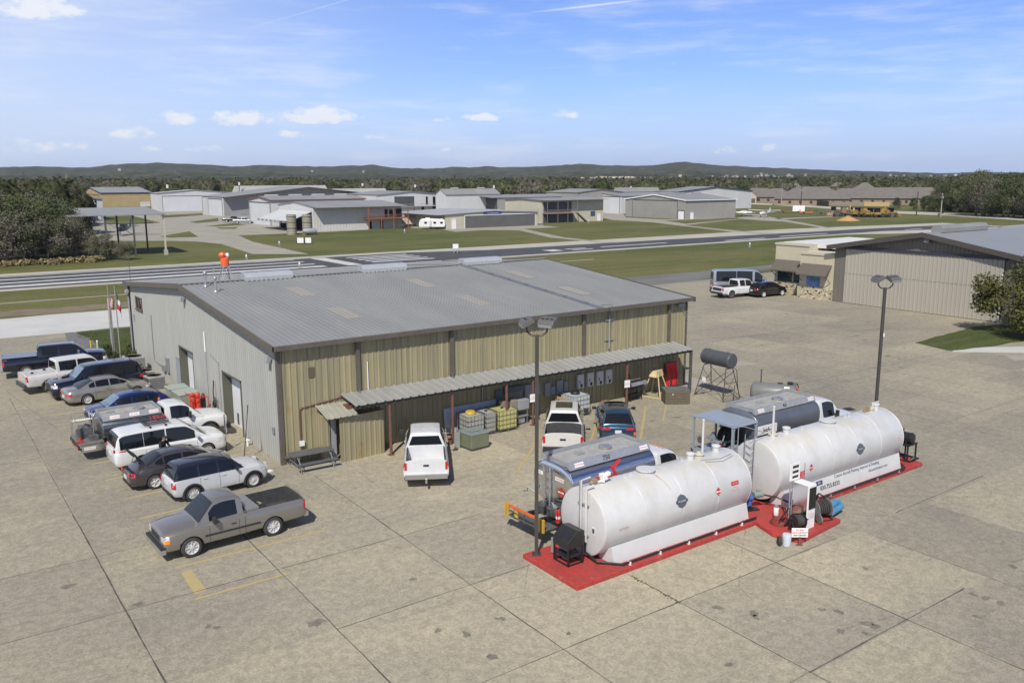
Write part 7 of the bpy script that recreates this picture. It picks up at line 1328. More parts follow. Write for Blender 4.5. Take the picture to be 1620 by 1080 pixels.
# ---------------- houses on the right ----------------
SH=mat('shingle_roof',(.135,.12,.105),.85,col2=(.17,.155,.14),vs=.5); BRK=mat('tan_brick',(.26,.20,.14),.8,var=.12,vs=.6); BRK2=mat('cream_stone',(.40,.36,.27),.8,var=.1,vs=.6); SHB=mat('house_window',(.04,.045,.05),.15)
def house(label,x,y,w,d,h,rz,wall,two=False,gable=False):
    t=thing('house',label,'house',(x,y,0),rz,'houses behind the far road'); m=MB(); m.box(-w/2,w/2,-d/2,d/2,0,h); m.build('wall',wall,t); o=.7; rh_=min(d,w)*.28; m=MB(); a,b=w/2+o,d/2+o; k=max(.5,w/2-d/2); V=[(-a,-b,h-.1),(a,-b,h-.1),(a,b,h-.1),(-a,b,h-.1),(-k,0,h+rh_),(k,0,h+rh_)]
    m.add(V,[(0,1,5,4),(1,2,5),(2,3,4,5),(3,0,4),(3,2,1,0)]); 
    if two: # upper storey block
        m.add([(-w*.15-o,-d*.3-o,h+3.4),(w*.35+o,-d*.3-o,h+3.4),(w*.35+o,d*.4,h+3.4),(-w*.15-o,d*.4,h+3.4),(w*.05,0,h+7.),(w*.15,0,h+7.)],[(0,1,5,4),(1,2,5),(2,3,4,5),(3,0,4),(3,2,1,0)])
    m.build('roof',SH,t)
    if two: m=MB(); m.box(-w*.15,w*.35,-d*.3,d*.35,h,h+3.45); m.build('upper_wall',wall,t); 
    if two:
        for i in range(3): m=MB(); m.box(w*.05+i*1.2,w*.05+.8+i*1.2,-d*.3-.05,-d*.3-.01,h+1.9,h+3.0); m.build('window',SHB,t)
    if gable:
        m=MB(); m.prismv([(-w*.32,-d/2-2.5,h-.1),(-w*.02,-d/2-2.5,h-.1),(-w*.17,-d/2-2.5,h+3.2)],(0,6,0)); g_=m.build('gable_roof',SH,t); m=MB(); m.prismv([(-w*.29,-d/2-2.53,0),(-w*.05,-d/2-2.53,0),(-w*.05,-d/2-2.53,h+.2),(-w*.17,-d/2-2.53,h+2.7),(-w*.29,-d/2-2.53,h+.2)],(0,.5,0)); m.build('gable_wall',BRK2,t); m=MB(); m.box(-w*.26,-w*.08,-d/2-2.6,-d/2-2.54,0,2.3); m.build('garage_door',mat('brown_door',(.10,.06,.04),.6),t)
    n=max(3,int(w/4.5))
    for i in range(n):
        xx=-w/2+w*(i+.5)/n
        if gable and -w*.32<xx<-w*.02: continue
        m=MB(); m.box(xx-.6,xx+.6,-d/2-.05,-d/2-.01,.9,2.2); m.build('window',SHB,t)
    return t
HH=[(1205,316,24,16,3.2,R_(-52),BRK,False,True,'brick house with a white gable at the left end of the street'),(1232,314,20,15,3.,R_(-50),BRK,False,False,'low roofed house between the gabled one and the first lamp'),(1255,312,20,15,3.2,R_(-50),BRK2,True,False,'house with a broad hipped upper roof behind the dark fence'),(1290,320,34,20,3.2,R_(-54),BRK,False,False,'long low house with the widest single roof'),
(1325,313,22,16,3.4,R_(-54),BRK2,True,False,'two storey house with three upper windows in the middle of the street'),(1350,317,24,16,3.1,R_(-54),BRK,False,False,'single storey house to the right of the first two storey one'),(1368,315,22,16,3.4,R_(-54),BRK2,True,False,'second two storey house right of the middle of the street'),(1398,319,30,18,3.2,R_(-56),BRK,False,False,'house with a plain roof before the right hand two storey one'),(1425,314,22,16,3.2,R_(-56),BRK,False,False,'house with a small chimney cap near the light pole'),(1450,319,34,18,3.2,R_(-58),BRK,False,False,'last large roofed house against the trees'),(1470,317,26,18,3.,R_(-58),BRK,False,False,'house half hidden by the right hand wood')]
for px,py,w,d,h,rz,wl,tw,gb,lb in HH: x,y=G(px,py+5.5); house(lb,x+9,y+9,w,d,h,rz,wl,tw,gb)
def fence(label,a,b,h,m_):
    (x0,y0),(x1,y1)=G(*a),G(*b); L=math.hypot(x1-x0,y1-y0); t=thing('fence',label,'fence',(x0,y0,0),math.atan2(y1-y0,x1-x0),'yard fences along the far road'); m=MB(); n=int(L/.3)
    for i in range(n): m.box(i*.3,i*.3+.27,-.02,.02,.05,h+.05*((i*7)%3))
    m.build('boards',m_,t); m=MB()
    for i in range(int(L/2.4)+1): m.box(i*2.4-.05,i*2.4+.05,.02,.12,0,h)
    m.build('rail_posts',m_,t)
fence('dark brown board fence in front of the houses',(1250,322.5),(1311,326.5),2.4,mat('dark_fence',(.045,.035,.035),.8)); fence('weathered grey board fence behind the road',(1312,325.8),(1367,326.5),2.0,mat('grey_fence',(.26,.22,.17),.85,var=.1)); fence('new yellow board fence behind the road',(1367,326.5),(1408,327),2.0,mat('yellow_fence',(.50,.36,.17),.8,var=.1))
def upole(label,px,py,top,mt,lamp=False,arm=False):
    x,y=G(px,py); h=solveZ(x,y,top); t=thing('utility_pole',label,'utility pole',(x,y,0),R_(40),'utility poles by the far road'); m=MB(); m.tube((0,0,0),(0,0,h),.2,.13,n=8); m.build('pole',mt,t)
    if arm: m=MB(); m.box(-1.3,1.3,-.08,.08,h-.7,h-.5); m.box(-.8,.8,-.3,.3,h-1.6,h-1.0); m.build('crossarm',GREYP,t)
    if lamp: m=MB(); m.path([(0,0,h-.2),(.8,0,h+.2),(1.6,0,h+.2)],.06,6); m.cbox((1.8,0,h+.2),(.7,.3,.2)); m.build('lamp',GREYP,t)
DW=mat('dark_pole_wood',(.05,.04,.035),.9); PW=mat('pale_pole_wood',(.36,.33,.28),.9)
upole('dark wooden pole left of the pale pole by the right hand wood',1449.5,341,303,DW,lamp=True); upole('pale wooden pole with a cluttered cross-arm before the right hand wood',1488,343,306,PW,arm=True); upole('dark wooden pole standing among the parked machines end of the dark fence',1266.5,331,296,DW,arm=True); upole('thin pale street lamp in front of the gabled brick house',1236,326,297,PW,lamp=True)
for px,py,tp_,lb in ((110,334,277,'tall pale pole at the wood edge above the white hangar'),(267,330,281,'pole with a white transformer above the white sliding door hangar'),(380,322,279,'thin pole with a white insulator at the wood edge'),(574,320,281,'slim pole with a white top above the middle roofs'),(657,320,283,'slim dark pole above the white two storey hangar house'),(781,320,284,'slim pole with a white top above the dark shaded hangar'),(997,318,286,'slim pole with a bright top by the pale quarry')):
    x,y=G(px,py); h=solveZ(x,y,tp_); t=thing('utility_pole',lb,'utility pole',(x,y,0),0,'poles along the wood edge'); m=MB(); m.tube((0,0,0),(0,0,h),.22,.16,n=6); m.build('pole',DW if px!=110 else PW,t); m=MB(); m.cbox((0,-.3,h-4),(.8,.5,1.6)); m.build('transformer',WHITE,t)
# ---------------- construction machines ----------------
YM=mat('machine_yellow',(.42,.26,.045),.5,col2=(.24,.16,.06),vs=1.); OM=mat('machine_tan',(.32,.20,.10),.6,col2=(.20,.15,.10),vs=1.)
def machine(label,px,py,kind,rz,pm):
    x,y=G(px,py); t=thing('construction_machine',label,'machine',(x,y,0),rz,'yellow machines parked on the grass'); 
    m=MB(); m.box(-2.2,1.2,-.8,.8,.9,1.7); m.box(-2.3,-.9,-.7,.7,1.7,2.3); m.build('chassis',pm,t,bevel=.08); m=MB(); m.box(-.7,.8,-.7,.7,1.7,3.1); m.build('cab',GLASS if kind!='roller' else pm,t,bevel=.05); m=MB(); m.box(-.8,.9,-.8,.8,3.1,3.22); m.build('cab_roof',DGREY,t)
    for a in (-1.5,1.2):
        for s_ in (-1,1): r_=.75 if kind!='digger' or a<0 else .5; m=MB(); m.lathe([(.1,-.25),(r_*.85,-.25),(r_,-.15),(r_,.15),(r_*.85,.25),(.1,.25)],(a,s_*1.0,r_),(0,1,0),18); m.build('wheel',RUBBER,t)
    if kind=='loader': m=MB(); m.path([(.8,.6,1.4),(2.2,.6,1.8),(3.0,.6,.8)],.14,6); m.path([(.8,-.6,1.4),(2.2,-.6,1.8),(3.0,-.6,.8)],.14,6); m.build('arm',pm,t); m=MB(); m.prismv([(2.8,-1.2,.2),(3.9,-1.2,.1),(3.5,-1.2,1.1),(2.9,-1.2,1.2)],(0,2.4,0)); m.build('bucket',pm,t)
    if kind=='digger': m=MB(); m.path([(-2.2,0,1.4),(-3.4,0,3.8),(-4.4,0,2.2)],.18,6); m.build('boom',pm,t); m=MB(); m.prismv([(-4.7,-.4,1.6),(-4.1,-.4,1.7),(-4.0,-.4,.9),(-4.6,-.4,.8)],(0,.8,0)); m.build('bucket',DGREY,t)
    if kind=='roller': m=MB(); m.lathe([(.1,-.9),(.75,-.9),(.75,.9),(.1,.9)],(2.6,0,.75),(0,1,0),20); m.build('drum',DGREY,t); m=MB(); m.box(1.2,2.6,-1.05,-.95,.6,.9); m.box(1.2,2.6,.95,1.05,.6,.9); m.build('yoke',pm,t)
for i,(px,py,k,rz,pm,lb) in enumerate([(1318,341,'loader',R_(200),OM,'dusty tan loader at the left end of the machines'),(1334,342,'roller',R_(150),OM,'tan roller with a dark cab next to the dusty loader'),(1345,342.5,'digger',R_(30),YM,'yellow digger with its boom raised highest'),(1356,343,'loader',R_(10),YM,'yellow loader right of the raised boom'),(1366,343.5,'roller',R_(70),YM,'yellow roller in the middle of the row'),(1376,343.5,'loader',R_(-30),YM,'yellow loader with its bucket towards the pile'),(1387,344,'digger',R_(160),YM,'yellow digger with a folded boom'),(1397,343.5,'roller',R_(-50),YM,'second to last yellow machine, a roller'),(1408,343.5,'loader',R_(-10),YM,'last yellow loader on the right with a low flat bucket')]): machine(lb,px,py,k,rz,pm)
x,y=G(1341,349); m=MB(); r3=random.Random(3)
m.lathe([(3.6,0),(2.6,.35),(1.4,.95),(.4,1.5),(.05,1.6)],(x,y,0),n=24); o=m.build('sand_pile',mat('orange_sand',(.50,.29,.12),.95,col2=(.42,.24,.10),vs=1,bump=.5,bs=3),smooth=60); 
for v in o.data.vertices: v.co.x+=r3.uniform(-.25,.25)*(1+abs(v.co.x-x)*.2); v.co.y+=r3.uniform(-.25,.25)
tag(o,'cone shaped pile of orange sand in front of the yellow machines','sand pile')
x,y=G(1263,336.5); t=thing('cargo_trailer','white box trailer on the grass right of the white aeroplane','trailer',(x,y,0),R_(-50)); m=MB(); m.box(-2.2,2.2,-1,1,.5,2.6); m.build('body',WHITE,t,bevel=.08); 
for s_ in (-1.05,1.05): m=MB(); m.lathe([(.05,-.1),(.35,-.1),(.35,.1),(.05,.1)],(0,s_,.35),(0,1,0),16); m.build('wheel',RUBBER,t)
for px,py,lb,mt in ((1242,337,'low red farm implement beside the white box trailer',mat('faded_red',(.30,.07,.04),.7)),(1275,338.5,'low orange farm implement right of the white box trailer',ORANGE),(1302,339,'dark flatbed implement left of the tan loader',DGREY)):
    x,y=G(px,py); t=thing('farm_implement',lb,'implement',(x,y,0),R_(-50),'implements on the far grass'); m=MB(); m.box(-2.4,2.4,-.9,.9,.5,.75); m.box(-2.2,-2.,-.8,.8,.7,1.6); m.box(1.6,1.8,-.8,.8,.7,1.3); m.build('frame',mt,t); m=MB(); m.lathe([(.05,-.1),(.4,-.1),(.4,.1),(.05,.1)],(-.8,-1,.4),(0,1,0),14); m.build('wheel',RUBBER,t)
# white low building at the right edge behind the taupe roof
x,y=G(1560,392); t=thing('building','low white walled building with a dark roof edge behind the taupe hangar roof','building',(124,20,0)); m=MB(); m.box(0,30,0,14,0,3.4); m.build('wall',WSHEET,t); m=MB(); m.box(-.6,30.6,-.6,14.6,3.4,3.75); m.build('roof',mat('white_edge',(.5,.5,.5),.5),t); m=MB(); m.box(12,28,3,12,3.75,5.0); m.build('upper_wall',WSHEET,t); m=MB(); m.box(11.8,28.2,2.8,12.2,5.02,5.12); m.build('upper_roof',ROOF2,t); m=MB(); m.box(11.6,28.4,2.6,2.95,4.85,5.02); m.box(11.6,11.95,2.95,12.4,4.85,5.02); m.build('roof_trim',NAVY,t)
# airfield signs and lights
for px,py,lb,w in ((482,386.5,'pair of white airfield boards on the grass by the taxiway',2.2),(721,401,'white airfield board with a dark back beside the runway',1.2)):
    x,y=G(px,py); t=thing('airfield_sign',lb,'sign',(x,y,0),R_(-35)); m=MB()
    if w>2: m.box(-1.5,-.15,-.08,.08,.3,1.35); m.box(.15,1.4,-.08,.08,.3,1.35)
    else: m.box(-.5,.5,-.08,.08,.9,1.7)
    m.build('board',WHITE,t); m=MB()
    for q in (-1.55,-.12,.12,1.45) if w>2 else (-.3,.3): m.box(q-.05,q+.05,-.12,.12,0,1.4 if w>2 else .9)
    m.build('leg',NAVY if w>2 else STEEL,t)
for px,py,lb in ((442,388.5,'low white marker post left of the pair of white boards'),(640,368.5,'low white marker post in front of the rust orange deck'),(931,352.5,'low white marker post in front of the dark blue poster'),(390,411,'low white marker post on the runway edge beyond the orange beacon'),(474,424,'low white marker post beyond the first ridge ventilator'),(1186,391,'low white marker post on the grass left of the stucco office roof')):
    x,y=G(px,py); t=thing('marker_post',lb,'marker',(x,y,0),0,'white marker posts on the airfield'); m=MB(); m.box(-.15,.15,-.15,.15,0,.5); m.build('base',GREYP,t); m=MB(); m.lathe([(.12,.5),(.14,.75),(.04,.9)],n=10); m.build('lens',WHITE,t)
# ---------------- things around the main hangar ----------------
def at_wall(px,py,Y=-.05): # point seen at (px,py) on the plane y=Y
    v=FW*F_+RT*(px-CX)+DN*(py-CY); t=(Y-CAM[1])/v[1]; p=CAM+t*v; return p[0],p[2]
pt=thing('picnic_table','grey folding table with benches beside the corner of the hangar','table',(1.02,-.98,0),R_(-1)); PG=mat('table_grey',(.10,.105,.11),.5,var=.1)
m=MB(); m.box(-1.02,1.02,-.38,.38,.70,.75); m.build('table_top',PG,pt,bevel=.015)
for s_ in (-1,1):
    m=MB(); m.box(-1.02,1.02,s_*.72-.14,s_*.72+.14,.40,.44); m.build('bench',PG,pt,bevel=.01)
for x in (-.78,.78):
    m=MB(); 
    for y in (-.3,.3): m.path([(x,y,.70),(x,y*2.4,.40),(x,y*2.6,.04)],.02,6); m.path([(x+.1,y,.70),(x+.1,y,.05)],.018,6); m.lathe([(.02,-.02),(.05,-.02),(.05,.02),(.02,.02)],(x+.1,y*2.6,.05),(0,1,0),10)
    m.tube((x,-.75,.30),(x,.75,.30),.018,n=6); m.build('leg_frame',STEEL,pt)
def box_thing(name,label,cat,c,d,mt,rz=0,group=None,bevel=.015,extra=None):
    t=thing(name,label,cat,(c[0],c[1],0),rz,group); m=MB(); m.cbox((0,0,c[2]),d); m.build('body',mt,t,bevel=bevel); return t
# intermediate bulk containers
CAGE=mat('cage_steel',(.16,.16,.16),.5,.5)
def ibc(label,x,y,liq,h=1.0,w=1.0,d=1.1,rz=0,lid=None):
    t=thing('bulk_container',label,'container',(x,y,0),rz,'caged liquid containers along the tan wall'); m=MB(); m.box(-w/2,w/2,-d/2,d/2,.14,.14+h); m.build('bottle',liq,t,bevel=.06)
    m=MB(); nx=5
    for k in range(nx+1):
        u=-w/2-.02+(w+.04)*k/nx
        for y_ in (-d/2-.02,d/2+.02): m.tube((u,y_,.12),(u,y_,.16+h),.009,n=4)
        v=-d/2-.02+(d+.04)*k/nx
        for x_ in (-w/2-.02,w/2+.02): m.tube((x_,v,.12),(x_,v,.16+h),.009,n=4)
    for k in range(5):
        z=.16+h*k/4; m.path([(-w/2-.02,-d/2-.02,z),(w/2+.02,-d/2-.02,z),(w/2+.02,d/2+.02,z),(-w/2-.02,d/2+.02,z)],.013,4,closed=True)
    m.build('cage',CAGE,t); m=MB(); m.box(-w/2,w/2,-d/2,d/2,.09,.12)
    for u in (-w/2+.06,0,w/2-.06): m.box(u-.06,u+.06,-d/2,d/2,0,.09)
    m.build('pallet',DGREY,t); m=MB()
    if lid: m.lathe([(.26,.14+h),(.28,.2+h),(.24,.30+h),(.2,.32+h),(.03,.30+h)],n=20)
    else: m.lathe([(.08,.13+h),(.09,.19+h),(.02,.2+h)],n=14)
    m.build('lid',lid or BLACKM,t); return t
IW=mat('milky_container',(.42,.43,.40),.4,col2=(.33,.33,.28),vs=2); IY=mat('yellow_liquid',(.50,.47,.20),.4,col2=(.42,.40,.15),vs=1.5); IB=mat('blueish_container',(.42,.47,.50),.35,col2=(.50,.52,.48),vs=2)
ibc('greyish caged container with a yellow funnel cover, left of the yellow one',9.75,-1.15,IW,lid=YELLOW); ibc('narrow dull caged container squeezed beside the yellow one',10.72,-1.15,IW,w=.6); ibc('caged container full of yellow liquid on a pallet',11.75,-1.15,IY,d=1.2,w=1.15)
ibc('caged container with a black basin on top, behind the white pickup',16.75,-1.25,IB,lid=BLACKM,w=1.2,d=1.2,h=1.05)
t=thing('covered_tote','olive green covered tote on a pallet before the grey container','container',(8.75,-3.0,0),R_(4)); m=MB(); m.box(-.55,.55,-.55,.55,.10,.82); m.build('body',mat('olive_cover',(.14,.16,.10),.5,col2=(.18,.20,.13),vs=2),t,bevel=.04); m=MB(); m.box(-.57,.57,-.57,.57,.80,.86); m.cbox((0,0,.9),(.5,.4,.06)); m.build('cover',mat('plastic_sheet',(.28,.32,.31),.25,col2=(.18,.22,.2),vs=4),t,bevel=.02); m=MB(); m.box(-.5,.5,-.5,.5,0,.1); m.build('pallet',DGREY,t)
m=MB(); m.cbox((7.95,-2.72,.42),(.30,.10,.84),(0,0,.1)); tag(m.build('sheet_box',mat('pale_steel',(.42,.45,.42),.4,.3)),'narrow pale steel box standing beside the olive covered tote','box')
m=MB(); m.prismv([(8.75,-.25,.02),(12.2,-.25,.02),(12.2,-.12,1.35),(8.75,-.12,1.35)],(0,.03,0)); tag(m.build('leaning_panel',mat('blue_grey_panel',(.42,.45,.50),.45,var=.08)),'long blue grey sheet leaning on the wall behind the containers','panel')
for (x,y,s_,mt,lb,nm) in ((7.75,-.8,.5,mat('white_plastic',(.5,.5,.5),.5),'white paint bucket with a black lid near the second rusty post','bucket'),(8.15,-.9,.34,IW,'small grey tub beside the white paint bucket','tub'),(8.05,-1.9,.30,BROWNRUST,'rusty can at the foot of the second rusty post','can'),(8.35,-1.3,.34,mat('pink_rag',(.35,.2,.18),.8),'reddish can among the small containers by the post','can')):
    t=thing(nm,lb,nm,(x,y,0)); m=MB(); m.lathe([(s_*.36,0),(s_*.4,s_*.9),(s_*.36,s_*.92)],n=16); m.build('body',mt,t,smooth=40); m=MB(); m.lathe([(s_*.42,s_*.9),(s_*.42,s_*1.0),(.02,s_*1.02)],n=16); m.build('lid',BLACKM,t)
# boxes on the tan wall
def wbox(px0,px1,py0,py1,dep,mt,label,cat='electrical box',name='electrical_box',grp='electrical boxes on the tan wall'):
    x0,z1=at_wall(px0,py0,-dep-.04); x1,z0=at_wall(px1,py1,-dep-.04); t=thing(name,label,cat,((x0+x1)/2,-.04,z0),0,grp); w=x1-x0; h=z1-z0; m=MB(); m.box(-w/2,w/2,-dep,0,0,h); m.build('housing',mt,t,bevel=.01); m=MB(); m.box(-w/2+.04,w/2-.04,-dep-.012,-dep,.04,h-.04); m.build('door',mt,t); return t,w,h
EG=mat('panel_grey',(.30,.31,.32),.45,var=.08,vs=3); EGB=mat('panel_blue_grey',(.13,.145,.165),.45,var=.1); ET=mat('panel_tan',(.25,.22,.165),.6,var=.12,vs=3)
wbox(784.5,794,618,641,.12,EGB,'dark blue grey cabinet above the yellow container'); t,w,h=wbox(804,827,621.5,640,.25,ET,'wide tan cabinet with three doors'); m=MB()
for k in (1,2): m.box(-w/2+w*k/3-.01,-w/2+w*k/3+.01,-.27,-.262,.04,h-.04)
m.build('seam',DGREY,t); wbox(800,830,613.5,619,.2,EGB,'long dark trunking box above the tan cabinet'); wbox(830.5,845,609,627,.15,EG,'large grey panel behind the light pole'); wbox(846,855,606.5,624,.15,EG,'grey panel right of the light pole'); wbox(862.5,871,606,626,.12,EG,'grey meter panel beside the double rusty posts'); wbox(872,879,612,623,.12,EG,'small square grey box between two panels'); wbox(881.5,891,602.5,622,.14,EG,'grey breaker panel with a round dial'); wbox(893,899,603.5,619,.12,EG,'pair of slim grey switch boxes'); wbox(1053,1059.5,581,590,.12,EGB,'small grey box on a conduit near the red hoses')
for i,(a,b,c,d) in enumerate(((914.5,924,593,613),(930,939.5,590,610),(945,954.5,587.5,608),(959.5,968.5,585,605.5))):
    t,w,h=wbox(a,b,c,d,.16,mat('meter_white',(.60,.60,.61),.45,var=.06),('leftmost','second','third','rightmost')[i]+' of the four pale wall units with dark knobs','wall unit','wall_unit','four pale units on the tan wall'); m=MB(); m.box(-.05,.10,-.185,-.173,.06,.26); m.cbox((-.1,-.18,.4),(.05,.02,.14)); m.build('knobs',BLACKM,t)
def conduit(pts,r,mt,label): 
    m=MB(); m.path(pts,r,6); tag(m.build('conduit_pipe',mt,smooth=50),label,'conduit',group='conduits on the tan wall')
x,_=at_wall(806,640); 
for k,dx_ in enumerate((.3,.75,1.15)): conduit([(x+dx_,-.14,.0),(x+dx_+.05*k,-.16,.8),(x+dx_,-.14,1.25)],.025,STEEL,'thin grey conduit hanging below the tan cabinet')
x,z=at_wall(801,600); conduit([(x-.0,-.1,z-1.4),(x,-.1,z-.3),(x+.2,-.12,z-.05),(x+2.8,-.12,z+.05),(x+6,-.12,z+.12)],.035,STEEL,'grey conduit curving up under the awning')
x,z=at_wall(763,640); conduit([(x,-.08,.2),(x,-.08,2.2),(x+.05,-.1,2.3)],.03,STEEL,'straight grey conduit left of the dark blue cabinet')
x,z=at_wall(1055,600); conduit([(x,-.08,0),(x,-.08,1.6)],.025,WHITE,'white conduit below the small box near the red hoses')
conduit([(19.1,-.07,0),(19.1,-.07,2.3)],.02,STEEL,'thin conduit right of the four pale wall units')
# air unit on a stand, second stand
t=thing('air_unit','tan and grey air unit on a pipe stand beside the light pole','air unit',(12.75,-.95,0)); m=MB(); m.box(-.85,0,-.3,.3,.9,1.45); m.build('housing',ET,t,bevel=.02); m=MB(); m.box(0,.75,-.3,.3,.85,1.4); m.build('housing',EG,t,bevel=.02); m=MB()
for x in (-.7,0,.65):
    for y in (-.25,.25): m.tube((x,y,0),(x,y,.88),.02,n=6)
m.box(-.8,.75,-.28,.28,.45,.5); m.build('stand',STEEL,t); m=MB(); m.cbox((.3,0,.25),(.5,.4,.36)); m.build('pump',GREYP,t,bevel=.03)
t=thing('pallet','upright pale pallet leaning beside the basin topped container','pallet',(15.85,-1.1,0)); m=MB()
for k in range(6): m.cbox((0,-.5+k*.2,.55),(.02,.12,1.1))
for z in (.1,.55,1.0): m.cbox((.05,0,z),(.08,1.1,.08))
m.build('boards',mat('pale_pine',(.42,.32,.17),.8,var=.15,vs=3),t)
# signs on posts
for (x,y,z,lb) in ((13.42,-1.70,1.55,'small white notice on the fourth rusty post'),(20.33,-1.70,1.35,'small white notice on the fifth rusty post near the smoker')):
    t=thing('notice',lb,'sign',(x,y,z),R_(-10),'white notices on the rusty posts'); m=MB(); m.box(-.19,.19,-.012,.0,-.22,.22); m.build('board',WHITE,t); text('lettering','NO\nSMOKING',.085,INKR,t,plane_fn((0,-.014,0),(1,0,0),(0,0,1)),.0)
# smoker, sawhorse pyramid, crate, hoses
t=thing('smoker','black barrel smoker on a stand against the tan wall','grill',(21.6,-.95,0),R_(5)); m=MB(); m.lathe([(.05,-.62),(.28,-.6),(.28,.6),(.05,.62)],(0,0,1.0),(1,0,0),20); m.build('barrel',BLACKM,t,smooth=40); m=MB(); m.prismv([(-.55,-.32,.98),(-.55,-.28,1.14),(-.55,.0,1.30),(-.55,.0,1.27)],(1.1,0,0)); m.build('lid',STEEL,t); m=MB(); 
for x in (-.5,.5):
    for y in (-.22,.22): m.tube((x,y,0),(x*.9,y*.8,.9),.025,n=6)
m.box(-.5,.5,-.22,.22,.35,.38); m.build('stand',BLACKM,t); m=MB(); m.lathe([(.05,-.18),(.2,-.16),(.2,.16),(.05,.18)],(.85,0,.92),(1,0,0),16); m.build('firebox',mat('worn_grey',(.2,.2,.2),.5),t,smooth=40); m=MB(); m.tube((-.45,.05,1.2),(-.45,.05,1.7),.06,n=10); m.build('chimney',BLACKM,t)
PINE=mat('pale_timber',(.58,.47,.25),.7,var=.1,vs=3); t=thing('timber_stand','pale timber pyramid stand with a slatted top','stand',(23.35,-1.05,0),R_(18)); m=MB()
for a in range(4):
    c_,s_=math.cos(PI/4+a*PI/2),math.sin(PI/4+a*PI/2); m.tube((c_*.88,s_*.88,0),(c_*.30,s_*.30,1.5),.035,n=6)
    d_=PI/4+(a+1)*PI/2; m.tube((c_*.88,s_*.88,.05),(math.cos(d_)*.88,math.sin(d_)*.88,.05),.035,n=6)
m.build('leg_frame',PINE,t); m=MB(); m.prismv([(-.48,-.26,1.30),(.48,-.26,1.30),(.36,-.22,1.68),(-.36,-.22,1.68)],(0,.5,0)); m.build('top',PINE,t); m=MB(); m.cbox((0,-.255,1.5),(.05,.02,.05)); m.build('knob',DGREY,t)
CR=mat('dark_crate_wood',(.10,.085,.055),.85,col2=(.165,.14,.10),vs=4,stretch=(1,1,6)); t=thing('crate','dark weathered wooden crate standing in front of the tan wall','crate',(23.3,-2.75,0),R_(-32)); m=MB(); m.box(-.72,.72,-.52,.52,0,.78); m.build('box',CR,t,bevel=.01); m=MB()
for k in range(5):
    z=.04+k*.155
    for y in (-.53,.53): m.box(-.74,.74,y-.012,y+.012,z,z+.13)
    for x in (-.73,.73): m.box(x-.012,x+.012,-.54,.54,z,z+.13)
m.build('slats',CR,t); m=MB(); m.box(-.75,.75,-.55,.55,.80,.84); m.build('lid',mat('grey_board',(.13,.125,.115),.8,var=.2,vs=4),t); m=MB(); m.cbox((-.3,-.56,.62),(.06,.02,.06)); m.cbox((.74,.1,.62),(.02,.06,.06)); m.build('latch',WHITE,t)
t=thing('hose_rack','bright red hoses hanging in loops on the tan wall','hose',(25.35,-.35,0)); m=MB(); rr_=random.Random(4); 
for k in range(9):
    x=-.42+k*.10; a=rr_.uniform(-.1,.1); m.path([(x,0,1.75),(x+a*.5,-.08,1.2),(x+a,-.1,.35+rr_.uniform(0,.3)),(x+a+.07,-.13,.3),(x+.1+a*.4,-.05,1.1),(x+.06,0,1.75)],.038,6)
m.build('hose',mat('bright_red_hose',(.62,.02,.03),.45),t,smooth=60); m=MB(); m.box(-.55,.55,.0,.06,1.72,1.80); m.build('rack',DGREY,t)
m=MB(); 
for k in range(3): m.path([(19.45+.28*math.cos(a)+.1*k,-.6+.2*math.sin(a),.05+.05*k) for a in np.linspace(0,6.2,14)],.03,5)
tag(m.build('hose',mat('tan_hose',(.32,.23,.13),.7)),'coil of tan hose lying by the wall under the pale units','hose')
m=MB(); m.cbox((18.6,-2.4,.06),(1.1,.5,.12),(0,0,.9)); tag(m.build('board',mat('pale_board',(.52,.47,.36),.7,var=.08)),'pale flat board on the ground between the white pickup and blue SUV','board'); m=MB(); m.cbox((17.5,-3.4,.14),(.5,.36,.28),(0,0,.7)); tag(m.build('box',mat('pale_board',(.5,.45,.35))),'cream box on the ground between the white pickup and blue SUV','box')
# overhead tank on its stand
t=thing('overhead_tank','dark grey drum tank on a tall braced pipe stand','tank',(26.3,-3.35,0),R_(-90)); z0=1.95; L=2.15; r0=.46
m=MB(); m.lathe([(.02,-L/2-.03),(r0*.9,-L/2-.02),(r0,-L/2+.03),(r0,L/2-.03),(r0*.9,L/2+.02),(.02,L/2+.03)],(0,0,z0+r0),(1,0,0),36); m.build('drum',mat('slate_drum',(.075,.08,.09),.42,var=.12,vs=2),t,smooth=35); m=MB(); 
for s_ in (-1,1): m.lathe([(r0+.012,-.015),(r0+.012,.015)],(s_*(L/2-.06),0,z0+r0),(1,0,0),36)
for x in (-.7,.7): m.lathe([(.06,0),(.06,.05),(.01,.06)],(x,0,z0+2*r0-.01),n=12)
m.build('band',DGREY,t); RP=mat('brown_pipe',(.075,.062,.055),.6,var=.2,vs=8); m=MB()
for x in (-.85,.85):
    for y in (-1,1): m.tube((x*1.35,y*.78,0),(x,y*.30,z0-.02),.028,n=7)
    m.path([(x,-.30,z0-.02),(x,.30,z0-.02)],.03,7); m.tube((x*1.15,-.52,1.05),(x*1.15,.52,1.05),.018,n=6); m.tube((x*1.3,-.70,.25),(x*1.05,.45,1.35),.018,n=6); m.tube((x*1.35,-.78,.02),(x*1.35,.78,.02),.022,n=6)
for y in (-1,1): m.tube((-1.12,y*.75,.12),(.95,y*.36,1.75),.018,n=6); m.tube((1.12,y*.75,.12),(-.95,y*.36,1.75),.018,n=6)
m.build('stand',RP,t); m=MB(); m.path([(1.0,.1,z0+.1),(1.3,.15,z0-.05),(1.36,.2,1.1),(1.40,.3,.4),(1.9,.5,.04),(1.6,-.1,.03),(1.2,.1,.05),(1.15,.2,.9)],.022,6); m.build('hose',BLACKM,t); m=MB(); m.box(-.62,-.34,-.70,-.68,.95,1.25); m.build('label',WHITE,t)
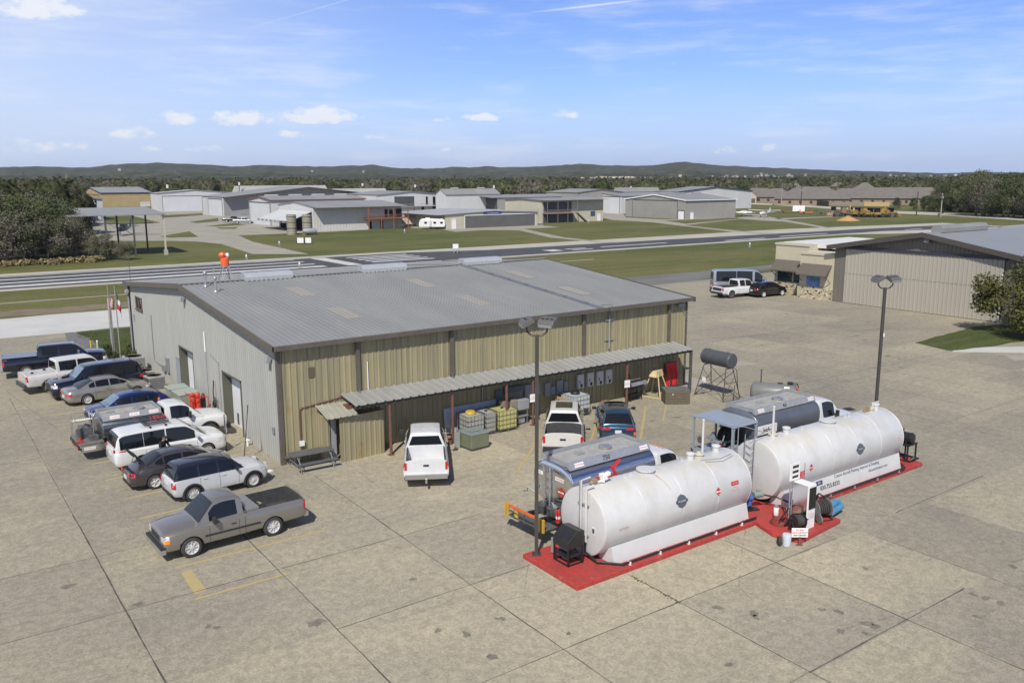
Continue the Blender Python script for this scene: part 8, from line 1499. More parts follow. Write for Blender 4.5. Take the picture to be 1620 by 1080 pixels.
# grey skid tank
t=thing('skid_tank','grey horizontal tank with a vent pipe lying on steel saddles','tank',(27.55,-6.55,0),R_(-57)); r0=.58; L=2.45; m=MB(); m.lathe([(.02,-L/2-.12),(r0*.6,-L/2-.08),(r0*.93,-L/2+.02),(r0,-L/2+.14),(r0,L/2-.14),(r0*.93,L/2-.02),(r0*.6,L/2+.08),(.02,L/2+.12)],(0,0,.14+r0),(1,0,0),40); m.build('drum',mat('mid_grey_tank',(.155,.16,.15),.38,col2=(.19,.19,.18),vs=1.4),t,smooth=50)
m=MB(); m.box(-.85,-.70,-.45,.45,0,.35); m.box(.7,.85,-.45,.45,0,.35); m.build('saddle',GREYP,t); m=MB(); m.tube((-.75,0,1.25),(-.75,0,2.05),.04,n=8); m.lathe([(.06,0),(.06,.06)],(-.75,0,2.02),n=8); m.build('vent_pipe',DGREY,t); m=MB(); m.cbox((.9,0,1.36),(.3,.25,.16)); m.path([(.9,.1,1.4),(1.3,.15,1.35),(1.42,.2,.8),(1.4,.1,.3)],.03,6); m.path([(.8,-.1,1.4),(1.35,-.05,1.3),(1.45,0,.7)],.025,6); m.cbox((.35,0,1.33),(.3,.14,.06)); m.build('pump',BLACKM,t,bevel=.01); m=MB(); m.cbox((.75,-.4,1.17),(.3,.02,.12),(-.75,0,0)); m.build('label',WHITE,t)
# air conditioners along the gable wall
ACM=mat('condenser_grey',(.36,.36,.35),.5,.1,var=.12,vs=6)
def ac(label,x,y,w=.85,h=.85,rnd=False,rz=0):
    t=thing('air_conditioner',label,'air conditioner',(x,y,0),rz,'air conditioners beside the gable wall'); m=MB(); m.box(-w/2-.05,w/2+.05,-w/2-.05,w/2+.05,0,.07); m.build('pad',PALEC,t); m=MB()
    if rnd: m.lathe([(w/2,.08),(w/2,h)],n=24)
    else: m.box(-w/2,w/2,-w/2,w/2,.08,h)
    m.build('housing',ACM,t,bevel=.03 if not rnd else None); m=MB(); n=22
    for k in range(n):
        u=-w/2+w*(k+.5)/n
        if not rnd: m.box(u-.008,u+.008,-w/2-.012,-w/2,.14,h-.08); m.box(-w/2-.012,-w/2,u-.008,u+.008,.14,h-.08)
    if rnd:
        for k in range(28): a=2*PI*k/28; m.tube((w/2*math.cos(a),w/2*math.sin(a),.12),(w/2*math.cos(a),w/2*math.sin(a),h-.06),.012,n=4)
    m.build('louvres',DGREY,t); m=MB(); m.lathe([(w*.42,h),(w*.44,h+.05),(w*.40,h+.05),(w*.38,h-.02),(.02,h-.03)],n=24)
    m.build('fan_guard',mat('fan_brown',(.10,.08,.06),.5),t)
ac('largest air conditioner, nearest the flagpoles',-1.15,25.2,1.25,1.15); ac('round air conditioner behind the parked dark SUV',-1.35,23.2,.8,.85,True); ac('air conditioner with a brownish fan in the middle of the row',-1.35,20.9,.95,.95); ac('air conditioner nearest the blue grey door',-1.25,19.0,1.0,.95,False,R_(8))
t=thing('waste_bin','grey green wheeled bin with a hinged lid beside the red cylinders','bin',(-1.05,12.35,0),R_(6)); BG_=mat('bin_green',(.25,.30,.25),.5,col2=(.31,.35,.30),vs=3,stretch=(4,4,1)); m=MB(); m.prismv([(-.5,-.55,.1),(.5,-.55,.1),(.56,-.6,1.15),(-.56,-.6,1.15)],(0,1.1,0)); m.build('body',BG_,t,bevel=.03); m=MB(); m.cbox((0,0,1.2),(1.2,1.25,.08),(.06,0,0)); m.build('lid',mat('bin_lid',(.32,.37,.32),.45),t,bevel=.02); m=MB(); m.lathe([(.02,-.04),(.12,-.03),(.12,.03),(.02,.04)],(.4,-.6,.12),(0,1,0),14); m.build('wheel',RUBBER,t)
t=thing('waste_bin','taller grey green bin standing behind the other one','bin',(-1.2,13.7,0),R_(0)); m=MB(); m.prismv([(-.5,-.5,.1),(.5,-.5,.1),(.52,-.55,1.2),(-.52,-.55,1.2)],(0,1.,0)); m.build('body',BG_,t,bevel=.03); m=MB(); m.cbox((0,0,1.25),(1.15,1.15,.08)); m.build('lid',MATS['bin_lid'],t,bevel=.02)
t=thing('gas_cart','red gas cylinders strapped on a cart with red handles','gas cart',(-.75,11.1,0),R_(4)); m=MB(); 
for x in (-.28,.02): m.lathe([(.02,.10),(.14,.12),(.15,.2),(.15,1.25),(.08,1.38),(.03,1.42)],(x,0,0),n=18)
m.build('cylinder',mat('cylinder_red',(.55,.06,.035),.4),t,smooth=40); m=MB(); m.lathe([(.02,.10),(.12,.12),(.12,1.1),(.05,1.25)],(.35,.05,0),n=16); m.build('black_cylinder',BLACKM,t); m=MB(); m.path([(-.5,-.3,.1),(-.5,-.3,1.1),(-.7,.0,1.5)],.025,6); m.path([(.5,-.3,.1),(.5,-.3,1.1),(-.7,-.2,1.45)],.025,6); m.tube((-.5,-.3,1.1),(.5,-.3,1.1),.02,n=6); m.box(-.5,.5,-.3,.3,.06,.1); m.build('frame',mat('cylinder_red',(.55,.06,.035)),t); m=MB(); m.lathe([(.03,-.05),(.18,-.05),(.2,0),(.18,.05),(.03,.05)],(-.45,-.4,.2),(0,1,0),16); m.build('wheel',RUBBER,t)
m=MB(); m.path([(-.12,9.9,2.2),(-.2,9.85,1.6),(-.25,9.6,.4),(-.5,9.5,.06)],.03,6)
for k in range(3): m.path([(-.2-.04*k,9.6+.2*math.cos(a),1.0+.32*math.sin(a)-.1*k) for a in np.linspace(0,6.2,14)],.022,5)
tag(m.build('hose',BLACKM),'black hoses hanging on the gable wall next to the roller door','hose')
# feather-flag stakes and small stakes
def stake(label,x,y,h,lean,fl,base=None):
    t=thing('stake',label,'stake',(x,y,0),0,'stakes by the parking row'); m=MB(); m.tube((0,0,0),(lean[0],lean[1],h),.022,n=6); m.build('rod',BLACKM,t)
    if fl: m=MB(); m.prismv([(lean[0]*.95,lean[1]*.95,h*.96),(lean[0]*.55+.1,lean[1]*.55,h*.55),(lean[0]*.45,lean[1]*.45,h*.42),(lean[0]*.6-.03,lean[1]*.6,h*.62)],(0,.01,0)); m.build('banner',mat('pale_banner',(.45,.42,.45),.6,col2=(.35,.33,.36),vs=8),t)
    if base: m=MB(); m.cbox((0,0,.03),(.4,.25,.05),(0,0,.4)); m.build('foot',WHITE,t)
stake('black stake with a pale tag standing beside the white minivan bonnet',-1.5,3.65,1.9,(.0,0,0)[:2],True); stake('long leaning black stake with a white banner near the roller door corner',-1.35,1.5,2.6,(.55,.6),True); stake('short black stake leaning over a white base near the hangar corner',-.9,-.55,.75,(-.45,.35),False,True)
t=thing('hydrant','white valve pipe at the foot of the gable wall','valve',(-.35,3.9,0)); m=MB(); m.tube((0,0,0),(0,0,.38),.05,n=8); m.tube((-.12,0,.30),(.12,0,.30),.05,n=8); m.build('pipe',WHITE,t); m=MB(); m.cbox((.1,0,.42),(.1,.1,.08)); m.build('cap',GREYP,t)
# flagpoles
def flagpole(label,px,py,top,kind):
    x,y=G(px,py); h=solveZ(x,y,top); t=thing('flagpole',label,'flagpole',(x,y,0),0,'flagpoles by the green verge'); m=MB(); m.tube((0,0,0),(0,0,h),.055,.03,n=10); m.build('pole',mat('pole_alu',(.45,.44,.40),.4,.5),t,smooth=40); m=MB(); m.lathe([(.02,h),(.07,h+.05),(.07,h+.1),(.01,h+.15)],n=12); m.build('ball',mat('gold_ball',(.6,.5,.3),.3,.7),t)
    fl=thing('flag',('drooping striped red and white flag with a blue corner' if kind=='us' else 'drooping blue, white and red flag with one star')+' on its pole','flag',(x,y,h-.35)); W_,H_=1.5,.95; nu,nv=22,13; rows=[]; z1=0
    def fpt(u,v): # limp flag: folds gather close to the pole
        fx=.06+u*.36; droop=u**1.2*.95; return (fx*.75+.05*math.sin(u*9+v*2),-.05-.10*math.sin(u*11+v*3)-fx*.35,-v*H_-droop)
    def piece(us,vs,mt,nm,off=0.):
        m=MB(); R2=[]
        for i in range(us[2]+1):
            u=us[0]+(us[1]-us[0])*i/us[2]; R2.append([tuple(Vector(fpt(u,vs[0]+(vs[1]-vs[0])*j/vs[2]))+Vector((0,-off,0))) for j in range(vs[2]+1)])
        m.grid(R2); return m.build(nm,mt,fl,smooth=80)
    FR=mat('flag_red',(.45,.03,.04),.8); FWh=mat('flag_white',(.62,.62,.62),.8); FB=mat('flag_blue',(.02,.035,.13),.8)
    if kind=='us':
        for k in range(13): piece((0 if k>6 else .4,1,14 if k>6 else 9),(k/13,(k+1)/13,1),FR if k%2==0 else FWh,'stripe')
        piece((0,.4,7),(0,7/13,5),FB,'canton'); m=MB()
        for i in range(5):
            for j in range(4): c_=Vector(fpt(.05+i*.08,.07+j*.12))+Vector((0,-.012,0)); m.add([c_+Vector((.02*math.cos(a),0,.02*math.sin(a))) for a in np.linspace(0,2*PI,6)[:-1]],[(0,1,2,3,4)])
        m.build('stars',FWh,fl)
    else:
        piece((0,.34,6),(0,1,10),FB,'blue_band'); piece((.34,1,10),(0,.5,5),FWh,'white_band'); piece((.34,1,10),(.5,1,5),FR,'red_band'); c_=Vector(fpt(.17,.5))+Vector((0,-.015,0)); m=MB(); m.add([c_+Vector(((.11 if i%2==0 else .045)*math.sin(i*PI/5),0,(.11 if i%2==0 else .045)*math.cos(i*PI/5))) for i in range(10)],[tuple(range(10))]); m.build('star',FWh,fl)
flagpole('left flagpole, the one with the striped flag',180,566,452,'us'); flagpole('right flagpole, nearer the hangar wall',191,567,456,'tx')
bp=[(145,557,YELLOW),(155.5,560,mat('pale_yellow',(.5,.48,.25)))]
for (px,py,mt),lb in zip(bp,('dark topped bollard left of the flagpoles','pale yellow bollard left of the flagpoles')):
    x,y=G(px,py); t=thing('bollard',lb,'bollard',(x,y,0),0,'bollards by the green verge'); m=MB(); m.tube((0,0,0),(0,0,1.0),.07,n=12); m.build('post',mt,t); m=MB(); m.lathe([(.075,.98),(.06,1.06),(.01,1.09)],n=12); m.build('cap',BLACKM if px<150 else WHITE,t)
m=MB(); m.tube((.1,30.2,EV),(.1,30.2,EV+2.1),.018,n=6); m.path([(-.15,30.2,EV+1.6),(.35,30.2,EV+1.6)],.01,4); mm=m.build('antenna',DGREY,hg)
t=thing('banner_stand','white and red blurred banner board on the far corner of the hangar','banner',(-1.2,31.4,0)); m=MB(); m.box(-.04,.04,0,.9,2.6,4.4); m.build('panel',mat('banner_white',(.5,.5,.52),.6,col2=(.45,.2,.18),vs=1.2),t); m=MB(); m.tube((0,0,0),(0,0,4.4),.04,n=8); m.tube((0,.9,0),(0,.9,4.4),.04,n=8); m.build('post',GREYP,t)
# ---------------- person at the open boot ----------------
def person():
    p=thing('person','person in black clothing leaning on the roof of the brown grey sedan','person',(-4.75,2.42,0),R_(-62))
    J=dict(pel=((0,0,.95),.155),ab=((.02,0,1.10),.150),ch=((.07,0,1.30),.17),nk=((.13,0,1.47),.065),hd0=((.16,0,1.53),.062),
      shL=((.08,.17,1.40),.075),elL=((.20,.25,1.17),.047),wrL=((.42,.14,1.22),.034),shR=((.08,-.17,1.40),.075),elR=((.22,-.25,1.18),.047),wrR=((.44,-.12,1.24),.034),
      hiL=((0,.10,.90),.10),knL=((.03,.12,.50),.065),anL=((-.02,.13,.09),.045),toL=((.17,.15,.04),.040),hiR=((0,-.10,.90),.10),knR=((.02,-.12,.50),.065),anR=((-.06,-.13,.09),.045),toR=((.13,-.15,.04),.040))
    E_=[('pel','ab'),('ab','ch'),('ch','nk'),('nk','hd0'),('ch','shL'),('shL','elL'),('elL','wrL'),('ch','shR'),('shR','elR'),('elR','wrR'),('pel','hiL'),('hiL','knL'),('knL','anL'),('anL','toL'),('pel','hiR'),('hiR','knR'),('knR','anR'),('anR','toR')]
    names=list(J); verts=[J[n][0] for n in names]; rad=[J[n][1] for n in names]; edges=[(names.index(a),names.index(b)) for a,b in E_]
    # palms and fingers grow from the wrists
    for sd,wn in ((1,'wrL'),(-1,'wrR')):
        w=Vector(J[wn][0]); wi=names.index(wn); pm_=w+Vector((.07,-.02*sd,-.01)); verts.append(tuple(pm_)); rad.append(.030); pi=len(verts)-1; edges.append((wi,pi))
        for k in range(4):
            o=Vector((.03,(k-1.5)*.017,0)); L_=(.055,.065,.060,.045)[k]; prev=pi
            for s_ in range(3): q=pm_+o+Vector((L_*.5*s_,0,-.008*s_*s_)); verts.append(tuple(q)); rad.append(.009-.001*s_); edges.append((prev,len(verts)-1)); prev=len(verts)-1
        prev=pi
        for s_ in range(2): q=pm_+Vector((.01+.02*s_,-sd*(.035+.015*s_),-.005)); verts.append(tuple(q)); rad.append(.010-.001*s_); edges.append((prev,len(verts)-1)); prev=len(verts)-1
    me=bpy.data.meshes.new('body'); me.from_pydata(verts,edges,[]); o=bpy.data.objects.new('body',me); COL.objects.link(o); sm=o.modifiers.new('s','SKIN'); sm.use_smooth_shade=True
    for i,r_ in enumerate(rad): me.skin_vertices[0].data[i].radius=(r_,r_*(.72 if names[i:i+1] and names[i] in ('pel','ab','ch') else 1.))
    me.skin_vertices[0].data[0].use_root=True; ss=o.modifiers.new('ss','SUBSURF'); ss.levels=2; ss.render_levels=2
    dg=bpy.context.evaluated_depsgraph_get(); nm=bpy.data.meshes.new_from_object(o.evaluated_get(dg)); bpy.data.objects.remove(o)
    SK=mat('skin',(.42,.25,.17),.5); CL=mat('black_shirt',(.014,.015,.018),.85); TR=mat('dark_trousers',(.03,.035,.05),.85); SHO=mat('shoe_black',(.015,.014,.013),.6); nm.materials.clear()
    for q in (SK,CL,TR,SHO): nm.materials.append(q)
    # head: one continuous shape with brow, nose, chin
    bm=bmesh.new(); bm.from_mesh(nm)
    for f in bm.faces: 
        c=f.calc_center_median(); f.smooth=True
        f.material_index=3 if c.z<.10 else 2 if c.z<.97 else 0 if (c.z>1.49 or c.x>.43 and abs(c.y)<.30 and c.z<1.3) else 1
    u=bmesh.ops.create_uvsphere(bm,u_segments=24,v_segments=18,radius=.1)['verts']; hc=Vector((.20,0,1.62)); tilt=Matrix.Rotation(R_(28),3,'Y')
    for v in u:
        x,y,z=v.co/.1; 
        X=.098*x; Y=.077*y*(1-.12*max(0,-z)*(x>0)); Zz=.118*z
        if x>.55 and abs(y)<.22 and -.25<z<.25: X+=.022*(1-abs(y)/.22)*(1-abs(z)/.3)
        if x>.5 and .1<abs(y)<.5 and .0<z<.28: X-=.007
        if x>.6 and abs(y)<.35 and -.55<z<-.42: X-=.004
        if z<-.6 and x>.1: X+=.012
        if abs(y)>.93 and abs(z)<.3 and abs(x)<.3: Y*=1.16
        v.co=tilt@Vector((X,Y,Zz))+hc
    for f in bm.faces:
        if all(v in set(u) for v in f.verts) : f.smooth=True; f.material_index=0
    bm.to_mesh(nm); bm.free(); ob=bpy.data.objects.new('body',nm); COL.objects.link(ob); ob.parent=p
    m=MB(); rows=[]
    for i in range(9):
        a=PI*.5-i*PI*.62/8; row=[]
        for j in range(20):
            b=2*PI*j/20; x,y,z=math.cos(a)*math.cos(b),math.cos(a)*math.sin(b),math.sin(a)
            if x>.45: z=max(z,.42)
            v=tilt@Vector((.104*x-.006,.084*y,.124*z+.004))+hc; row.append(tuple(v))
        rows.append(row)
    m.grid(rows,closed=True); m.build('hair',mat('black_hair',(.012,.010,.009),.6),p,smooth=80)
    m=MB(); 
    for s_ in (-1,1): 
        q=tilt@Vector((.088,s_*.03,.012))+hc; m.lathe([(.001,-.008),(.008,-.004),(.008,.004),(.001,.008)],tuple(q),(0,1,0),10)
    m.build('eyes',INKB,p)
person()
# ---------------- vegetation ----------------
def leafmat(name,a,b,ov=.18):
    m=mat(name,a,.75,col2=b,vs=.9,ov=ov,var=.1); m.node_tree.nodes['Principled BSDF'].inputs['Specular IOR Level'].default_value=.2; return m
LF1=leafmat('oak_leaves',(.055,.075,.026),(.110,.125,.052)); LF2=leafmat('grey_olive_leaves',(.090,.098,.055),(.150,.148,.092)); LF3=leafmat('cedar_leaves',(.030,.050,.017),(.066,.090,.032)); TWG=leafmat('bare_twigs',(.14,.12,.095),(.22,.195,.16)); LF4=leafmat('bronze_leaves',(.050,.062,.014),(.105,.098,.030)); BARK=mat('bark',(.11,.09,.07),.9,var=.25,vs=6)
def leaf_mesh(name,n,blobs,size,mats,seed=0,twigs=0):
    """many small leaf faces gathered in clumps"""
    r=np.random.default_rng(seed); B=np.array(blobs); w=B[:,3]**2; k=r.choice(len(B),n,p=w/w.sum()); d=r.normal(size=(n,3)); d/=np.linalg.norm(d,axis=1)[:,None]; rad=B[k,3]*(r.random(n)**.42); c=B[k,:3]+d*rad[:,None]*np.array([1,1,.8])
    nr=r.normal(size=(n,3))*.7+d*1.0+np.array([0,0,.35]); nr/=np.linalg.norm(nr,axis=1)[:,None]; a=np.cross(nr,r.normal(size=(n,3))); a/=np.linalg.norm(a,axis=1)[:,None]; b=np.cross(nr,a); s=size*(.6+.8*r.random(n))[:,None]
    V=np.stack([c-a*s*.5,c+b*s*.34,c+a*s*.5,c-b*s*.34],1).reshape(-1,3); me=bpy.data.meshes.new(name); me.vertices.add(4*n); me.vertices.foreach_set('co',V.ravel()); me.loops.add(4*n); me.loops.foreach_set('vertex_index',np.arange(4*n)); me.polygons.add(n); me.polygons.foreach_set('loop_start',np.arange(n)*4); me.polygons.foreach_set('loop_total',np.full(n,4))
    for m in mats: me.materials.append(m)
    if len(mats)>1: me.polygons.foreach_set('material_index',((k*7+(r.random(n)<.25)*1)%len(mats)).astype(np.int32))
    me.update(calc_edges=True); return me
def tree_proto(name,h,cw,n,size,mats,seed,low=.25,nb=16,multi=1,bare=0.):
    r=random.Random(seed); bl=[]; trunk=MB()
    for i in range(nb):
        a=r.uniform(0,2*PI); t=r.random(); z=h*(low+(1-low)*(.15+.72*t)); rr=cw*.5*math.sqrt(max(.05,1-((t-.42)/.62)**2))*r.uniform(.35,.95); bl.append((rr*math.cos(a),rr*math.sin(a),z,cw*r.uniform(.13,.24)))
    for q in range(multi):
        x0=r.uniform(-.3,.3)*(multi>1)*2; top=(r.uniform(-.4,.4),r.uniform(-.4,.4),h*.55); trunk.path([(x0,0,0),(x0*.8+.1,0,h*.25),top],[h*.028,h*.021,h*.012],7)
        for b in bl[q::multi]: z0=h*r.uniform(.22,.5); trunk.path([(x0*.6,0,z0),((b[0])*.5,b[1]*.5,(z0+b[2])*.5+.3),b[:3]],[h*.010,h*.006,h*.003],4)
    root=bpy.data.objects.new(name,None); COL.objects.link(root); t=trunk.build('trunk',BARK,root,smooth=60); cme=leaf_mesh('crown',n,bl,size,mats,seed); c=bpy.data.objects.new('crown',cme); COL.objects.link(c); c.parent=root
    if bare:
        tw=MB(); 
        for i in range(int(260*bare)):
            b=r.choice(bl); p=Vector(b[:3])*r.uniform(.5,.8); d=Vector((r.gauss(0,1),r.gauss(0,1),r.uniform(-.1,1.4))).normalized()*h*r.uniform(.12,.3); tw.path([p,p+d*.6+Vector((0,0,.1)),p+d],[.035,.02,.01],3)
        tw.build('twigs',TWG,root)
    return root
PR=[tree_proto('oak_tree',11,11,9500,.30,[LF1,LF1,LF2],11,low=.03,nb=34),tree_proto('cedar_tree',8.5,6.5,6500,.26,[LF3,LF1],12,low=.0,nb=24),tree_proto('bare_oak_tree',11,11,5200,.26,[LF2,TWG],13,low=.02,nb=30,multi=3,bare=1.),tree_proto('elm_tree',10,9,8000,.27,[LF2,LF1,TWG],14,low=.03,nb=30,bare=.35)]
used=set()
def plant(k,x,y,label,s=1.,grp='trees by the far side of the runway',rz=0.):
    lab=label; nm=PR[k].name.split('.')[0]; cat='tree'
    if k not in used: used.add(k); o=PR[k]; o.location=(x,y,0); o.scale=(s,)*3; o.rotation_euler=(0,0,rz); tag(o,lab,cat,grp); return o
    o=copytree(PR[k],(x,y,0),rz,lab,scale=s); o['category']=cat; o['group']=grp; return o
TL=[(0,-4,122,1.05),(2,0,119,.92),(0,3.5,123,1.0),(1,-1,128,1.15),(3,6,120,.85),(0,8.5,127,.95),(1,5.0,131,1.2),(2,10.5,122,.78),(1,9.5,133,1.05),(3,-8,124,1.1),(0,-12,121,1.1),(1,12.5,131,.95),(3,14.0,118.5,.50),(1,15.5,124,.5),(0,-3,137,1.25),(3,3,139,1.3),(2,8,141,1.1),(0,-12,136,1.3),(1,-7,131,1.2),(0,-17,128,1.25),(1,-18,122,1.1),(3,17,117,.36)]
TLL=['broad oak at the left frame edge in front','bare grey branched tree nearest the runway','rounded oak behind the bare grey tree','dark cedar inside the left clump','olive grey tree left of the fence opening','oak with the yellow green patch','tallest dark cedar rising over the clump','bare multi stemmed tree at the clump edge','dark cedar next to the shelter','olive tree at the far left','second oak cut by the left frame edge','low cedar touching the shelter roof','slender young tree before the shelter','small shrubby cedar beside the slender tree','big oak at the back of the left clump','grey olive crown showing over the back row','pale bare crown above the shelter end','broad back row oak at the left frame edge','wide cedar in the second row at the left','oak beyond the left frame edge, partly seen','cedar beyond the left frame edge, partly seen','smallest sapling on the lawn by the shelter']
for i,(k,x,y,s) in enumerate(TL): plant(k,x,y,TLL[i],s,'trees of the left clump',i*1.7)
# right hand wood edge
r_=random.Random(21); desc=['broad','rounded','tall','ragged','dense','narrow','spreading','low']; kinds=['oak','cedar','bare grey tree','olive grey tree']
RW=[]
for i in range(34):
    px=1486+ (i%17)*11+r_.uniform(-4,4); row=i//17; py=(337 if px<1535 else 341+(px-1535)*.05)-row*5-(0 if px>1535 else 2); RW.append((px,py,r_.choice([0,0,1,2,3,3]),r_.uniform(.95,1.45)*(1.0 if px>1535 else .75)))
RW+= [(1419,331.5,1,.62),(1445,332,1,.62),(1462,334,1,.75),(1475,335,1,.8),(1488,341.5,1,.35),(1513,336,1,.6),(1525,336.5,1,.55)]
ordn=['first','second','third','fourth','fifth','sixth','seventh','eighth','ninth','tenth','eleventh','twelfth','thirteenth','fourteenth','fifteenth','sixteenth','seventeenth']
for i,(px,py,k,s) in enumerate(RW):
    x,y=G(px,py); lb=(f'{kinds[k]} {ordn[i%17]} from left in the {"front" if i<17 else "back"} row of the right hand wood' if i<34 else f'small dark cedar by the far road, {ordn[i-34]} from the left'); plant(k,x,y,lb,s,'trees of the right hand wood' if i<34 else 'cedars by the far road',i*1.3)
# oak at the right frame edge
x,y=63.6,-5.3; big_=tree_proto('live_oak_tree',7.6,9.0,21000,.23,[LF4,LF1,LF4],37,low=.05,nb=24,multi=3); big_.location=(x,y,0); tag(big_,'bushy bronze green live oak at the right frame edge, before the taupe hangar','tree')
bsh=tree_proto('shrub',1.1,1.6,900,.12,[LF3,LF1],41,low=.02,nb=9); tag(bsh,'dark shrub at the foot of the flagpoles, left one','shrub',group='shrubs at the flagpoles'); bsh.location=(*G(170,566),0); copytree(bsh,(*G(206,566),0),1.,'dark shrub against the hangar corner, right one'); copytree(bsh,(*G(216,569),0),2.,'small shrub touching the hangar corner trim',scale=.7)
# dry grass tufts along the left clump
dg_=leaf_mesh('dry_grass',5200,[(x,116.6+random.uniform(-1,1),.35,random.uniform(.5,.95)) for x in np.arange(-16,14,.8)],.4,[mat('dry_straw',(.30,.23,.10),.9,col2=(.20,.17,.08),vs=1)],5); o=bpy.data.objects.new('dry_grass',dg_); COL.objects.link(o); tag(o,'band of dry straw coloured grass at the foot of the left clump of trees','grass',kind='stuff')
o=bpy.data.objects.new('grass_blades',leaf_mesh('grass_blades',9000,[(random.uniform(-1.6,9),random.uniform(31.5,45.),.05,.9) for _ in range(160)],.16,[GRASS2],6)); COL.objects.link(o); o.scale=(1,1,.10); o.location=(0,0,.01); tag(o,'short green grass of the verge by the flagpoles','grass',kind='stuff')
# woods to the horizon: lumpy crowns packed so that they read as one mass
def ico(sub):
    bm=bmesh.new(); bmesh.ops.create_icosphere(bm,subdivisions=sub,radius=1.); bm.verts.ensure_lookup_table(); V=np.array([v.co[:] for v in bm.verts]); Fc=np.array([[v.index for v in f.verts] for f in bm.faces]); bm.free(); return V,Fc
def wood(name,label,n,pick,sub,seed,mats,hmin,hmax,cwf=1.0,lv=0,ls=1.):
    r=np.random.default_rng(seed); C_=np.array([pick(r) for _ in range(n)]); H=r.uniform(hmin,hmax,n); Vb,Fb=ico(sub); nv=len(Vb); AV=[];AF=[];MI=[]
    for i in range(n):
        ph=r.uniform(0,6.3,6); d=Vb; f=1+.16*np.sin(d[:,0]*4.3+ph[0])*np.cos(d[:,1]*3.7+ph[1])+.14*np.sin(d[:,2]*5.1+ph[2]+d[:,0]*3.)+.10*np.sin(d[:,1]*9.+ph[3])*np.cos(d[:,2]*8.+ph[4])+r.normal(size=nv)*.055
        w=H[i]*cwf*.5*r.uniform(.85,1.2); v=d*f[:,None]*np.array([w,w*r.uniform(.85,1.15),H[i]*.52]); v[:,2]+=H[i]*.48; v[:,2]=np.maximum(v[:,2],-.5); v[:,0]+=C_[i,0]; v[:,1]+=C_[i,1]; AV.append(v); AF.append(Fb+i*nv); MI.append(np.full(len(Fb),r.integers(len(mats))))
    if lv: # a shell of leaf clumps breaks up the outline of every crown
        tf=[]; tv=[]; base=sum(len(v) for v in AV)
        for i in range(n):
            q=AV[i][r.integers(0,nv,lv)]; cen=AV[i].mean(0); d=q-cen; d/=np.linalg.norm(d,axis=1)[:,None]+1e-6; q=q+d*r.uniform(-.3,.75,lv)[:,None]+r.normal(size=(lv,3))*.5; nr=d+r.normal(size=(lv,3))*.55+np.array([0,0,.25]); nr/=np.linalg.norm(nr,axis=1)[:,None]; a=np.cross(nr,r.normal(size=(lv,3))); a/=np.linalg.norm(a,axis=1)[:,None]; b=np.cross(nr,a); s=ls*r.uniform(.5,1.4,lv)[:,None]
            v=np.stack([q-a*s*.5-b*s*.2,q+a*s*.5-b*s*.2,q+b*s*.5],1).reshape(-1,3); tv.append(v); tf.append(np.arange(3*lv).reshape(-1,3)+base); base+=3*lv; MI.append(np.full(lv,MI[i][0]))
        AV+=tv; AF+=tf
    V=np.concatenate(AV); Fc=np.concatenate(AF); nf=len(Fc); me=bpy.data.meshes.new(name); me.vertices.add(len(V)); me.vertices.foreach_set('co',V.ravel()); me.loops.add(3*nf); me.loops.foreach_set('vertex_index',Fc.ravel().astype(np.int32)); me.polygons.add(nf); me.polygons.foreach_set('loop_start',np.arange(nf)*3); me.polygons.foreach_set('loop_total',np.full(nf,3))
    for m in mats: me.materials.append(m)
    me.polygons.foreach_set('material_index',np.concatenate(MI).astype(np.int32)); me.polygons.foreach_set('use_smooth',np.ones(nf,dtype=bool)); me.update(calc_edges=True); o=bpy.data.objects.new(name,me); COL.objects.link(o); return tag(o,label,'wood',kind='stuff')
def woodmat(name,a,b_):
    m,N,Lk,b=node_mat(name); tc=N.new('ShaderNodeTexCoord').outputs['Object']; n1=nnoise(N,Lk,tc,.55,7,.78); n2=nnoise(N,Lk,tc,.05,3,.5); c=nmix(N,Lk,nramp(N,Lk,n1,.44,.56),tuple(q*.72 for q in a),tuple(q*1.12 for q in b_)); c=nmix(N,Lk,1.,c,nmix(N,Lk,nramp(N,Lk,n2,.35,.65),(.82,.84,.80),(1.18,1.14,1.15)),'MULTIPLY'); Lk.new(c,b.inputs['Base Color']); b.inputs['Roughness'].default_value=1.; b.inputs['Specular IOR Level'].default_value=.05
    bp=N.new('ShaderNodeBump'); bp.inputs['Strength'].default_value=1.; bp.inputs['Distance'].default_value=1.8; Lk.new(n1,bp.inputs['Height']); Lk.new(bp.outputs[0],b.inputs['Normal']); return m
def azpick(px0,px1,d0,d1,keep=None):
    def f(r):
        px=r.uniform(px0,px1); v=FW*F_+RT*(px-CX); v[2]=0; v=v/np.linalg.norm(v); dd=d0*(d1/d0)**r.random() if d1/d0>3 else r.uniform(d0,d1); p=CAM+v*dd; return (p[0],p[1])
    return f
WM=[woodmat('far_wood_a',(.052,.062,.026),(.110,.118,.056)),woodmat('far_wood_b',(.066,.070,.038),(.130,.128,.078)),woodmat('far_wood_c',(.085,.080,.056),(.150,.138,.102)),woodmat('far_wood_d',(.036,.048,.018),(.080,.092,.040)),woodmat('far_wood_e',(.052,.062,.026),(.110,.118,.056))]
wood('woodland','nearer belt of mixed oak and cedar behind the hangars',1500,azpick(-60,1230,560,860),2,51,WM,8,13,1.,90,1.5)
wood('woodland','oak wood rising behind the left clump of trees',330,azpick(-80,135,215,520),3,52,WM,8,12.5,1.,420,.9)
wood('woodland','belt of trees behind the houses on the right',900,azpick(1130,1720,520,900),2,53,WM,8,12,1.,90,1.4)
wood('woodland','trees beyond the right hand wood edge',420,azpick(1490,1740,370,560),3,54,WM,9,13,1.,300,1.)
wood('woodland','distant woodland spreading to the foot of the hills',5200,azpick(-80,1740,860,2600),1,55,WM,9,14,1.5,24,2.6)
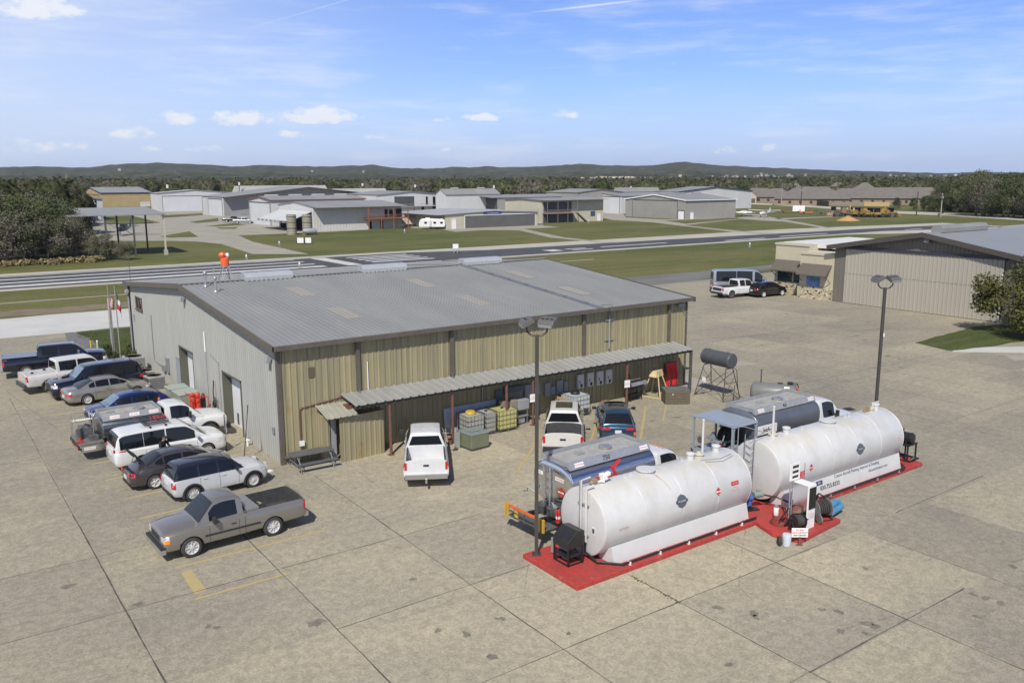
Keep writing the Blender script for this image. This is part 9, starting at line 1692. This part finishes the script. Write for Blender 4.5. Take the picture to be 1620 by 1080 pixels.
# hills
HP=[(-260,268),(-120,268),(0,267),(30,265),(65,263.5),(165,265.5),(200,261),(270,257.8),(350,261),(385,263.5),(440,261.5),(485,263.5),(525,264),(600,261.2),(635,266.5),(690,267.3),(720,264),(745,266),(770,263.2),(800,265.5),(840,264.5),(880,262),(915,259),(950,262),(975,262.5),(1025,262.3),(1050,258.5),(1075,255.6),(1100,259.5),(1130,262.3),(1215,266),(1295,269.5),(1360,271.2),(1460,274),(1535,272.5),(1620,273.7),(1760,275),(1900,276)]
from mathutils import noise as mn
def hills(name,d0,dc,d1,off,seed,nr=26,na=620,mtx=None,sc=1.):
    m=MB(); rows=[]
    for i in range(na+1):
        px=-200+2050*i/na; v=FW*F_+RT*(px-CX); v[2]=0; v=v/np.linalg.norm(v); row=[]
        pyc=interp([p[0] for p in HP],[p[1] for p in HP],px)+off; a,b=CAM[0]+v[0]*dc,CAM[1]+v[1]*dc; hz=max(4,solveZ(a,b,pyc)) if True else 0
        for j in range(nr+1):
            t=j/nr; d=d0+(d1-d0)*t; k=(d-d0)/(dc-d0) if d<dc else max(0,1-(d-dc)/(d1-dc)); k=k*k*(3-2*k); x,y=CAM[0]+v[0]*d,CAM[1]+v[1]*d
            n1=mn.noise((x*.0016,y*.0016,seed)); n2=mn.noise((x*.02,y*.02,seed+3)); z=hz*sc*k*(1+.22*n1*(1-k))+5*n2*(.25+.5*k) - (3 if j in (0,nr) else 0)
            row.append((x,y,z))
        rows.append(row)
    m.grid(rows); o=m.build(name,mtx,smooth=60); return tag(o,kind='structure')
def hillmat():
    m,N,Lk,b=node_mat('wooded_hill'); tc=N.new('ShaderNodeTexCoord').outputs['Object']; n1=nnoise(N,Lk,tc,.012,7,.7); n2=nnoise(N,Lk,tc,.040,6,.75); c=nmix(N,Lk,nramp(N,Lk,n1,.35,.65),(.046,.055,.028),(.078,.080,.046)); c=nmix(N,Lk,1.,c,nmix(N,Lk,nramp(N,Lk,n2,.42,.58),(.42,.46,.50),(1.55,1.5,1.4)),'MULTIPLY'); n3=nnoise(N,Lk,tc,.006,5,.6); c=nmix(N,Lk,nramp(N,Lk,n3,.64,.72,0,.5),c,(.16,.14,.10)); Lk.new(c,b.inputs['Base Color']); b.inputs['Roughness'].default_value=1.; b.inputs['Specular IOR Level'].default_value=.05
    bp=N.new('ShaderNodeBump'); bp.inputs['Strength'].default_value=1.; bp.inputs['Distance'].default_value=6.; Lk.new(n2,bp.inputs['Height']); Lk.new(bp.outputs[0],b.inputs['Normal']); return m
HM=hillmat(); hills('hills',2300,3800,5200,0,1.,mtx=HM); hills('hills',1700,2400,3100,8.5,7.,mtx=HM,sc=.8)
# quarry scar and distant houses on the slopes
def far_pt(px,py,d):
    v=FW*F_+RT*(px-CX)+DN*(py-CY); return CAM+v*(d/math.hypot(v[0],v[1]))
m=MB(); QP=[(940,281,1015,290),(1015,280,1050,284)]; rr=random.Random(8); rows=[]
for i in range(40):
    px=918+i*2.9; p0=far_pt(px,288.2+rr.uniform(-.6,.6)-max(0,i-24)*.25,1650); p1=far_pt(px,282.5-(2.6 if 8<i<30 else .6)+rr.uniform(-.8,.8),1700); p2=far_pt(px,281.-(1.6 if 8<i<30 else .4)+rr.uniform(-.5,.5),1790); rows.append([tuple(p0),tuple(p1),tuple(p2),(p2[0],p2[1],-2)])
m.grid(rows); tag(m.build('quarry_face',mat('pale_limestone',(.55,.47,.34),.95,col2=(.42,.35,.24),vs=.03,bump=.3,bs=.1)),kind='structure')
fh0=thing('distant_house','distant pale house among trees on the hillside','house',(0,0,0),0,'pale houses dotted over the far hillside'); m=MB(); m.box(-9,9,-6,6,-6,5); m.build('wall',mat('far_house_wall',(.36,.34,.30),.8,var=.1,ov=.3,vs=.1),fh0); m=MB(); m.prismv([(-10,-7,5),(-10,0,9),(-10,7,5)],(20,0,0)); m.build('roof',mat('far_house_roof',(.20,.18,.165),.8,var=.1,ov=.4,vs=.1),fh0)
r9=random.Random(77); spots=[]
for i in range(58): px=r9.uniform(1045,1260); spots.append((px,r9.gauss(277.5,2.2)+(1100<px<1190)*(-.5),r9.uniform(1800,2300)))
for i in range(16): spots.append((r9.uniform(1250,1600),r9.gauss(275.8,1.2),r9.uniform(2000,2600)))
for i in range(22): px=r9.uniform(180,640); spots.append((px,r9.uniform(266,277),r9.uniform(2900,3600)))
first=True
for px,py,d in spots:
    py=max(py,interp([p[0] for p in HP],[p[1] for p in HP],px)+1.2); p=far_pt(px,py,d); s_=r9.uniform(.20,.40)*d/2000; z=p[2]
    if first: fh0.location=(p[0],p[1],z-4); fh0.rotation_euler=(0,0,r9.uniform(0,3)); fh0.scale=(s_,)*3; first=False
    else: copytree(fh0,(p[0],p[1],z-4),r9.uniform(0,3.1),scale=s_)
# ---------------- air ----------------
HZ=bpy.data.materials.new('haze'); HZ.use_nodes=True; N=HZ.node_tree.nodes; N.clear(); out=N.new('ShaderNodeOutputMaterial'); pv=N.new('ShaderNodeVolumePrincipled'); pv.inputs['Density'].default_value=HAZE; pv.inputs['Color'].default_value=(.80,.88,1,1); pv.inputs['Anisotropy'].default_value=.2; HZ.node_tree.links.new(pv.outputs[0],out.inputs['Volume'])
if HAZE>0: m=MB(); m.box(-2600,5400,-800,7200,-3.8,125); o=m.build('haze',HZ); tag(o,kind='stuff')
